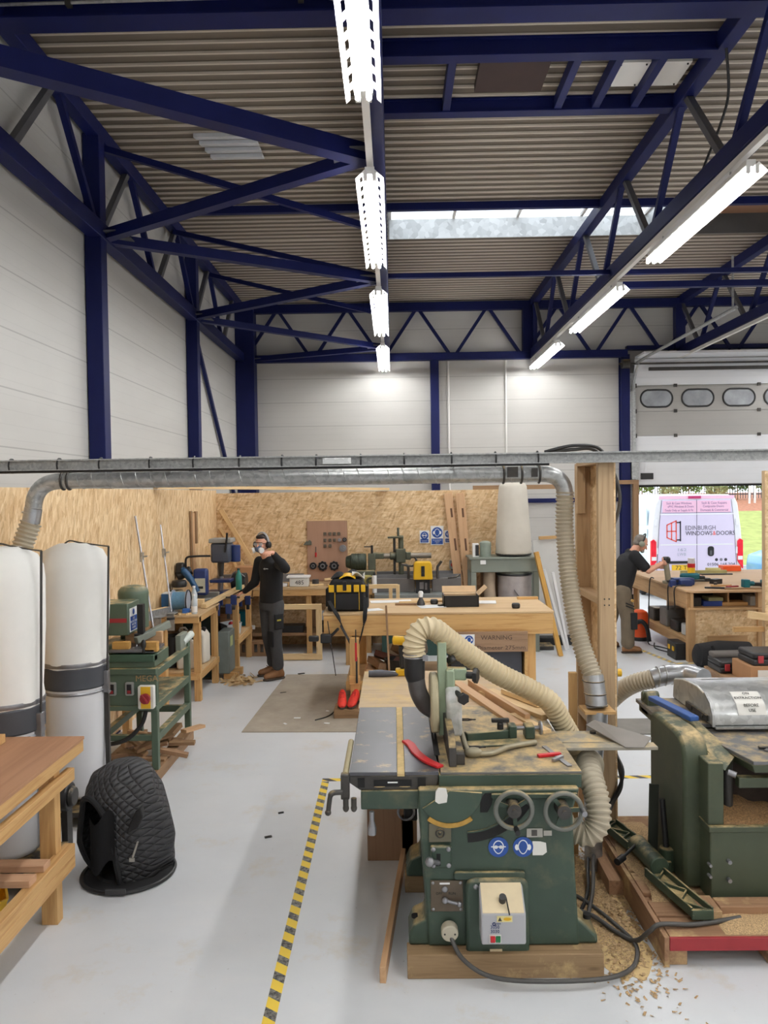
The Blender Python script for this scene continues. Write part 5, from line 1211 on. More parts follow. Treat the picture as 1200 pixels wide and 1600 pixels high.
# ================================================================ LEFT WORKBENCHES
def bench(name, label, x0, x1, y0, y1, z, shelf=None, legs=None, cat='workbench', apron=.07, lw=.07, m=PINE, top=PLY, th=.02):
    r = thing(name, label, cat, ((x0 + x1) / 2, (y0 + y1) / 2, 0))
    MB().bx(x0, x1, y0, y1, z - th, z).build('top', top, r, .003)
    MB().bx(x0 + .01, x1 - .01, y0 + .01, y0 + .055, z - th - apron, z - th).build('apron', m, r, .003)
    MB().bx(x0 + .01, x1 - .01, y1 - .055, y1 - .01, z - th - apron, z - th).build('apron', m, r, .003)
    MB().bx(x0 + .01, x0 + .055, y0 + .055, y1 - .055, z - th - apron, z - th).build('apron', m, r, .003)
    MB().bx(x1 - .055, x1 - .01, y0 + .055, y1 - .055, z - th - apron, z - th).build('apron', m, r, .003)
    for x in (x0 + .01, x1 - .01 - lw):
        for y in (y0 + .055, y1 - .055 - lw): MB().bx(x, x + lw, y, y + lw, 0, z - th).build('leg', m, r, .003)
    if shelf:
        MB().bx(x0 + .02, x1 - .02, y0 + .06, y1 - .06, shelf - .018, shelf).build('shelf', top, r, .002)
        MB().bx(x1 - .05, x1 - .005, y0 + .03, y1 - .03, shelf - .09, shelf - .018).build('shelf_rail', m, r, .003)
        MB().bx(x0 + .02, x1 - .05, y0 + .03, y0 + .06, shelf - .09, shelf - .018).build('shelf_rail', m, r, .003)
    return r
WZ = 1.0
bench('workbench', 'pine workbench with a shelf of white jerrycans', -2.78, -2.24, 8.72, 9.75, WZ, .34, lw=.075)
bench('workbench', 'farther pine workbench beside the man in black, with open shelf of boxes', -2.78, -2.1, 10.2, 11.28, 1.0, .45, lw=.075)
r = thing('mitre_fence', 'aluminium faced fence beam with steel stop plates at the near end of the jerrycan bench', 'fence', (-2.62, 8.2, .8))
MB().bar((-2.7, 7.6, 1.13), (-2.6, 8.7, 1.06), .05, .1).build('beam', PINE2, r, .003)
MB().bar((-2.655, 7.6, 1.13), (-2.565, 8.7, 1.06), .012, .1).build('face_plate', GALV, r)
for x, y in ((-2.57, 8.25), (-2.5, 8.5)): MB().bx(x - .03, x + .05, y - .05, y - .03, .88, 1.06).bx(x - .03, x + .05, y - .05, y + .12, 1.055, 1.065).build('stop_plate', GALV, r)
MB().bar((-2.6, 8.55, .0), (-2.6, 8.55, 1.0), .07, .09, (0, 1, 0)).build('leg', PINE, r, .003)
MB().bar((-2.7, 7.62, 0), (-2.7, 7.62, 1.06), .07, .09, (0, 1, 0)).build('leg', PINE, r, .003)
# board wall of the bench (backing under jerrycan bench)
MB().bx(-2.79, -2.77, 8.7, 9.7, .02, .88).build('bench_backing', PINE3, None, label='brown board standing behind the jerrycan shelf', cat='board')
CANM = plain('jerrycan_plastic', srgb(214, 208, 196), .5, 0, .06, 4)
def jerry(x, y, z, lab, rz=0, h=.34):
    r = thing('jerrycan', lab, 'jerrycan', (x, y, z), rz, 'jerrycans on the jerrycan bench shelf')
    R_ = RM[r.name]
    def L(mb): mb.v = [R_ @ v for v in mb.v]; return mb
    L(MB().prism([(-.11, 0), (.11, 0), (.115, .03), (.115, h - .08), (.07, h - .02), (-.06, h), (-.115, h - .04), (-.115, .03)], 'y', -.09, .09)).build('can', CANM, r, .02)
    L(MB().cyl((.06, 0, h - .04), (.08, 0, h + .01), .026)).build('cap', BLACK, r, .003)
    L(MB().tube([(-.07, 0, h - .01), (-.06, 0, h + .03), (.0, 0, h + .03), (.03, 0, h - .01)], .013, 8)).build('handle', CANM, r)
jerry(-2.46, 9.0, .341, 'front white jerrycan on the jerrycan bench shelf', .2, .36); jerry(-2.4, 9.3, .341, 'white jerrycan standing behind the front one', -.2, .42); jerry(-2.62, 9.5, .341, 'white jerrycan at the back against the boards', .5, .36)
r = thing('black_tub', 'black plastic tub behind the front jerrycan', 'tub', (-2.66, 9.05, .341))
MB().lathe([(.09, 0), (.115, .36), (.125, .37), (.11, .37), (.085, .01), (0, .01)], (-2.66, 9.08, .341), n=24).build('tub', BLACK, r)
r = thing('hanging_cloth', 'dark green cloth hanging behind the jerrycan bench legs', 'cloth', (-2.6, 9.95, .2))
MB().bx(-2.75, -2.3, 9.8, 9.9, .02, .93).build('cloth', plain('dark_bottle_green', srgb(24, 44, 40), .6), r, .01)
r = thing('grey_bin', 'grey plastic bin with pale label between the two jerrycan benches', 'bin', (-2.2, 9.95, 0))
MB().bx(-2.28, -2.13, 9.78, 10.12, .08, .62).build('bin', plain('bin_grey', srgb(110, 120, 118), .5), r, .012)
MB().bx(-2.131, -2.128, 9.84, 9.98, .42, .55).build('bin_label', plain('lime_label', srgb(190, 200, 140), .5), r)
for y, lab in ((9.85, 'nearer pine block on the floor by the grey bin'), (10.12, 'farther pine block on the floor by the grey bin')):
    MB().bx(-2.22, -2.03, y - .04, y + .04, 0, .09).build('timber_block', PINE, None, .003, label=lab, cat='timber block')
r = thing('storage_box', 'clear plastic box of oddments on the farther jerrycan bench shelf', 'box', (-2.28, 10.6, .451))
MB().lathe([(.13, 0), (.15, .15), (.16, .155), (.145, .155), (.125, .01), (0, .01)], (-2.28, 10.6, .451), n=4, sy=1.6).build('box', plain('clear_plastic', srgb(190, 196, 200), .3), r)
MB().sph((-2.26, 10.5, .6), .035).build('red_cap', REDP, r)
for x, y, lab, m, s_ in ((-2.4, 10.95, 'cardboard box at the back of the farther jerrycan bench shelf', CARD, (.3, .3, .2)), (-2.55, 10.5, 'black case at the rear of the farther jerrycan bench shelf', BLACK, (.2, .4, .22))):
    MB().box((x, y, .451 + s_[2] / 2), s_).build('box', m, None, .004, label=lab, cat='box')
# things on the jerrycan bench
Z = WZ
r = thing('blue_carton', 'blue and white carton with wire handle on the jerrycan bench', 'carton', (-2.69, 9.1, Z))
MB().bx(-2.76, -2.6, 9.04, 9.2, Z, Z + .22).build('carton', plain('carton_white', srgb(210, 218, 226), .5), r, .004)
MB().bx(-2.765, -2.68, 9.036, 9.04, Z + .05, Z + .21).build('blue_panel', plain('carton_blue', srgb(40, 96, 150), .5), r)
MB().tor((-2.66, 9.1, Z + .24), .05, .004, 'x', 18, 6, 0, PI).build('wire_handle', BLACK, r)
r = thing('tape_measure', 'black gadget in front of the blue carton', 'gadget', (-2.74, 8.85, Z)); MB().bx(-2.78, -2.68, 8.8, 8.88, Z, Z + .05).build('body', BLACK, r, .01)
r = thing('cable_reel', 'reel of pale blue cable on the jerrycan bench', 'cable reel', (-2.52, 9.05, Z))
MB().cyl((-2.62, 9.05, Z + .13), (-2.46, 9.05, Z + .13), .105, n=28).build('cable', plain('blue_cable', srgb(96, 140, 170), .5, 0, .15, 60), r)
for x in (-2.625, -2.455): MB().cyl((x - .005, 9.05, Z + .13), (x + .005, 9.05, Z + .13), .13, n=28).build('flange', plain('reel_flange', srgb(150, 160, 176), .3, 0, .1), r)
MB().tor((-2.447, 9.05, Z + .13), .125, .008, 'x', 28, 6).build('rim', BLACK, r)
def bottle(x, y, z, lab, h=.21, rr=.03, m=None, cap=None, labelm=SIGNW, name='water_bottle'):
    r = thing(name, lab, 'bottle', (x, y, z))
    MB().lathe([(rr * .9, 0), (rr, .01), (rr, h * .62), (rr * .45, h * .86), (rr * .42, h * .93), (0, h * .93)], (x, y, z), n=18).build('bottle', m or plain('clear_bottle', srgb(196, 206, 212), .15), r)
    MB().cyl((x, y, z + h * .92), (x, y, z + h), rr * .46).build('cap', cap or SIGNW, r)
    if labelm: MB().cyl((x, y, z + h * .1), (x, y, z + h * .4), rr * 1.03, n=18).build('label_band', labelm, r)
bottle(-2.33, 8.86, Z, 'water bottle with white label at the front of the jerrycan bench', .23, .035)
bottle(-2.45, 9.32, Z, 'clear bottle standing behind the pale blue cable reel', .27, .04)
for x, y, m, lab, s_ in ((-2.43, 8.88, plain('bright_blue', srgb(60, 110, 190), .5), 'small bright blue pack on the jerrycan bench', (.08, .06, .06)), (-2.38, 8.92, SIGNW, 'small white pack beside the blue pack', (.05, .05, .045)), (-2.36, 9.0, BLACK, 'small dark box behind the white pack', (.05, .06, .07)), (-2.4, 9.4, PINE2, 'small pine block on the jerrycan bench behind the packs', (.1, .08, .1)), (-2.6, 8.82, DSTEEL, 'dark flat tool in front of the cable reel', (.16, .06, .025))):
    MB().box((x, y, Z + s_[2] / 2), s_).build('small_pack', m, None, .004, label=lab, cat='oddment')
random.seed(5)
for k, (nm, x, y) in enumerate((('leftmost', -2.66, 8.78), ('second', -2.57, 8.77), ('third', -2.48, 8.79), ('fourth', -2.42, 8.77), ('rightmost', -2.38, 8.83))):
    MB().box((x, y, Z + .009), (.06, .03, .018), rxyz(0, 0, k)).build('pale_offcut', PINE2, None, label=f'{nm} of five tiny pale offcuts along the front of the jerrycan bench', cat='offcut', group='tiny pale offcuts on the jerrycan bench')
ms = thing('mitre_saw', 'blue and black sliding mitre saw on the far end of the jerrycan bench', 'mitre saw', (-2.5, 9.9, WZ))
MB().bx(-2.72, -2.3, 9.6, 10.15, .9, 1.0).build('stand', PINE3, ms)
MB().cyl((-2.52, 9.85, 1.0), (-2.52, 9.85, 1.06), .2, n=28).bx(-2.74, -2.28, 9.88, 9.95, 1.0, 1.12).build('base', plain('cast_alu', srgb(140, 140, 136), .45, .5), ms, .006)
MB().tube(spline([(-2.74, 9.75, 1.5), (-2.68, 9.72, 1.42), (-2.58, 9.7, 1.3), (-2.5, 9.7, 1.15)], 8), [.03] * 8 + [.045] * 8 + [.04] * 9, 10).build('blade_guard', plain('guard_blue', srgb(30, 78, 120), .4), ms)
MB().bx(-2.56, -2.38, 9.7, 9.82, 1.1, 1.44).build('motor_housing', NAVYT, ms, .03)
MB().bx(-2.535, -2.405, 9.69, 9.7, 1.14, 1.32).build('rating_label', plain('label_cream', srgb(190, 188, 170), .5), ms)
MB().bx(-2.52, -2.43, 9.688, 9.69, 1.19, 1.22).build('brand_bar', BLACK, ms)
MB().tube(spline([(-2.66, 9.75, 1.46), (-2.64, 9.72, 1.58), (-2.52, 9.72, 1.6), (-2.34, 9.74, 1.6)], 8), .014, 8).build('carry_handle', BLACK, ms)
MB().cyl((-2.78, 9.75, 1.34), (-2.6, 9.8, 1.42), .06).bx(-2.78, -2.68, 9.7, 9.8, 1.38, 1.52).build('housing', BLACK, ms, .02)
r = thing('router', 'beige and black router standing behind the cable reel', 'router', (-2.7, 9.55, WZ))
MB().cyl((-2.7, 9.5, 1.0), (-2.7, 9.5, 1.2), .07).bx(-2.76, -2.62, 9.46, 9.58, 1.0, 1.05).build('body', plain('beige_tool', srgb(150, 140, 116), .5), r, .01)
MB().lathe([(.09, 0), (.1, .04), (.085, .08), (0, .09)], (-2.68, 9.5, 1.24), n=20).bx(-2.79, -2.74, 9.46, 9.54, 1.06, 1.2).build('head', BLACK, r, .005)
dp = thing('drill_press', 'navy and grey drill press at the far end of the jerrycan benches', 'drill press', (-2.45, 10.5, 1.0))
MB().bx(-2.6, -2.25, 10.4, 10.75, 1.0, 1.05).build('base', NAVYT, dp, .01)
MB().cyl((-2.42, 10.62, 1.05), (-2.42, 10.62, 1.75), .04).build('column', STEEL, dp)
MB().bx(-2.5, -2.24, 10.4, 10.7, 1.45, 1.72).build('head', plain('grey_navy', srgb(70, 76, 90), .45), dp, .03)
MB().bx(-2.52, -2.22, 10.38, 10.72, 1.72, 1.78).build('belt_cover', plain('light_grey_cast', srgb(150, 150, 146), .5), dp, .012)
MB().cyl((-2.2, 10.6, 1.45), (-2.2, 10.6, 1.68), .07).build('motor', NAVYT, dp, .01)
MB().cyl((-2.38, 10.5, 1.26), (-2.38, 10.5, 1.45), .03, .045).build('chuck', DSTEEL, dp)
MB().bx(-2.52, -2.24, 10.4, 10.66, 1.18, 1.22).build('table', NAVYT, dp, .006)
MB().tube([(-2.3, 10.4, 1.6), (-2.26, 10.34, 1.78), (-2.25, 10.32, 1.86)], .014).build('lever', BLACK, dp)
r = thing('black_motor', 'round black machine beside the turquoise flask on the far bench', 'machine', (-2.2, 10.95, 1.0))
MB().cyl((-2.3, 10.85, 1.14), (-2.1, 10.85, 1.14), .13, n=24).bx(-2.3, -2.1, 10.76, 10.94, 1.0, 1.06).build('body', BLACK, r, .008)
MB().tube(spline([(-2.28, 10.75, 1.06), (-2.31, 10.74, 1.2), (-2.22, 10.73, 1.3), (-2.1, 10.74, 1.22)], 6), .008, 6).build('guard_wire', STEEL, r)
MB().bar((-2.32, 9.25, 1.03), (-2.14, 10.75, 1.09), .07, .05).build('timber_rail', PINE2, None, .003, label='pale timber length running along the jerrycan benches towards the flask', cat='timber')
bottle(-2.1, 10.3, 1.095, 'turquoise steel flask on the pale timber length', .29, .042, TURQ, plain('flask_cap', srgb(40, 60, 58), .4), None, 'steel_flask')
def clamp(x0, x1, y, z, lab):
    r = thing('quick_clamp', lab, 'clamp', ((x0 + x1) / 2, y, z))
    MB().bar((x0, y, z), (x1, y, z), .012, .022).build('bar', DSTEEL, r)
    MB().bx(x0, x0 + .06, y - .015, y + .015, z - .12, z + .03).build('jaw', NAVYT, r, .008)
    MB().bx(x1 - .12, x1 - .04, y - .018, y + .018, z - .1, z + .03).build('grip', NAVYT, r, .01)
    MB().bx(x1 - .1, x1 - .06, y - .02, y + .02, z - .16, z - .09).build('pad', BLACK, r, .004)
clamp(-2.3, -2.02, 9.95, 1.04, 'upper blue clamp holding the pale timber by the flask'); clamp(-2.3, -2.05, 9.77, .95, 'lower blue clamp at the far corner of the jerrycan bench'); clamp(-2.2, -1.98, 10.7, .93, 'blue clamp under the hand of the man in black')
random.seed(11)
scatter(420, -1.99, 9.72, .08, .1, PINE2, 'plane_shavings', 'pale shavings on the floor by the jerrycan bench', s0=.015, s1=.05)
# leaning timber, rods, boards on the left wall
for lab, p, q in (('long thin steel rod leaning on the left boards, nearer one', (-2.45, 7.85, .72), (-2.77, 8.2, 2.16)), ('long thin steel rod leaning on the left boards, farther one', (-2.54, 8.7, .95), (-2.76, 9.05, 2.03))):
    r = thing('sash_cramp', lab, 'cramp', p, group='sash cramps leaning on the left boards')
    MB().bar(p, q, .012, .025).build('bar', STEEL, r)
    c = V(p).lerp(V(q), .7); MB().box(c, (.03, .05, .1)).bar(c, c + V((.06, 0, .01)), .015, .015).build('jaw', GALV, r)
r = thing('slotted_board', 'pair of slotted dark boards upright against the far left boards', 'board', (-2.76, 10.8, 1.0))
MB().bx(-2.795, -2.77, 10.48, 10.54, 1.2, 2.16).bx(-2.79, -2.76, 10.7, 10.78, 1.7, 2.15).build('board', PINE3, r, .002)
MB().bx(-2.795, -2.775, 10.56, 10.68, 1.3, 2.13).build('pale_board', BEECH, r, .002)
for i, (a, b, lab) in enumerate((((-2.02, 11.95, 1.0), (-2.72, 12.06, 2.15), 'thickest leaning batten in the corner of the board walls'), ((-2.2, 11.98, 1.0), (-2.74, 12.07, 1.85), 'second leaning batten in the board-wall corner'), ((-2.35, 12.0, 1.0), (-2.76, 12.08, 1.75), 'thin third batten in the board-wall corner'), ((-2.5, 11.4, 1.0), (-2.77, 11.3, 1.62), 'short batten leaning on the left boards behind the drill press'))):
    MB().bar(a, b, .025, .07 if i == 0 else .04).build('leaning_batten', PINE2, None, .002, label=lab, cat='batten', group='battens leaning in the corner')
# ================================================================ BACK BENCHES
bb = thing('long_bench', 'long pine bench against the back board wall', 'workbench', (-1.0, 11.7, 0))
MB().bx(-2.78, -.3, 11.3, 12.0, .96, 1.0).build('top', PLY, bb, .003)
MB().bx(-2.1, -.3, 11.31, 11.36, .87, .96).build('apron', PINE, bb, .003)
for x in (-2.7, -1.28, -.4): MB().bx(x - .04, x + .04, 11.36, 11.42, 0, .96).build('leg', PINE, bb, .003)
for x in (-2.7, -1.28, -.4): MB().bx(x - .04, x + .04, 11.9, 11.96, 0, .96).build('leg', PINE3, bb, .003)
MB().bx(-2.75, -.3, 11.4, 11.95, .26, .3).build('shelf', PINE3, bb, .003)
MB().bx(-2.75, -.3, 11.96, 11.99, .3, .95).build('panel', OSB_S, bb)
MB().bx(-2.78, -1.43, 12.0, 12.08, 1.0, 1.12).bx(-.76, -.3, 12.0, 12.08, 1.0, 1.12).build('ledge', plain('ledge_grey', srgb(104, 104, 106), .5), bb)
MB().bx(-1.14, -.98, 11.34, 11.36, .5, .64).build('grille', plain('grille_grey', srgb(170, 170, 172), .4, .3, .3, 90), bb)
for x, w_, h_, m, lab in ((-2.35, .3, .32, TEAL, 'teal tool case on the floor shelf behind the man in black'), (-1.9, .2, .12, REDD, 'dark red box on the back bench shelf'), (-1.55, .35, .1, BLACK, 'black tool on the back bench shelf'), (-1.05, .22, .14, BLACK, 'black box under the back bench at right')):
    MB().bx(x - w_ / 2, x + w_ / 2, 11.44, 11.7, .301, .301 + h_).build('tool_case', m, None, .008, label=lab, cat='case')
MB().bx(-2.2, -2.1, 11.425, 11.44, .36, .42).build('case_label', SIGNW, bpy.data.objects['tool_case'])
mb = MB()
mb_p = thing('timber_pallet', 'rough pallet of offcuts on the floor under the back bench', 'pallet', (-2.1, 11.5, 0))
MB().bx(-2.4, -1.7, 11.2, 11.35, .18, .22).bx(-2.4, -1.7, 11.2, 11.24, .0, .06).build('boards', PINE3, mb_p, .003)
for k in range(6): MB().bx(-2.3 + k * .09, -2.26 + k * .09, 11.2, 11.26, .06, .18).build('spacer', PINE3, mb_p)
r = thing('pine_casement', 'pale pine window frame standing on the floor against the back bench', 'frame', (-1.35, 11.0, 0))
for x0, x1, z0, z1 in ((-1.72, -1.05, .01, .09), (-1.72, -1.05, .73, .8), (-1.72, -1.64, .09, .73), (-1.13, -1.05, .09, .73)): MB().bx(x0, x1, 10.88, 10.95, z0, z1).build('rail' if z1 - z0 < .2 else 'stile', PINE2, r, .003)
# on the back bench
r = thing('cardboard_box', 'brown cardboard box on the back bench by the turquoise flask', 'box', (-2.2, 11.2, 1.0))
MB().bx(-2.36, -1.98, 11.32, 11.62, 1.0, 1.3).build('carton', CARD, r, .004); MB().bx(-2.22, -2.14, 11.316, 11.32, 1.02, 1.08).build('carton_label', PAPER, r)
r = thing('white_tub', 'white lidded plastic tub with black print on the back bench', 'tub', (-1.45, 11.4, 1.0))
MB().bx(-1.56, -1.28, 11.33, 11.5, 1.0, 1.13).build('tub', PAPER, r, .012); MB().bx(-1.6, -1.26, 11.31, 11.52, 1.13, 1.16).build('lid', SIGNW, r, .006)
text('tub_print', '485', .09, (-1.41, 11.328, 1.06), *FRONT, BLACK, r)
MB().cyl((-1.18, 11.4, 1.0), (-1.18, 11.4, 1.1), .05).build('tape_roll', plain('dark_roll', srgb(60, 56, 54), .6), None, label='dark tape roll with white top beside the white tub', cat='roll')
MB().bx(-1.75, -1.6, 11.35, 11.48, 1.0, 1.05).build('white_dish', SIGNW, None, .01, label='white dish behind the elbow of the man in black', cat='dish')
for a, b, lab in (((-1.26, 11.36, 1.02), (-1.06, 11.4, 1.02), 'small pine block right of the white tub'), ((-1.05, 11.45, 1.09), (-.7, 11.5, 1.12), 'thin white batten on the back bench beside the tape roll'), ((-1.0, 11.35, 1.015), (-.75, 11.55, 1.015), 'thin steel rule on the back bench')):
    MB().bar(a, b, .06, .03).build('batten', PINE2, None, .002, label=lab, cat='batten')
# tool board with cutters
tb = thing('tool_board', 'plywood cutter board with hung moulding heads on the back boards', 'tool board', (-1.1, 12.08, 1.0))
MB().bx(-1.37, -.73, 12.075, 12.095, 1.0, 1.95).build('board', wood('pink_ply', srgb(180, 142, 118), srgb(160, 120, 98), False, .6, 0, .3), tb, .001)
MB().bx(-1.37, -.73, 12.07, 12.097, 1.945, 1.955).bx(-.735, -.725, 12.07, 12.097, 1.0, 1.95).build('edge_strip', PINE2, tb)
random.seed(2)
names = {0: 'upper', 1: 'middle', 2: 'lower'}
for rw, (z, xs) in enumerate(((1.74, (-1.09, -1.01, -.94, -.87)), (1.64, (-1.09, -1.01, -.94)), (1.55, (-1.09, -1.01)))):
    for k, x in enumerate(xs):
        MB().box((x, 12.065, z), (.045, .02, .05)).box((x, 12.06, z - .01), (.03, .02, .03)).build('cutter_knife', plain('dull_knife', srgb(104, 96, 84), .5, .4), None, .003, label=f'{["leftmost", "second", "third", "rightmost"][k]} small cutter of the {names[rw]} row on the tool board', cat='cutter', group='small cutters on the tool board')
for x, z, R_, lab, m in ((-1.28, 1.24, .055, 'small round cutter head, lower left of the tool board', 'ring'), (-1.13, 1.235, .078, 'dark blue-black cutter head in the middle of the lower row', 'solid'), (-.95, 1.235, .078, 'notched cutter head at the right of the lower row', 'notch'), (-.81, 1.51, .055, 'grey ringed cutter head at the right edge of the tool board', 'grey'), (-.78, 1.645, .036, 'small dark cutter head above the grey ringed one', 'solid'), (-.86, 1.64, .028, 'small grey cutter ring beside the dark one', 'grey')):
    r = thing('moulding_cutter', lab, 'cutter', (x, 12.07, z), group='cutter heads on the tool board')
    c = MB(); n_ = 8
    pr = [(x + (R_ if (i % 4) < 2 or m in ('ring', 'grey') else R_ * .86) * math.cos(2 * PI * i / 32), z + (R_ if (i % 4) < 2 or m in ('ring', 'grey') else R_ * .86) * math.sin(2 * PI * i / 32)) for i in range(32)]
    c.prism(pr, 'y', 12.035, 12.072); c.build('disc', STEEL if m == 'grey' else plain('black_iron', srgb(34, 34, 38), .4, .4), r, .002)
    MB().tor((x, 12.034, z), R_ * .4, R_ * .12, 'y', 18, 6).build('bore_ring', STEEL, r)
r = thing('knife_block', 'grey green knife block hooked on the left of the tool board', 'cutter block', (-1.36, 12.06, 1.58))
MB().prism([(-1.43, 1.57), (-1.3, 1.57), (-1.3, 1.62), (-1.33, 1.65), (-1.36, 1.62), (-1.38, 1.63)], 'y', 12.03, 12.075).build('block', plain('block_grey', srgb(92, 94, 84), .5, .2), r, .003)
MB().prism([(-1.48, 1.57), (-1.43, 1.57), (-1.43, 1.62)], 'y', 12.04, 12.075).build('tip', PINE, r)
r = thing('screwdriver', 'red handled screwdriver hung on the tool board', 'screwdriver', (-1.22, 12.06, 1.4))
MB().cyl((-1.235, 12.06, 1.38), (-1.235, 12.06, 1.45), .014).build('handle', REDP, r); MB().cyl((-1.235, 12.06, 1.45), (-1.235, 12.06, 1.54), .006).build('shaft', DSTEEL, r)
# radial arm saw
ra = thing('radial_arm_saw', 'old green radial arm saw behind the yellow and black tool bag', 'radial arm saw', (.1, 11.6, 1.0))
GR = plain('old_green', srgb(80, 84, 70), .5, .15, .14, 10, 0, 60, .4)
MB().cyl((.1, 11.7, 1.0), (.1, 11.7, 1.72), .04).build('column', GR, ra); MB().cyl((0, 11.7, 1.06), (0, 11.7, 1.68), .02).build('rise_screw', DSTEEL, ra)
MB().bx(-.1, .14, 11.62, 11.78, 1.68, 1.71).cyl((.06, 11.7, 1.71), (.06, 11.7, 1.84), .018).build('column_cap', GR, ra, .006)
MB().cyl((-.3, 11.7, 1.41), (.56, 11.7, 1.41), .042).build('arm', plain('arm_steel', srgb(136, 128, 118), .4, .4), ra)
MB().bx(.02, .17, 11.63, 11.77, 1.31, 1.52).cyl((-.07, 11.7, 1.41), (.02, 11.7, 1.41), .06).bx(.17, .25, 11.65, 11.75, 1.35, 1.47).build('arm_collar', GR, ra, .012)
MB().tube(spline([(.17, 11.62, 1.28), (.27, 11.62, 1.26), (.33, 11.62, 1.33), (.31, 11.62, 1.39)], 6), .016, 8).build('arm_handle', DSTEEL, ra)
MB().bx(-.4, -.29, 11.61, 11.79, 1.2, 1.46).bx(-.38, -.16, 11.63, 11.77, 1.37, 1.46).build('yoke', GR, ra, .012)
MB().cyl((-.34, 11.62, 1.46), (-.34, 11.62, 1.58), .018).cyl((-.46, 11.62, 1.56), (-.34, 11.62, 1.56), .008).build('crank', BLACK, ra)
DGM = plain('dark_green_motor', srgb(46, 54, 42), .5, .2)
MB().cyl((-.66, 11.65, 1.33), (-.43, 11.65, 1.33), .125, n=20).cyl((-.74, 11.65, 1.33), (-.66, 11.65, 1.33), .08, .11, n=16).build('motor', DGM, ra, .01)
for k in range(5): MB().tor((-.63 + .04 * k, 11.65, 1.33), .124, .007, 'x', 20, 6).build('cooling_fin', DGM, ra)
MB().bx(-.62, -.3, 11.52, 11.7, 1.12, 1.21).build('carriage', GR, ra, .02)
MB().prism([(-.85, 1.0), (-.76, 1.09), (-.6, 1.15), (-.36, 1.14), (-.28, 1.08), (-.36, 1.02)], 'y', 11.44, 11.56).build('blade_hood', plain('olive_hood', srgb(160, 150, 86), .5, .05, .1, 6), ra, .02)
for x in (-.55, -.36): MB().tor((x, 11.43, 1.06), .05, .018, 'y', 18, 8).build('roller', GR, ra)
MB().bx(-.28, 1.05, 11.97, 12.07, 1.0, 1.14).build('rail', plain('ledge_grey', (0, 0, 0)), ra)
# spindle moulder with yellow guard
sp = thing('spindle_moulder', 'green spindle moulder with a yellow front guard by the board wall', 'spindle moulder', (.5, 11.3, 0))
MB().bx(-.3, 1.05, 11.05, 11.75, .84, .9).build('table', plain('mould_top', srgb(140, 146, 146), .4, .4), sp, .004)
MB().bx(-.25, 1.0, 11.1, 11.7, .45, .84).build('cabinet', plain('deep_green', srgb(42, 72, 66), .45), sp, .01)
MB().bx(-.2, .95, 11.12, 11.68, .0, .45).build('plinth', plain('deep_green', (0, 0, 0)), sp)
MB().bx(-.25, 1.0, 11.092, 11.1, .72, .77).build('yellow_stripe', YEL, sp)
MB().bx(-.35, .3, 11.35, 11.42, .9, 1.1).bx(.55, .98, 11.35, 11.42, .9, 1.1).build('fence', plain('grey_fence', srgb(112, 108, 106), .5, .1), sp, .004)
MB().bx(-.3, .98, 11.42, 11.46, 1.1, 1.15).build('fence_rail', plain('ledge_grey', (0, 0, 0)), sp)
yg = MB().prism([(.27, 1.1), (.28, 1.33), (.31, 1.36), (.51, 1.36), (.54, 1.33), (.55, 1.1)], 'y', 11.15, 11.34).build('guard', YELD, sp, .015)
MB().bx(.385, .435, 11.14, 11.15, 1.15, 1.3).cyl((.41, 11.13, 1.18), (.41, 11.15, 1.18), .025).build('guard_slot', BLACK, yg)
MB().bx(.31, .51, 11.2, 11.33, .9, 1.1).build('cutter_opening', BLACK, sp); MB().bx(.36, .42, 11.19, 11.2, .96, 1.06).bx(.44, .47, 11.19, 11.2, .95, 1.05).build('cutter', STEEL, sp)
for x, s_ in ((.2, -1), (.63, 1)): MB().tube(spline([(x, 11.3, 1.1), (x, 11.3, 1.26), (x + s_ * .02 if s_ > 0 else x - .02, 11.3, 1.3), (x + s_ * .1 if s_ < 0 else x + .06, 11.28, 1.32 if s_ < 0 else 1.36)], 6), .02, 8).build('clamp_arm', DSTEEL, sp)
r = thing('glue_bottle', 'white bottle with black cap beside the spindle moulder fence', 'bottle', (-.28, 11.3, .9))
MB().cyl((-.3, 11.28, .9), (-.3, 11.28, 1.16), .035).build('bottle', SIGNW, r, .008); MB().cyl((-.3, 11.28, 1.16), (-.3, 11.28, 1.21), .018, .01).build('cap', BLACK, r)
MB().tube([(.78, 11.25, 1.11), (.9, 11.2, 1.13), (.95, 11.25, 1.16)], .012).build('spanner', DSTEEL, None, label='dark spanner lying on the spindle moulder fence', cat='spanner')
fr = thing('window_sash', 'pale pine sash frame lying in front of the spindle moulder', 'frame', (-.2, 10.6, .8))
for a, b in (((-.7, 10.6, 1.08), (.04, 10.6, 1.08)), ((.04, 10.6, .72), (.04, 10.6, 1.1)), ((-.06, 10.6, .72), (-.06, 10.6, 1.06)), ((-.7, 10.6, .72), (-.7, 10.6, 1.1)), ((-.72, 10.6, .73), (.06, 10.6, .73))): MB().bar(a, b, .05, .055).build('rail', PINE2, fr, .003)
fs_ = thing('trestle', 'low pine trestle holding the sash frame behind the big bench', 'trestle', (-.3, 10.6, 0))
MB().bx(-.75, .1, 10.55, 10.65, .64, .7).build('beam', PINE, fs_, .003)
for x in (-.65, .0): MB().bx(x - .04, x + .04, 10.56, 10.64, 0, .64).build('leg', PINE, fs_, .003)
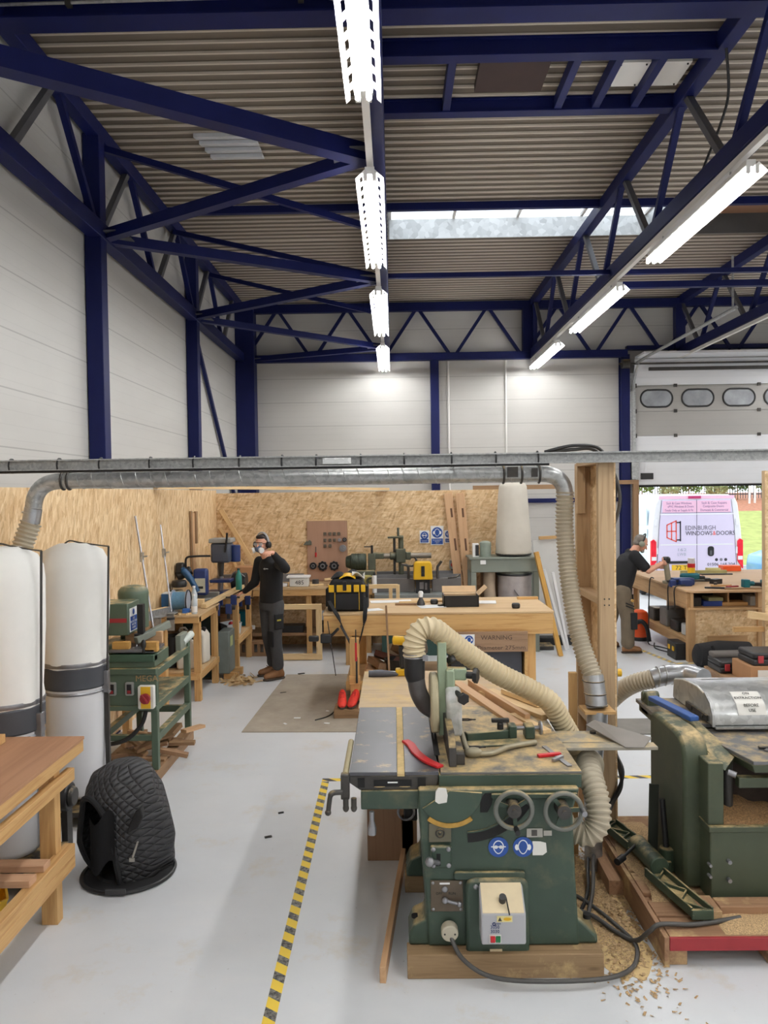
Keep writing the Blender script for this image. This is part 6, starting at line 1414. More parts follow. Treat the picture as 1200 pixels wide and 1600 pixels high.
# safety signs
def plate_sign(x0, x1, z0, z1, kind, lab, lines):
    r = thing('safety_sign', lab, 'safety sign', ((x0 + x1) / 2, 12.09, z0), group='blue safety signs on the back boards')
    MB().bx(x0, x1, 12.085, 12.097, z0, z1).build('plate', SIGNW, r)
    w_ = x1 - x0; zc_ = z1 - w_ * .52
    blue_sign((x0 + x1) / 2, zc_, 12.083, w_ * .42, kind, r, 'symbol_disc')
    f = MB().bx(x0 + .012, x1 - .012, 12.083, 12.086, z0 + .012, z0 + (z1 - z0) * .34).build('text_field', SIGNB, r)
    text('sign_text', lines, (z1 - z0) * .075, ((x0 + x1) / 2, 12.082, z0 + (z1 - z0) * .185), *FRONT, SIGNW, f)
plate_sign(.4, .55, 1.57, 1.77, 'eye', 'smaller blue and white eye protection sign on the back boards', 'Eye protection\nmust be worn')
plate_sign(.575, .775, 1.54, 1.84, 'ear', 'larger blue and white ear protection sign on the back boards', 'Ear protectors\nmust be\nworn')
plate_sign(.79, .91, 1.57, 1.77, 'eye', 'blue sign half hidden behind the slotted timber', 'Protection\nmust be worn')
for lab, xb, xt, sl in (('left slotted hardwood board leaning on the back boards', 1.08, .85, 0), ('right slotted hardwood board leaning on the back boards', 1.19, 1.03, .06)):
    r = thing('slotted_timber', lab, 'timber board', (xb, 11.9, 0), group='slotted boards on the back wall')
    p, q = V((xb, 11.8 - sl, .01)), V((xt, 12.06 - sl, 2.35)); MB().bar(p, q, .13, .035, (0, 1, 0)).build('board', BEECH, r, .002)
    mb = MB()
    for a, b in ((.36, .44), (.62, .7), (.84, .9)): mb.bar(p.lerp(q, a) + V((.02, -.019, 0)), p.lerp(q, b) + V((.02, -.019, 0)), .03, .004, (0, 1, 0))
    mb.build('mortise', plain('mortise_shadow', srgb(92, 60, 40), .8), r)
r = thing('emergency_stop', 'red emergency stop box on the back boards by the slotted timber', 'switch', (.92, 12.08, 1.1))
MB().bx(.86, .97, 12.05, 12.097, 1.16, 1.3).build('box', GP, r, .006); MB().cyl((.915, 12.03, 1.23), (.915, 12.05, 1.23), .035).build('button', REDP, r); MB().bx(.89, .94, 12.06, 12.09, 1.1, 1.16).build('gland', BLACK, r)
# single-bag extractor on green frame
dx = thing('bag_extractor', 'grey green single-bag dust extractor with tall calico bag by the end wall', 'dust extractor', (1.6, 11.3, 0))
EX0, EX1 = 1.12, 2.12
MB().bx(EX0, EX1, 11.3, 11.85, 1.18, 1.38).build('housing', LGREEN, dx, .01)
MB().bx(EX0 - .02, EX1 + .02, 11.28, 11.87, 1.37, 1.4).build('top_plate', LGREEN, dx, .006)
for x in (EX0, EX1 - .08):
    for y in (11.3, 11.78): MB().bx(x, x + .08, y, y + .07, 0, 1.18).build('leg', LGREEN, dx, .005)
MB().bx(1.26, 1.34, 11.29, 11.3, 1.3, 1.36).build('label_plate', SIGNW, dx)
MB().cyl((1.36, 11.5, 1.4), (1.36, 11.5, 1.58), .085, n=20).lathe([(.088, 0), (.085, .05), (.05, .07), (0, .075)], (1.36, 11.5, 1.56), n=20).build('motor', plain('motor_green', srgb(140, 150, 138), .45), dx)
MB().bx(1.16, 1.25, 11.4, 11.5, 1.4, 1.6).build('switch_box', SIGNW, dx, .005); MB().bx(1.2, 1.25, 11.39, 11.4, 1.42, 1.58).build('switch_face', BLACK, dx)
def wob2(cx, cy, prof, n=36, amp=.02, sx=1, sy=1):
    mb = MB(); vs = []
    for rr, z in prof:
        for k in range(n):
            a = 2 * PI * k / n; q = rr * (1 + amp * math.sin(4 * a + z * 3) + amp * .5 * math.sin(9 * a - z * 6)); vs.append((cx + q * math.cos(a) * sx, cy + q * math.sin(a) * sy, z))
    return mb.add(vs, [(i * n + k, i * n + (k + 1) % n, (i + 1) * n + (k + 1) % n, (i + 1) * n + k) for i in range(len(prof) - 1) for k in range(n)] + [tuple((len(prof) - 1) * n + k for k in range(n))])
wob2(1.79, 11.58, [(.25, 1.42), (.275, 1.46), (.262, 1.5), (.27, 1.56), (.262, 1.7), (.24, 2.0), (.22, 2.3), (.205, 2.44), (.18, 2.485), (.08, 2.5)], amp=.015).build('filter_bag', FILT, dx, ang=70)
MB().tor((1.79, 11.58, 1.43), .255, .014, 'z', 32, 8).build('bag_strap', DSTEEL, dx)
MB().cyl((1.79, 11.58, 1.1), (1.79, 11.58, 1.18), .25, n=32).build('collar', LGREEN, dx)
wob2(1.8, 11.56, [(.2, .35), (.25, .4), (.25, 1.0), (.25, 1.14)], amp=.02).build('waste_bag', plain('clear_sack', srgb(176, 168, 166), .25, 0, .12, 6, .3, 12), dx, ang=60)
MB().tor((1.8, 11.56, 1.13), .256, .014, 'z', 32, 8).build('waste_strap', BLACK, dx)
MB().bar((1.75, 11.3, .92), (1.85, 11.3, .78), .004, .05, (0, 1, 0)).build('black_label', BLACK, dx)
MB().tube(spline([(1.42, 11.55, 1.18), (1.42, 11.55, .9), (1.45, 11.5, .4)], 6), .09, 18).build('inlet_hose', plain('dusty_sack', srgb(180, 160, 138), .6), dx)
MB().bx(EX0 + .2, EX1 - .08, 11.82, 11.85, .05, 1.18).build('board', PINE3, dx)
# leaning yellow timbers and doors by the extractor
r = thing('leaning_door', 'white panel door leaning beside the bag extractor', 'door leaf', (2.6, 11.6, 0))
MB().bar((2.55, 11.95, .12), (2.5, 12.1, 1.6), .66, .045, (0, 1, 0)).build('leaf', plain('off_white_door', srgb(214, 212, 208), .5, 0, .03), r, .004)
MB().bx(2.2, 2.85, 11.75, 12.0, .0, .12).build('black_bearer', BLACK, r, .006)
MB().bar((2.26, 12.05, 1.63), (2.8, 12.05, 1.65), .05, .05).build('timber_cap', PINE, r, .004)
for lab, a, b, m, w_ in (('broad golden timber leaning beside the bag extractor', (2.36, 11.0, .0), (2.06, 11.2, 1.48), wood('golden_board', srgb(214, 166, 84), srgb(180, 130, 60), True), .06), ('white strip leaning against the golden timber', (2.53, 11.4, .0), (2.22, 11.45, 1.2), SIGNW, .04), ('second white strip leaning behind the golden timber', (2.58, 11.5, .0), (2.36, 11.5, 1.15), SIGNW, .04)):
    MB().bar(a, b, w_, .12 if w_ > .05 else .05, (0, 1, 0)).build('leaning_board', m, None, .003, label=lab, cat='board')
MB().bx(2.1, 2.35, 11.4, 11.7, .0, .06).build('floor_frame', DSTEEL, None, .004, label='dark frame lying on the floor beside the bag extractor', cat='frame')

# ================================================================ CENTRE BENCH
cb = thing('assembly_bench', 'big pale pine assembly bench in the middle of the workshop', 'workbench', (.45, 9.0, 0))
CX0, CX1, CY0, CY1, CZT = -.8, 1.74, 8.42, 9.6, 1.05
BW = wood('bench_pine', srgb(222, 180, 118), srgb(184, 132, 72))
MB().bx(CX0, CX1, CY0, CY1, CZT - .022, CZT).build('top', PLY, cb, .003)
MB().bx(CX0 + .01, CX1 - .01, CY0 + .005, CY0 + .05, CZT - .25, CZT - .022).build('apron', BW, cb, .004)
MB().bx(CX0 + .01, CX1 - .01, CY1 - .05, CY1 - .005, CZT - .25, CZT - .022).build('apron', BW, cb, .004)
for x in (CX0 + .01, CX1 - .055): MB().bx(x, x + .045, CY0 + .05, CY1 - .05, CZT - .25, CZT - .022).build('apron', BW, cb, .004)
MB().bx(CX1 - .25, CX1 + .0, CY1 - .25, CY1 - .19, CZT, CZT + .03).build('top_batten', BW, cb, .003)
for x, y in ((-.5, 8.3), (-.46, 9.4), (1.45, 8.5), (1.45, 9.4)):
    MB().bx(x, x + .1, y, y + .1, 0, CZT - .022 if y > 8.4 else CZT - .255).build('leg', BW, cb, .004)
    MB().bx(x - .01, x + .11, y - .03, y, .3, .4).build('leg_cleat', BW, cb, .003) if y == 8.3 else None
MB().bx(-.56, 1.5, 8.55, 9.5, .25, .275).build('shelf', PLY, cb, .003)
MB().bx(-.56, 1.5, 8.5, 8.55, .18, .275).build('shelf_rail', BW, cb, .003)
cr = thing('cutter_crate', 'wooden crate marked WARNING with two blue signs under the assembly bench', 'crate', (1.0, 8.4, .28))
MB().bx(.5, 1.44, 8.36, 8.4, .62, .84).build('board', wood('crate_board', srgb(164, 132, 104), srgb(134, 104, 78)), cr, .003)
MB().bx(.5, 1.44, 8.44, 8.9, .3, .32).bx(.5, .53, 8.4, 8.9, .28, .61).bx(1.41, 1.44, 8.4, 8.9, .28, .61).build('case', BW, cr, .003)
cf = MB().bx(.63, .86, 8.352, 8.36, .7, .815).build('sign_plate', SIGNW, cr)
blue_sign(.69, .757, 8.35, .047, 'eye', cf, 'symbol_disc'); blue_sign(.8, .757, 8.35, .047, 'ear', cf, 'symbol_disc')
STN = plain('stencil_brown', srgb(84, 66, 54), .7)
text('stencil_text', 'WARNING', .07, (1.1, 8.358, .775), *FRONT, STN, cr, fit=.34)
text('stencil_text', 'Minimum Diameter 275mm', .062, (1.0, 8.358, .665), *FRONT, STN, cr, fit=.82)
MB().bx(.9, 1.39, 8.45, 8.85, .33, .62).build('grey_case', plain('slate_case', srgb(64, 66, 74), .5), cr, .01)
MB().bx(.6, .88, 8.45, 8.85, .33, .62).build('black_case', BLACK, cr, .01)
random.seed(9)
for k, (x, z, lab) in enumerate(((-.3, .34, 'leftmost'), (-.22, .42, 'upper left'), (-.12, .33, 'middle'), (-.1, .46, 'topmost'), (.02, .38, 'right'), (.06, .5, 'upper right'))):
    m = [BEECH, PINE3, PINE, plain('mahogany_block', srgb(96, 54, 40), .6), BEECH, PINE3][k]
    MB().box((x, 8.75 + .05 * k, z), (.1, .3, .07), rxyz(.1 * k, .5 - .3 * (k % 3), .5 * k)).build('offcut', m, None, .002, label=f'{lab} offcut of the heap under the assembly bench, left of the black tub', cat='offcut', group='offcuts under the assembly bench')
r = thing('open_tub', 'black tub of wood scraps on the shelf under the assembly bench', 'tub', (.1, 8.7, .275))
MB().lathe([(.15, 0), (.19, .2), (.2, .21), (.175, .21), (.14, .01), (0, .01)], (.08, 8.72, .275), n=20, sx=1.1, sy=.8).build('tub', BLACK, r)
MB().cyl((-.05, 9.2, .46), (.35, 9.1, .56), .1).build('paper_roll', PAPER, None, label='pale roll lying on the shelf behind the heap of offcuts', cat='roll')
for i, (x, w_, h_, m, lab) in enumerate(((.66, .12, .15, PINE, 'pale block on top of the warning crate'), (.86, .2, .1, plain('rust_brown', srgb(130, 70, 44), .7), 'rusty brown block on top of the crate'), (1.1, .22, .08, PINE2, 'pale offcut on top of the crate at right'), (1.33, .16, .12, PINE3, 'slotted brown block at the right end of the crate top'))):
    MB().bx(x - w_ / 2, x + w_ / 2, 8.5, 8.7, .63, .63 + h_).build('timber_block', m, None, .004, label=lab, cat='block')
MB().bx(.5, 1.44, 8.42, 8.9, .61, .63).build('crate_shelf', PLY, cr, .002)
# on the assembly bench
bag = thing('tool_bag', 'open black and yellow tool bag with shoulder strap on the assembly bench', 'tool bag', (-.52, 8.75, CZT))
BX0, BX1 = -.76, -.33
MB().prism([(BX0, CZT), (BX0 + .0, CZT + .25), (BX0 + .05, CZT + .36), (BX1 - .05, CZT + .36), (BX1, CZT + .25), (BX1, CZT)], 'y', 8.56, 8.9).build('bag_body', CLOTHB, bag, .03)
MB().bx(BX0 + .09, BX1 - .06, 8.535, 8.56, CZT + .02, CZT + .2).build('pocket', CLOTHB, bag, .012)
for x0, x1 in ((BX0 + .02, BX0 + .08), (BX0 + .11, BX0 + .27), (BX0 + .3, BX1 - .07), (BX1 - .05, BX1)): MB().bx(x0, x1, 8.545, 8.56, CZT + .22, CZT + .3).build('yellow_panel', YELD, bag, .004)
mb = MB()
for x in (BX0 + .09, BX1 - .07): mb.bar((x, 8.532, CZT + .02), (x, 8.532, CZT + .22), .006, .006)
mb.build('piping', YELD, bag, each=True)
MB().sheet(lambda u, v: (BX0 + .04 + u * .36, 8.62 + v * .26, CZT + .37 + .05 * math.sin(u * 7) * math.sin(v * 5) + .03 * math.sin(u * PI)), 12, 8, .012).build('lid_flap', CLOTHB, bag)
MB().sheet(lambda u, v: (BX0 + .14 + u * .18, 8.58 + v * .1, CZT + .37 + .035 * math.sin(u * PI) + .02 * v), 8, 4, .01).build('yellow_lid', YELD, bag)
MB().bx(-.58, -.54, 8.52, 8.56, CZT + .24, CZT + .34).bx(BX0 - .02, BX0, 8.62, 8.75, CZT + .05, CZT + .25).bx(BX1, BX1 + .03, 8.62, 8.8, CZT + .03, CZT + .28).build('pocket', CLOTHB, bag, .006, each=True)
MB().sheet(lambda u, v: (BX0 + .28 + u * .14, 8.6 + v * .12, CZT + .4 + .04 * math.sin(u * 4 + v * 3)), 6, 6, .01).build('pale_rag', PAPER, None, label='pale rag on top of the black and yellow tool bag', cat='rag')
st1 = spline([(BX0 + .02, 8.55, CZT + .12), (BX0 + .08, 8.46, CZT + .04), (-.62, 8.38, CZT - .04), (-.55, 8.385, CZT - .22), (-.47, 8.385, CZT - .36), (-.42, 8.385, CZT - .37)], 8)
st2 = spline([(-.42, 8.385, CZT - .37), (-.38, 8.385, CZT - .25), (-.34, 8.385, CZT - .08), (-.33, 8.42, CZT + .03), (-.32, 8.52, CZT + .16)], 8)
mb = MB()
for s_ in (st1, st2):
    for a, b in zip(s_, s_[1:]): mb.box((a + b) / 2, (.045, .012, (b - a).length * 1.15), (b - a).to_track_quat('Z', 'Y').to_matrix())
mb.bx(-.44, -.41, 8.378, 8.39, CZT - .62, CZT - .36)
mb.build('shoulder_strap', CLOTHB, bag)
MB().bar((-.6, 8.383, CZT - .12), (-.49, 8.378, CZT - .33), .02, .06, (0, 1, 0)).build('strap_pad', CLOTHG, bag, .006)
r = thing('hanging_tool', 'red and black handled tool hanging from the strap by the bench leg', 'tool', (-.43, 8.24, .3))
MB().bar((-.43, 8.26, .75), (-.43, 8.26, .9), .012, .03, (0, 1, 0)).bar((-.425, 8.26, .32), (-.425, 8.26, .6), .02, .022, (0, 1, 0)).build('handle', BLACK, r, .004)
MB().bar((-.43, 8.255, .56), (-.43, 8.255, .76), .022, .03, (0, 1, 0)).build('red_grip', REDP, r, .004)
r = thing('bar_clamp', 'black bar clamp hanging off the left end of the assembly bench', 'clamp', (-.78, 8.3, .35))
MB().bar((-.74, 8.36, .98), (-.66, 8.36, .38), .008, .022, (0, 1, 0)).build('bar', BLACK, r)
MB().bx(-.95, -.84, 8.33, 8.39, .76, .82).bx(-.82, -.7, 8.33, 8.39, .74, .84).bar((-.72, 8.36, .8), (-.62, 8.36, .9), .03, .05, (0, 1, 0)).build('jaw', BLACK, r, .012)
r = thing('glue_bottle', 'white topped glue bottle standing on the assembly bench', 'bottle', (.3, 8.9, CZT))
MB().lathe([(.045, 0), (.05, .02), (.04, .05), (.02, .09), (.022, .12)], (.3, 8.95, CZT), n=16).build('base', DSTEEL, r); MB().lathe([(.024, .1), (.03, .15), (.02, .17), (0, .17)], (.3, 8.95, CZT), n=16).build('cap', SIGNW, r)
for x0, y0, s_, a, lab in ((.42, 8.85, (.3, .22), .2, 'white paper sheet at the front of the assembly bench'), (1.02, 9.15, (.36, .24), -.1, 'white paper pad to the right of the black box'), (-.05, 9.3, (.5, .2), .1, 'white sheet behind the tool bag on the assembly bench'), (-.25, 8.65, (.2, .16), .4, 'paper corner sticking out from under the tool bag')):
    MB().box((x0, y0, CZT + .004), (*s_, .004), rxyz(0, 0, a)).build('paper_sheet', SIGNW, None, label=lab, cat='paper')
r = thing('open_box', 'black cardboard box with lid folded open on the assembly bench', 'box', (.75, 8.9, CZT))
MB().bx(.56, .96, 8.8, 8.81, CZT, CZT + .13).bx(.56, .96, 9.1, 9.11, CZT, CZT + .13).bx(.56, .57, 8.8, 9.11, CZT, CZT + .13).bx(.95, .96, 8.8, 9.11, CZT, CZT + .13).bx(.56, .96, 8.8, 9.11, CZT, CZT + .006).build('box', BLACK, r)
MB().bar((.76, 9.11, CZT + .13), (.76, 9.16, CZT + .2), .4, .006, (0, -1, 0.1)).bar((.96, 8.95, CZT + .13), (1.06, 8.95, CZT + .22), .28, .006).build('lid', plain('inner_card', srgb(206, 174, 136), .8), r)
MB().bx(.565, .955, 9.0, 9.1, CZT + .1, CZT + .128).build('box_flap', plain('inner_card', (0, 0, 0)), r)
for x, y, lab in ((.46, 9.05, 'black gadget on the paper left of the open box'), (1.36, 8.66, 'black round gadget alone at the right of the assembly bench')):
    r = thing('tape_measure', lab, 'tape measure', (x, y, CZT)); MB().box((x, y, CZT + .03), (.09, .07, .06)).build('body', BLACK, r, .018); MB().cyl((x, y - .036, CZT + .03), (x, y - .034, CZT + .03), .02).build('face', DSTEEL, r)
for a, b, lab in (((.0, 9.0, CZT + .012), (.25, 8.98, CZT + .012), 'brown strip lying left of the glue bottle'), ((.05, 9.15, CZT + .012), (.6, 9.25, CZT + .012), 'long pale strip near the back of the assembly bench'), ((.5, 8.85, CZT + .012), (.58, 8.9, CZT + .02), 'small dark bracket by the open box')):
    MB().bar(a, b, .04, .022).build('strip', PINE3 if 'brown' in lab else PINE2 if 'pale' in lab else DSTEEL, None, .002, label=lab, cat='strip')
MB().bar((-.1, 8.385, 1.14), (-.06, 8.3, .0), .03, .022, (1, 0, 0)).build('upright_batten', PINE3, None, .002, label='thin batten standing against the front of the assembly bench', cat='batten')
# trainers on a board
MB().bx(-.66, -.08, 8.02, 8.28, 0, .1).build('floor_board', PINE3, None, .004, label='thick timber plank on the floor carrying red trainers', cat='plank')
def trainer(x, y, rz, lab):
    r = thing('trainer', lab, 'shoe', (x, y, .1), rz, 'red trainers under the assembly bench'); M_ = RM[r.name]
    def ring(yy, w_, z0, z1): return ((0, yy, (z0 + z1) / 2), (w_, 0, 0), (0, 0, (z1 - z0) / 2))
    mb = MB().ring_loft([ring(-.14, .02, .02, .04), ring(-.12, .04, .015, .06), ring(-.06, .05, .01, .085), ring(0, .046, .01, .12), ring(.06, .042, .01, .14), ring(.12, .04, .01, .15), ring(.135, .025, .02, .13)], 16); mb.v = [M_ @ v for v in mb.v]; mb.build('upper', plain('red_mesh', srgb(214, 52, 38), .7, 0, .15, 30), r)
    mb = MB().ring_loft([((0, -.145, .012), (.02, 0, 0), (0, 0, .012)), ((0, -.1, .012), (.048, 0, 0), (0, 0, .012)), ((0, .0, .012), (.045, 0, 0), (0, 0, .012)), ((0, .13, .012), (.042, 0, 0), (0, 0, .013)), ((0, .14, .012), (.02, 0, 0), (0, 0, .012))], 12); mb.v = [M_ @ v for v in mb.v]; mb.build('sole', SOLE, r)
    mb = MB()
    for k in range(4): mb.bar((-.022, -.03 + .02 * k, .1 + .012 * k), (.022, -.025 + .02 * k, .1 + .012 * k), .006, .006)
    mb.v = [M_ @ v for v in mb.v]; mb.build('laces', REDD, r)
trainer(-.58, 8.16, .05, 'left red trainer pointing forward on the plank'); trainer(-.46, 8.17, -.2, 'middle red trainer beside the bench leg'); trainer(-.3, 8.17, -.1, 'right red trainer behind the bench leg')
# mat
t = NT('worn_mat'); v = t.coord(); t.col(t.ramp(t.noise(v, 3, 6, .7), [(.3, srgb(148, 138, 124)), (.7, srgb(172, 162, 148))])); t.bump(t.noise(v, 40, 3), .2, .004)
MB().add([(-1.55, 7.6, 0), (.45, 7.55, 0), (.5, 10.0, 0), (-1.44, 10.02, 0), (-1.55, 7.6, .008), (.45, 7.55, .008), (.5, 10.0, .008), (-1.44, 10.02, .008)], [(0, 3, 2, 1), (4, 5, 6, 7), (0, 1, 5, 4), (1, 2, 6, 5), (2, 3, 7, 6), (3, 0, 4, 7)]).build('floor_mat', t.done(.85), None, label='worn grey brown mat on the floor in front of the assembly bench', cat='mat')
MB().tube(spline([(-.62, 8.6, .014), (-.66, 8.35, .014), (-.72, 8.1, .014), (-.85, 7.95, .014)], 6), .006, 6).build('floor_strap', BLACK, None, label='thin black strap lying on the mat', cat='strap')
for x, y, lab, s_ in ((-1.05, 8.05, 'larger white scrap on the mat', .07), (-.75, 8.3, 'small white scrap on the mat near the strap', .035), (-.72, 7.85, 'white scrap near the front edge of the mat', .06), (-1.15, 7.85, 'pale scrap near the front left of the mat', .05)):
    MB().box((x, y, .01), (s_, s_ * .5, .004), rxyz(0, 0, x * 9)).build('paper_scrap', SIGNW, None, label=lab, cat='scrap', group='pale scraps on the mat')
for x, y, lab, s_ in ((-1.35, 9.1, 'black scrap on the floor left of the mat', .07), (-.87, 5.65, 'black speck left of the hazard tape, farther one', .04), (-.9, 5.25, 'black sliver left of the hazard tape, nearer one', .05), (-1.25, 10.07, 'black sliver at the back edge of the mat', .09)):
    MB().box((x, y, .006), (s_, s_ * .3, .01), rxyz(0, 0, .4)).build('black_scrap', BLACK, None, label=lab, cat='scrap')
# ================================================================ HAZARD TAPE
t = NT('hazard_tape'); v = t.coord(); sx = t.n('ShaderNodeSeparateXYZ'); t.l(v, sx.inputs[0])
fr = t.math('FRACT', t.math('DIVIDE', t.math('ADD', t.math('MULTIPLY', sx.outputs[0], .7), sx.outputs[1]), .135))
worn = t.ramp(t.noise(v, 45, 5, .7), [(.42, (0, 0, 0)), (.6, (1, 1, 1))])
blk = t.mix(worn, srgb(40, 40, 42), srgb(140, 136, 128))
t.col(t.mix(t.math('LESS_THAN', fr, .46), srgb(240, 206, 70), blk)); HAZ = t.done(.5)
t = NT('hazard_tape_across'); v = t.coord(); sx = t.n('ShaderNodeSeparateXYZ'); t.l(v, sx.inputs[0])
fr = t.math('FRACT', t.math('DIVIDE', t.math('ADD', sx.outputs[0], t.math('MULTIPLY', sx.outputs[1], 1.2)), .16))
t.col(t.mix(t.math('LESS_THAN', fr, .46), srgb(240, 206, 70), srgb(56, 56, 58))); HAZX = t.done(.5)
MB().bx(-.625, -.565, 2.2, 6.27, .0, .0015).build('hazard_tape', HAZ, None, base=(-.6, 2.2, 0), label='yellow and black hazard tape running along the aisle floor', cat='floor tape')
MB().bx(-.625, 2.6, 6.28, 6.34, .0, .0015).build('hazard_tape', HAZX, None, base=(-.6, 6.3, 0), label='yellow and black hazard tape crossing behind the table saw', cat='floor tape')
t = NT('yellow_dashes'); v = t.coord(); sx = t.n('ShaderNodeSeparateXYZ'); t.l(v, sx.inputs[0])
fr = t.math('FRACT', t.math('DIVIDE', t.math('ADD', sx.outputs[0], t.math('MULTIPLY', sx.outputs[1], -1.0)), .16))
t.col(t.mix(t.math('LESS_THAN', fr, .5), srgb(230, 200, 110), srgb(170, 166, 150))); HAZD = t.done(.5)
MB().bar((3.55, 11.7, .0008), (3.78, 10.45, .0008), .07, .0015).build('hazard_tape', HAZD, None, label='faded yellow tape on the floor leading to the goods door', cat='floor tape')
MB().bx(3.78, 5.6, 10.4, 10.47, 0, .0015).build('hazard_tape', HAZD, None, label='faded yellow tape on the floor in front of the right bench', cat='floor tape')

# ================================================================ RIGHT BENCH
RB = thing('fitting_bench', 'large timber fitting bench with shelves by the goods door', 'workbench', (4.8, 11.8, 0))
RX0, RX1, RY0, RY1, RZ = 3.96, 6.6, 10.42, 13.1, .985
RPL = wood('bench_board', srgb(196, 158, 112), srgb(160, 122, 82))
RTOP = wood('pale_board_top', srgb(206, 170, 130), srgb(180, 142, 104), False, .6, 0, .4)
MB().prism([(RX0, RY0 + .1), (RX0 + .1, RY0), (RX1, RY0), (RX1, RY1), (RX0, RY1)], 'z', RZ - .03, RZ).build('top', RTOP, RB, .005)
MB().bx(RX0 + .02, RX0 + .06, RY0 + .1, RY1 - .02, RZ - .25, RZ - .03).build('apron', RPL, RB, .003)
for x in (4.93, RX1 - .08): MB().bx(x, x + .08, RY0 + .06, RY0 + .14, .0, RZ - .03).build('post', RPL, RB, .003)
MB().bx(RX0 + .06, RX0 + .1, RY0 + .06, RY0 + .14, RZ - .25, RZ - .03).build('post', RPL, RB, .003)
MB().bx(RX0 + .04, RX1, RY0 + .05, RY0 + .75, RZ - .27, RZ - .24).build('drawer_shelf', RPL, RB, .003)
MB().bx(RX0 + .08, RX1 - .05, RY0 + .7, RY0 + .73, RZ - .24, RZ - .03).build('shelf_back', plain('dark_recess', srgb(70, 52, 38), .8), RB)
MB().bx(RX0 + .1, 4.94, RY0 + .1, RY0 + .12, .16, RZ - .27).build('panel', OSB_S, RB)
MB().bx(RX0 + .3, 4.8, RY0 + .085, RY0 + .1, .18, .36).build('patch', RPL, RB, .002)
for x, y in ((RX0 + .03, RY0 + .08), (RX0 + .03, RY1 - .12), (RX1 - .11, RY1 - .12)): MB().bx(x, x + .1, y, y + .09, 0, RZ - .25).build('leg', RPL, RB, .003)
MB().bx(RX0 + .05, RX0 + .62, RY0 + .2, RY1 - .1, .26, .29).bx(RX0 + .05, RX0 + .09, RY0 + .2, RY1 - .1, .17, .26).build('shelf', RPL, RB, .003)
MB().bx(RX0 + .62, RX0 + .64, RY0 + .2, RY1 - .1, .1, RZ - .03).build('panel', RPL, RB)
# bench-top tools
def on(x, y, m, lab, nm, cat, s_, rz=0, z=RZ, bev=.006): return MB().box((x, y, z + s_[2] / 2), s_, rxyz(0, 0, rz)).build(nm, m, None, bev, label=lab, cat=cat)
r = thing('router', 'corded router gripped by the bending man on the fitting bench', 'router', (3.98, 11.3, RZ))
MB().cyl((3.98, 11.22, RZ + .01), (3.98, 11.22, RZ + .05), .08).cyl((3.98, 11.22, RZ + .05), (3.95, 11.22, RZ + .3), .04).build('body', plain('beige_tool', (0, 0, 0)), r, .005)
MB().lathe([(.045, 0), (.06, .02), (.06, .07), (.04, .09), (0, .09)], (3.95, 11.22, RZ + .31), n=18).build('cap', BLACK, r)
r = thing('vice', 'navy bench vice clamped at the edge of the fitting bench', 'vice', (4.1, 11.0, RZ))
MB().bx(4.0, 4.3, 11.05, 11.2, RZ, RZ + .1).bx(3.93, 4.02, 11.0, 11.1, RZ - .02, RZ + .08).bx(4.05, 4.22, 10.92, 11.02, RZ, RZ + .09).build('body', NAVYT, r, .015)
MB().bar((3.9, 11.05, RZ + .06), (4.45, 11.1, RZ + .06), .03, .03).build('bar', DSTEEL, r)
r = thing('jigsaw', 'teal corded jigsaw lying behind the navy vice', 'power tool', (4.35, 11.35, RZ))
MB().bx(4.2, 4.48, 11.3, 11.4, RZ + .04, RZ + .14).build('body', TEAL, r, .03); MB().bx(4.16, 4.4, 11.29, 11.41, RZ, RZ + .02).build('sole', STEEL, r); MB().bx(4.46, 4.56, 11.31, 11.39, RZ + .03, RZ + .1).build('rear', BLACK, r, .02)
r = thing('glue_tube', 'yellow glue bottle with red band and clear cap on the fitting bench', 'bottle', (4.58, 11.7, RZ))
MB().cyl((4.46, 11.6, RZ), (4.46, 11.6, RZ + .2), .055).build('bottle', YEL, r, .008); MB().cyl((4.46, 11.6, RZ + .2), (4.46, 11.6, RZ + .26), .056).build('red_band', REDP, r); MB().cyl((4.46, 11.6, RZ + .26), (4.46, 11.6, RZ + .34), .05).build('cap', plain('milky_cap', srgb(210, 206, 206), .3), r)
on(4.62, 11.5, BLACK, 'black battery pack right of the navy vice', 'battery_pack', 'battery', (.14, .1, .05), .2)
on(5.0, 12.5, plain('khaki_level', srgb(170, 164, 110), .5), 'long olive spirit level at the back of the fitting bench', 'spirit_level', 'level', (.75, .03, .06))
on(5.05, 12.35, BLACK, 'black straight edge in front of the olive level', 'straight_edge', 'straight edge', (.7, .05, .02))
on(5.62, 12.95, ORANGE, 'orange box at the far end of the fitting bench', 'orange_box', 'box', (.3, .2, .09), 0)
on(5.3, 12.85, plain('pale_olive', srgb(196, 186, 120), .5), 'pale yellow tub beside the orange box', 'yellow_tub', 'tub', (.2, .15, .06))
on(4.67, 11.9, plain('salmon', srgb(206, 150, 120), .6), 'small salmon block behind the battery pack', 'small_block', 'block', (.14, .1, .05))
on(4.66, 11.2, BLACK, 'black clamp head in the middle of the fitting bench', 'clamp_head', 'clamp', (.16, .1, .07), .5)
on(4.55, 10.95, DSTEEL, 'small dark cylinder weight on the fitting bench', 'weight', 'weight', (.04, .04, .05))
r = thing('impact_driver', 'teal and black impact driver lying at the front of the fitting bench', 'power tool', (5.0, 10.85, RZ))
MB().cyl((4.86, 10.75, RZ + .05), (5.0, 10.75, RZ + .05), .035).bx(4.84, 4.93, 10.7, 10.8, RZ, RZ + .11).build('head', TEAL, r, .01); MB().bar((4.97, 10.75, RZ + .04), (5.13, 10.73, RZ + .04), .05, .05).build('grip', BLACK, r, .014); MB().bx(5.1, 5.19, 10.68, 10.79, RZ, RZ + .1).build('battery', TEAL, r, .01)
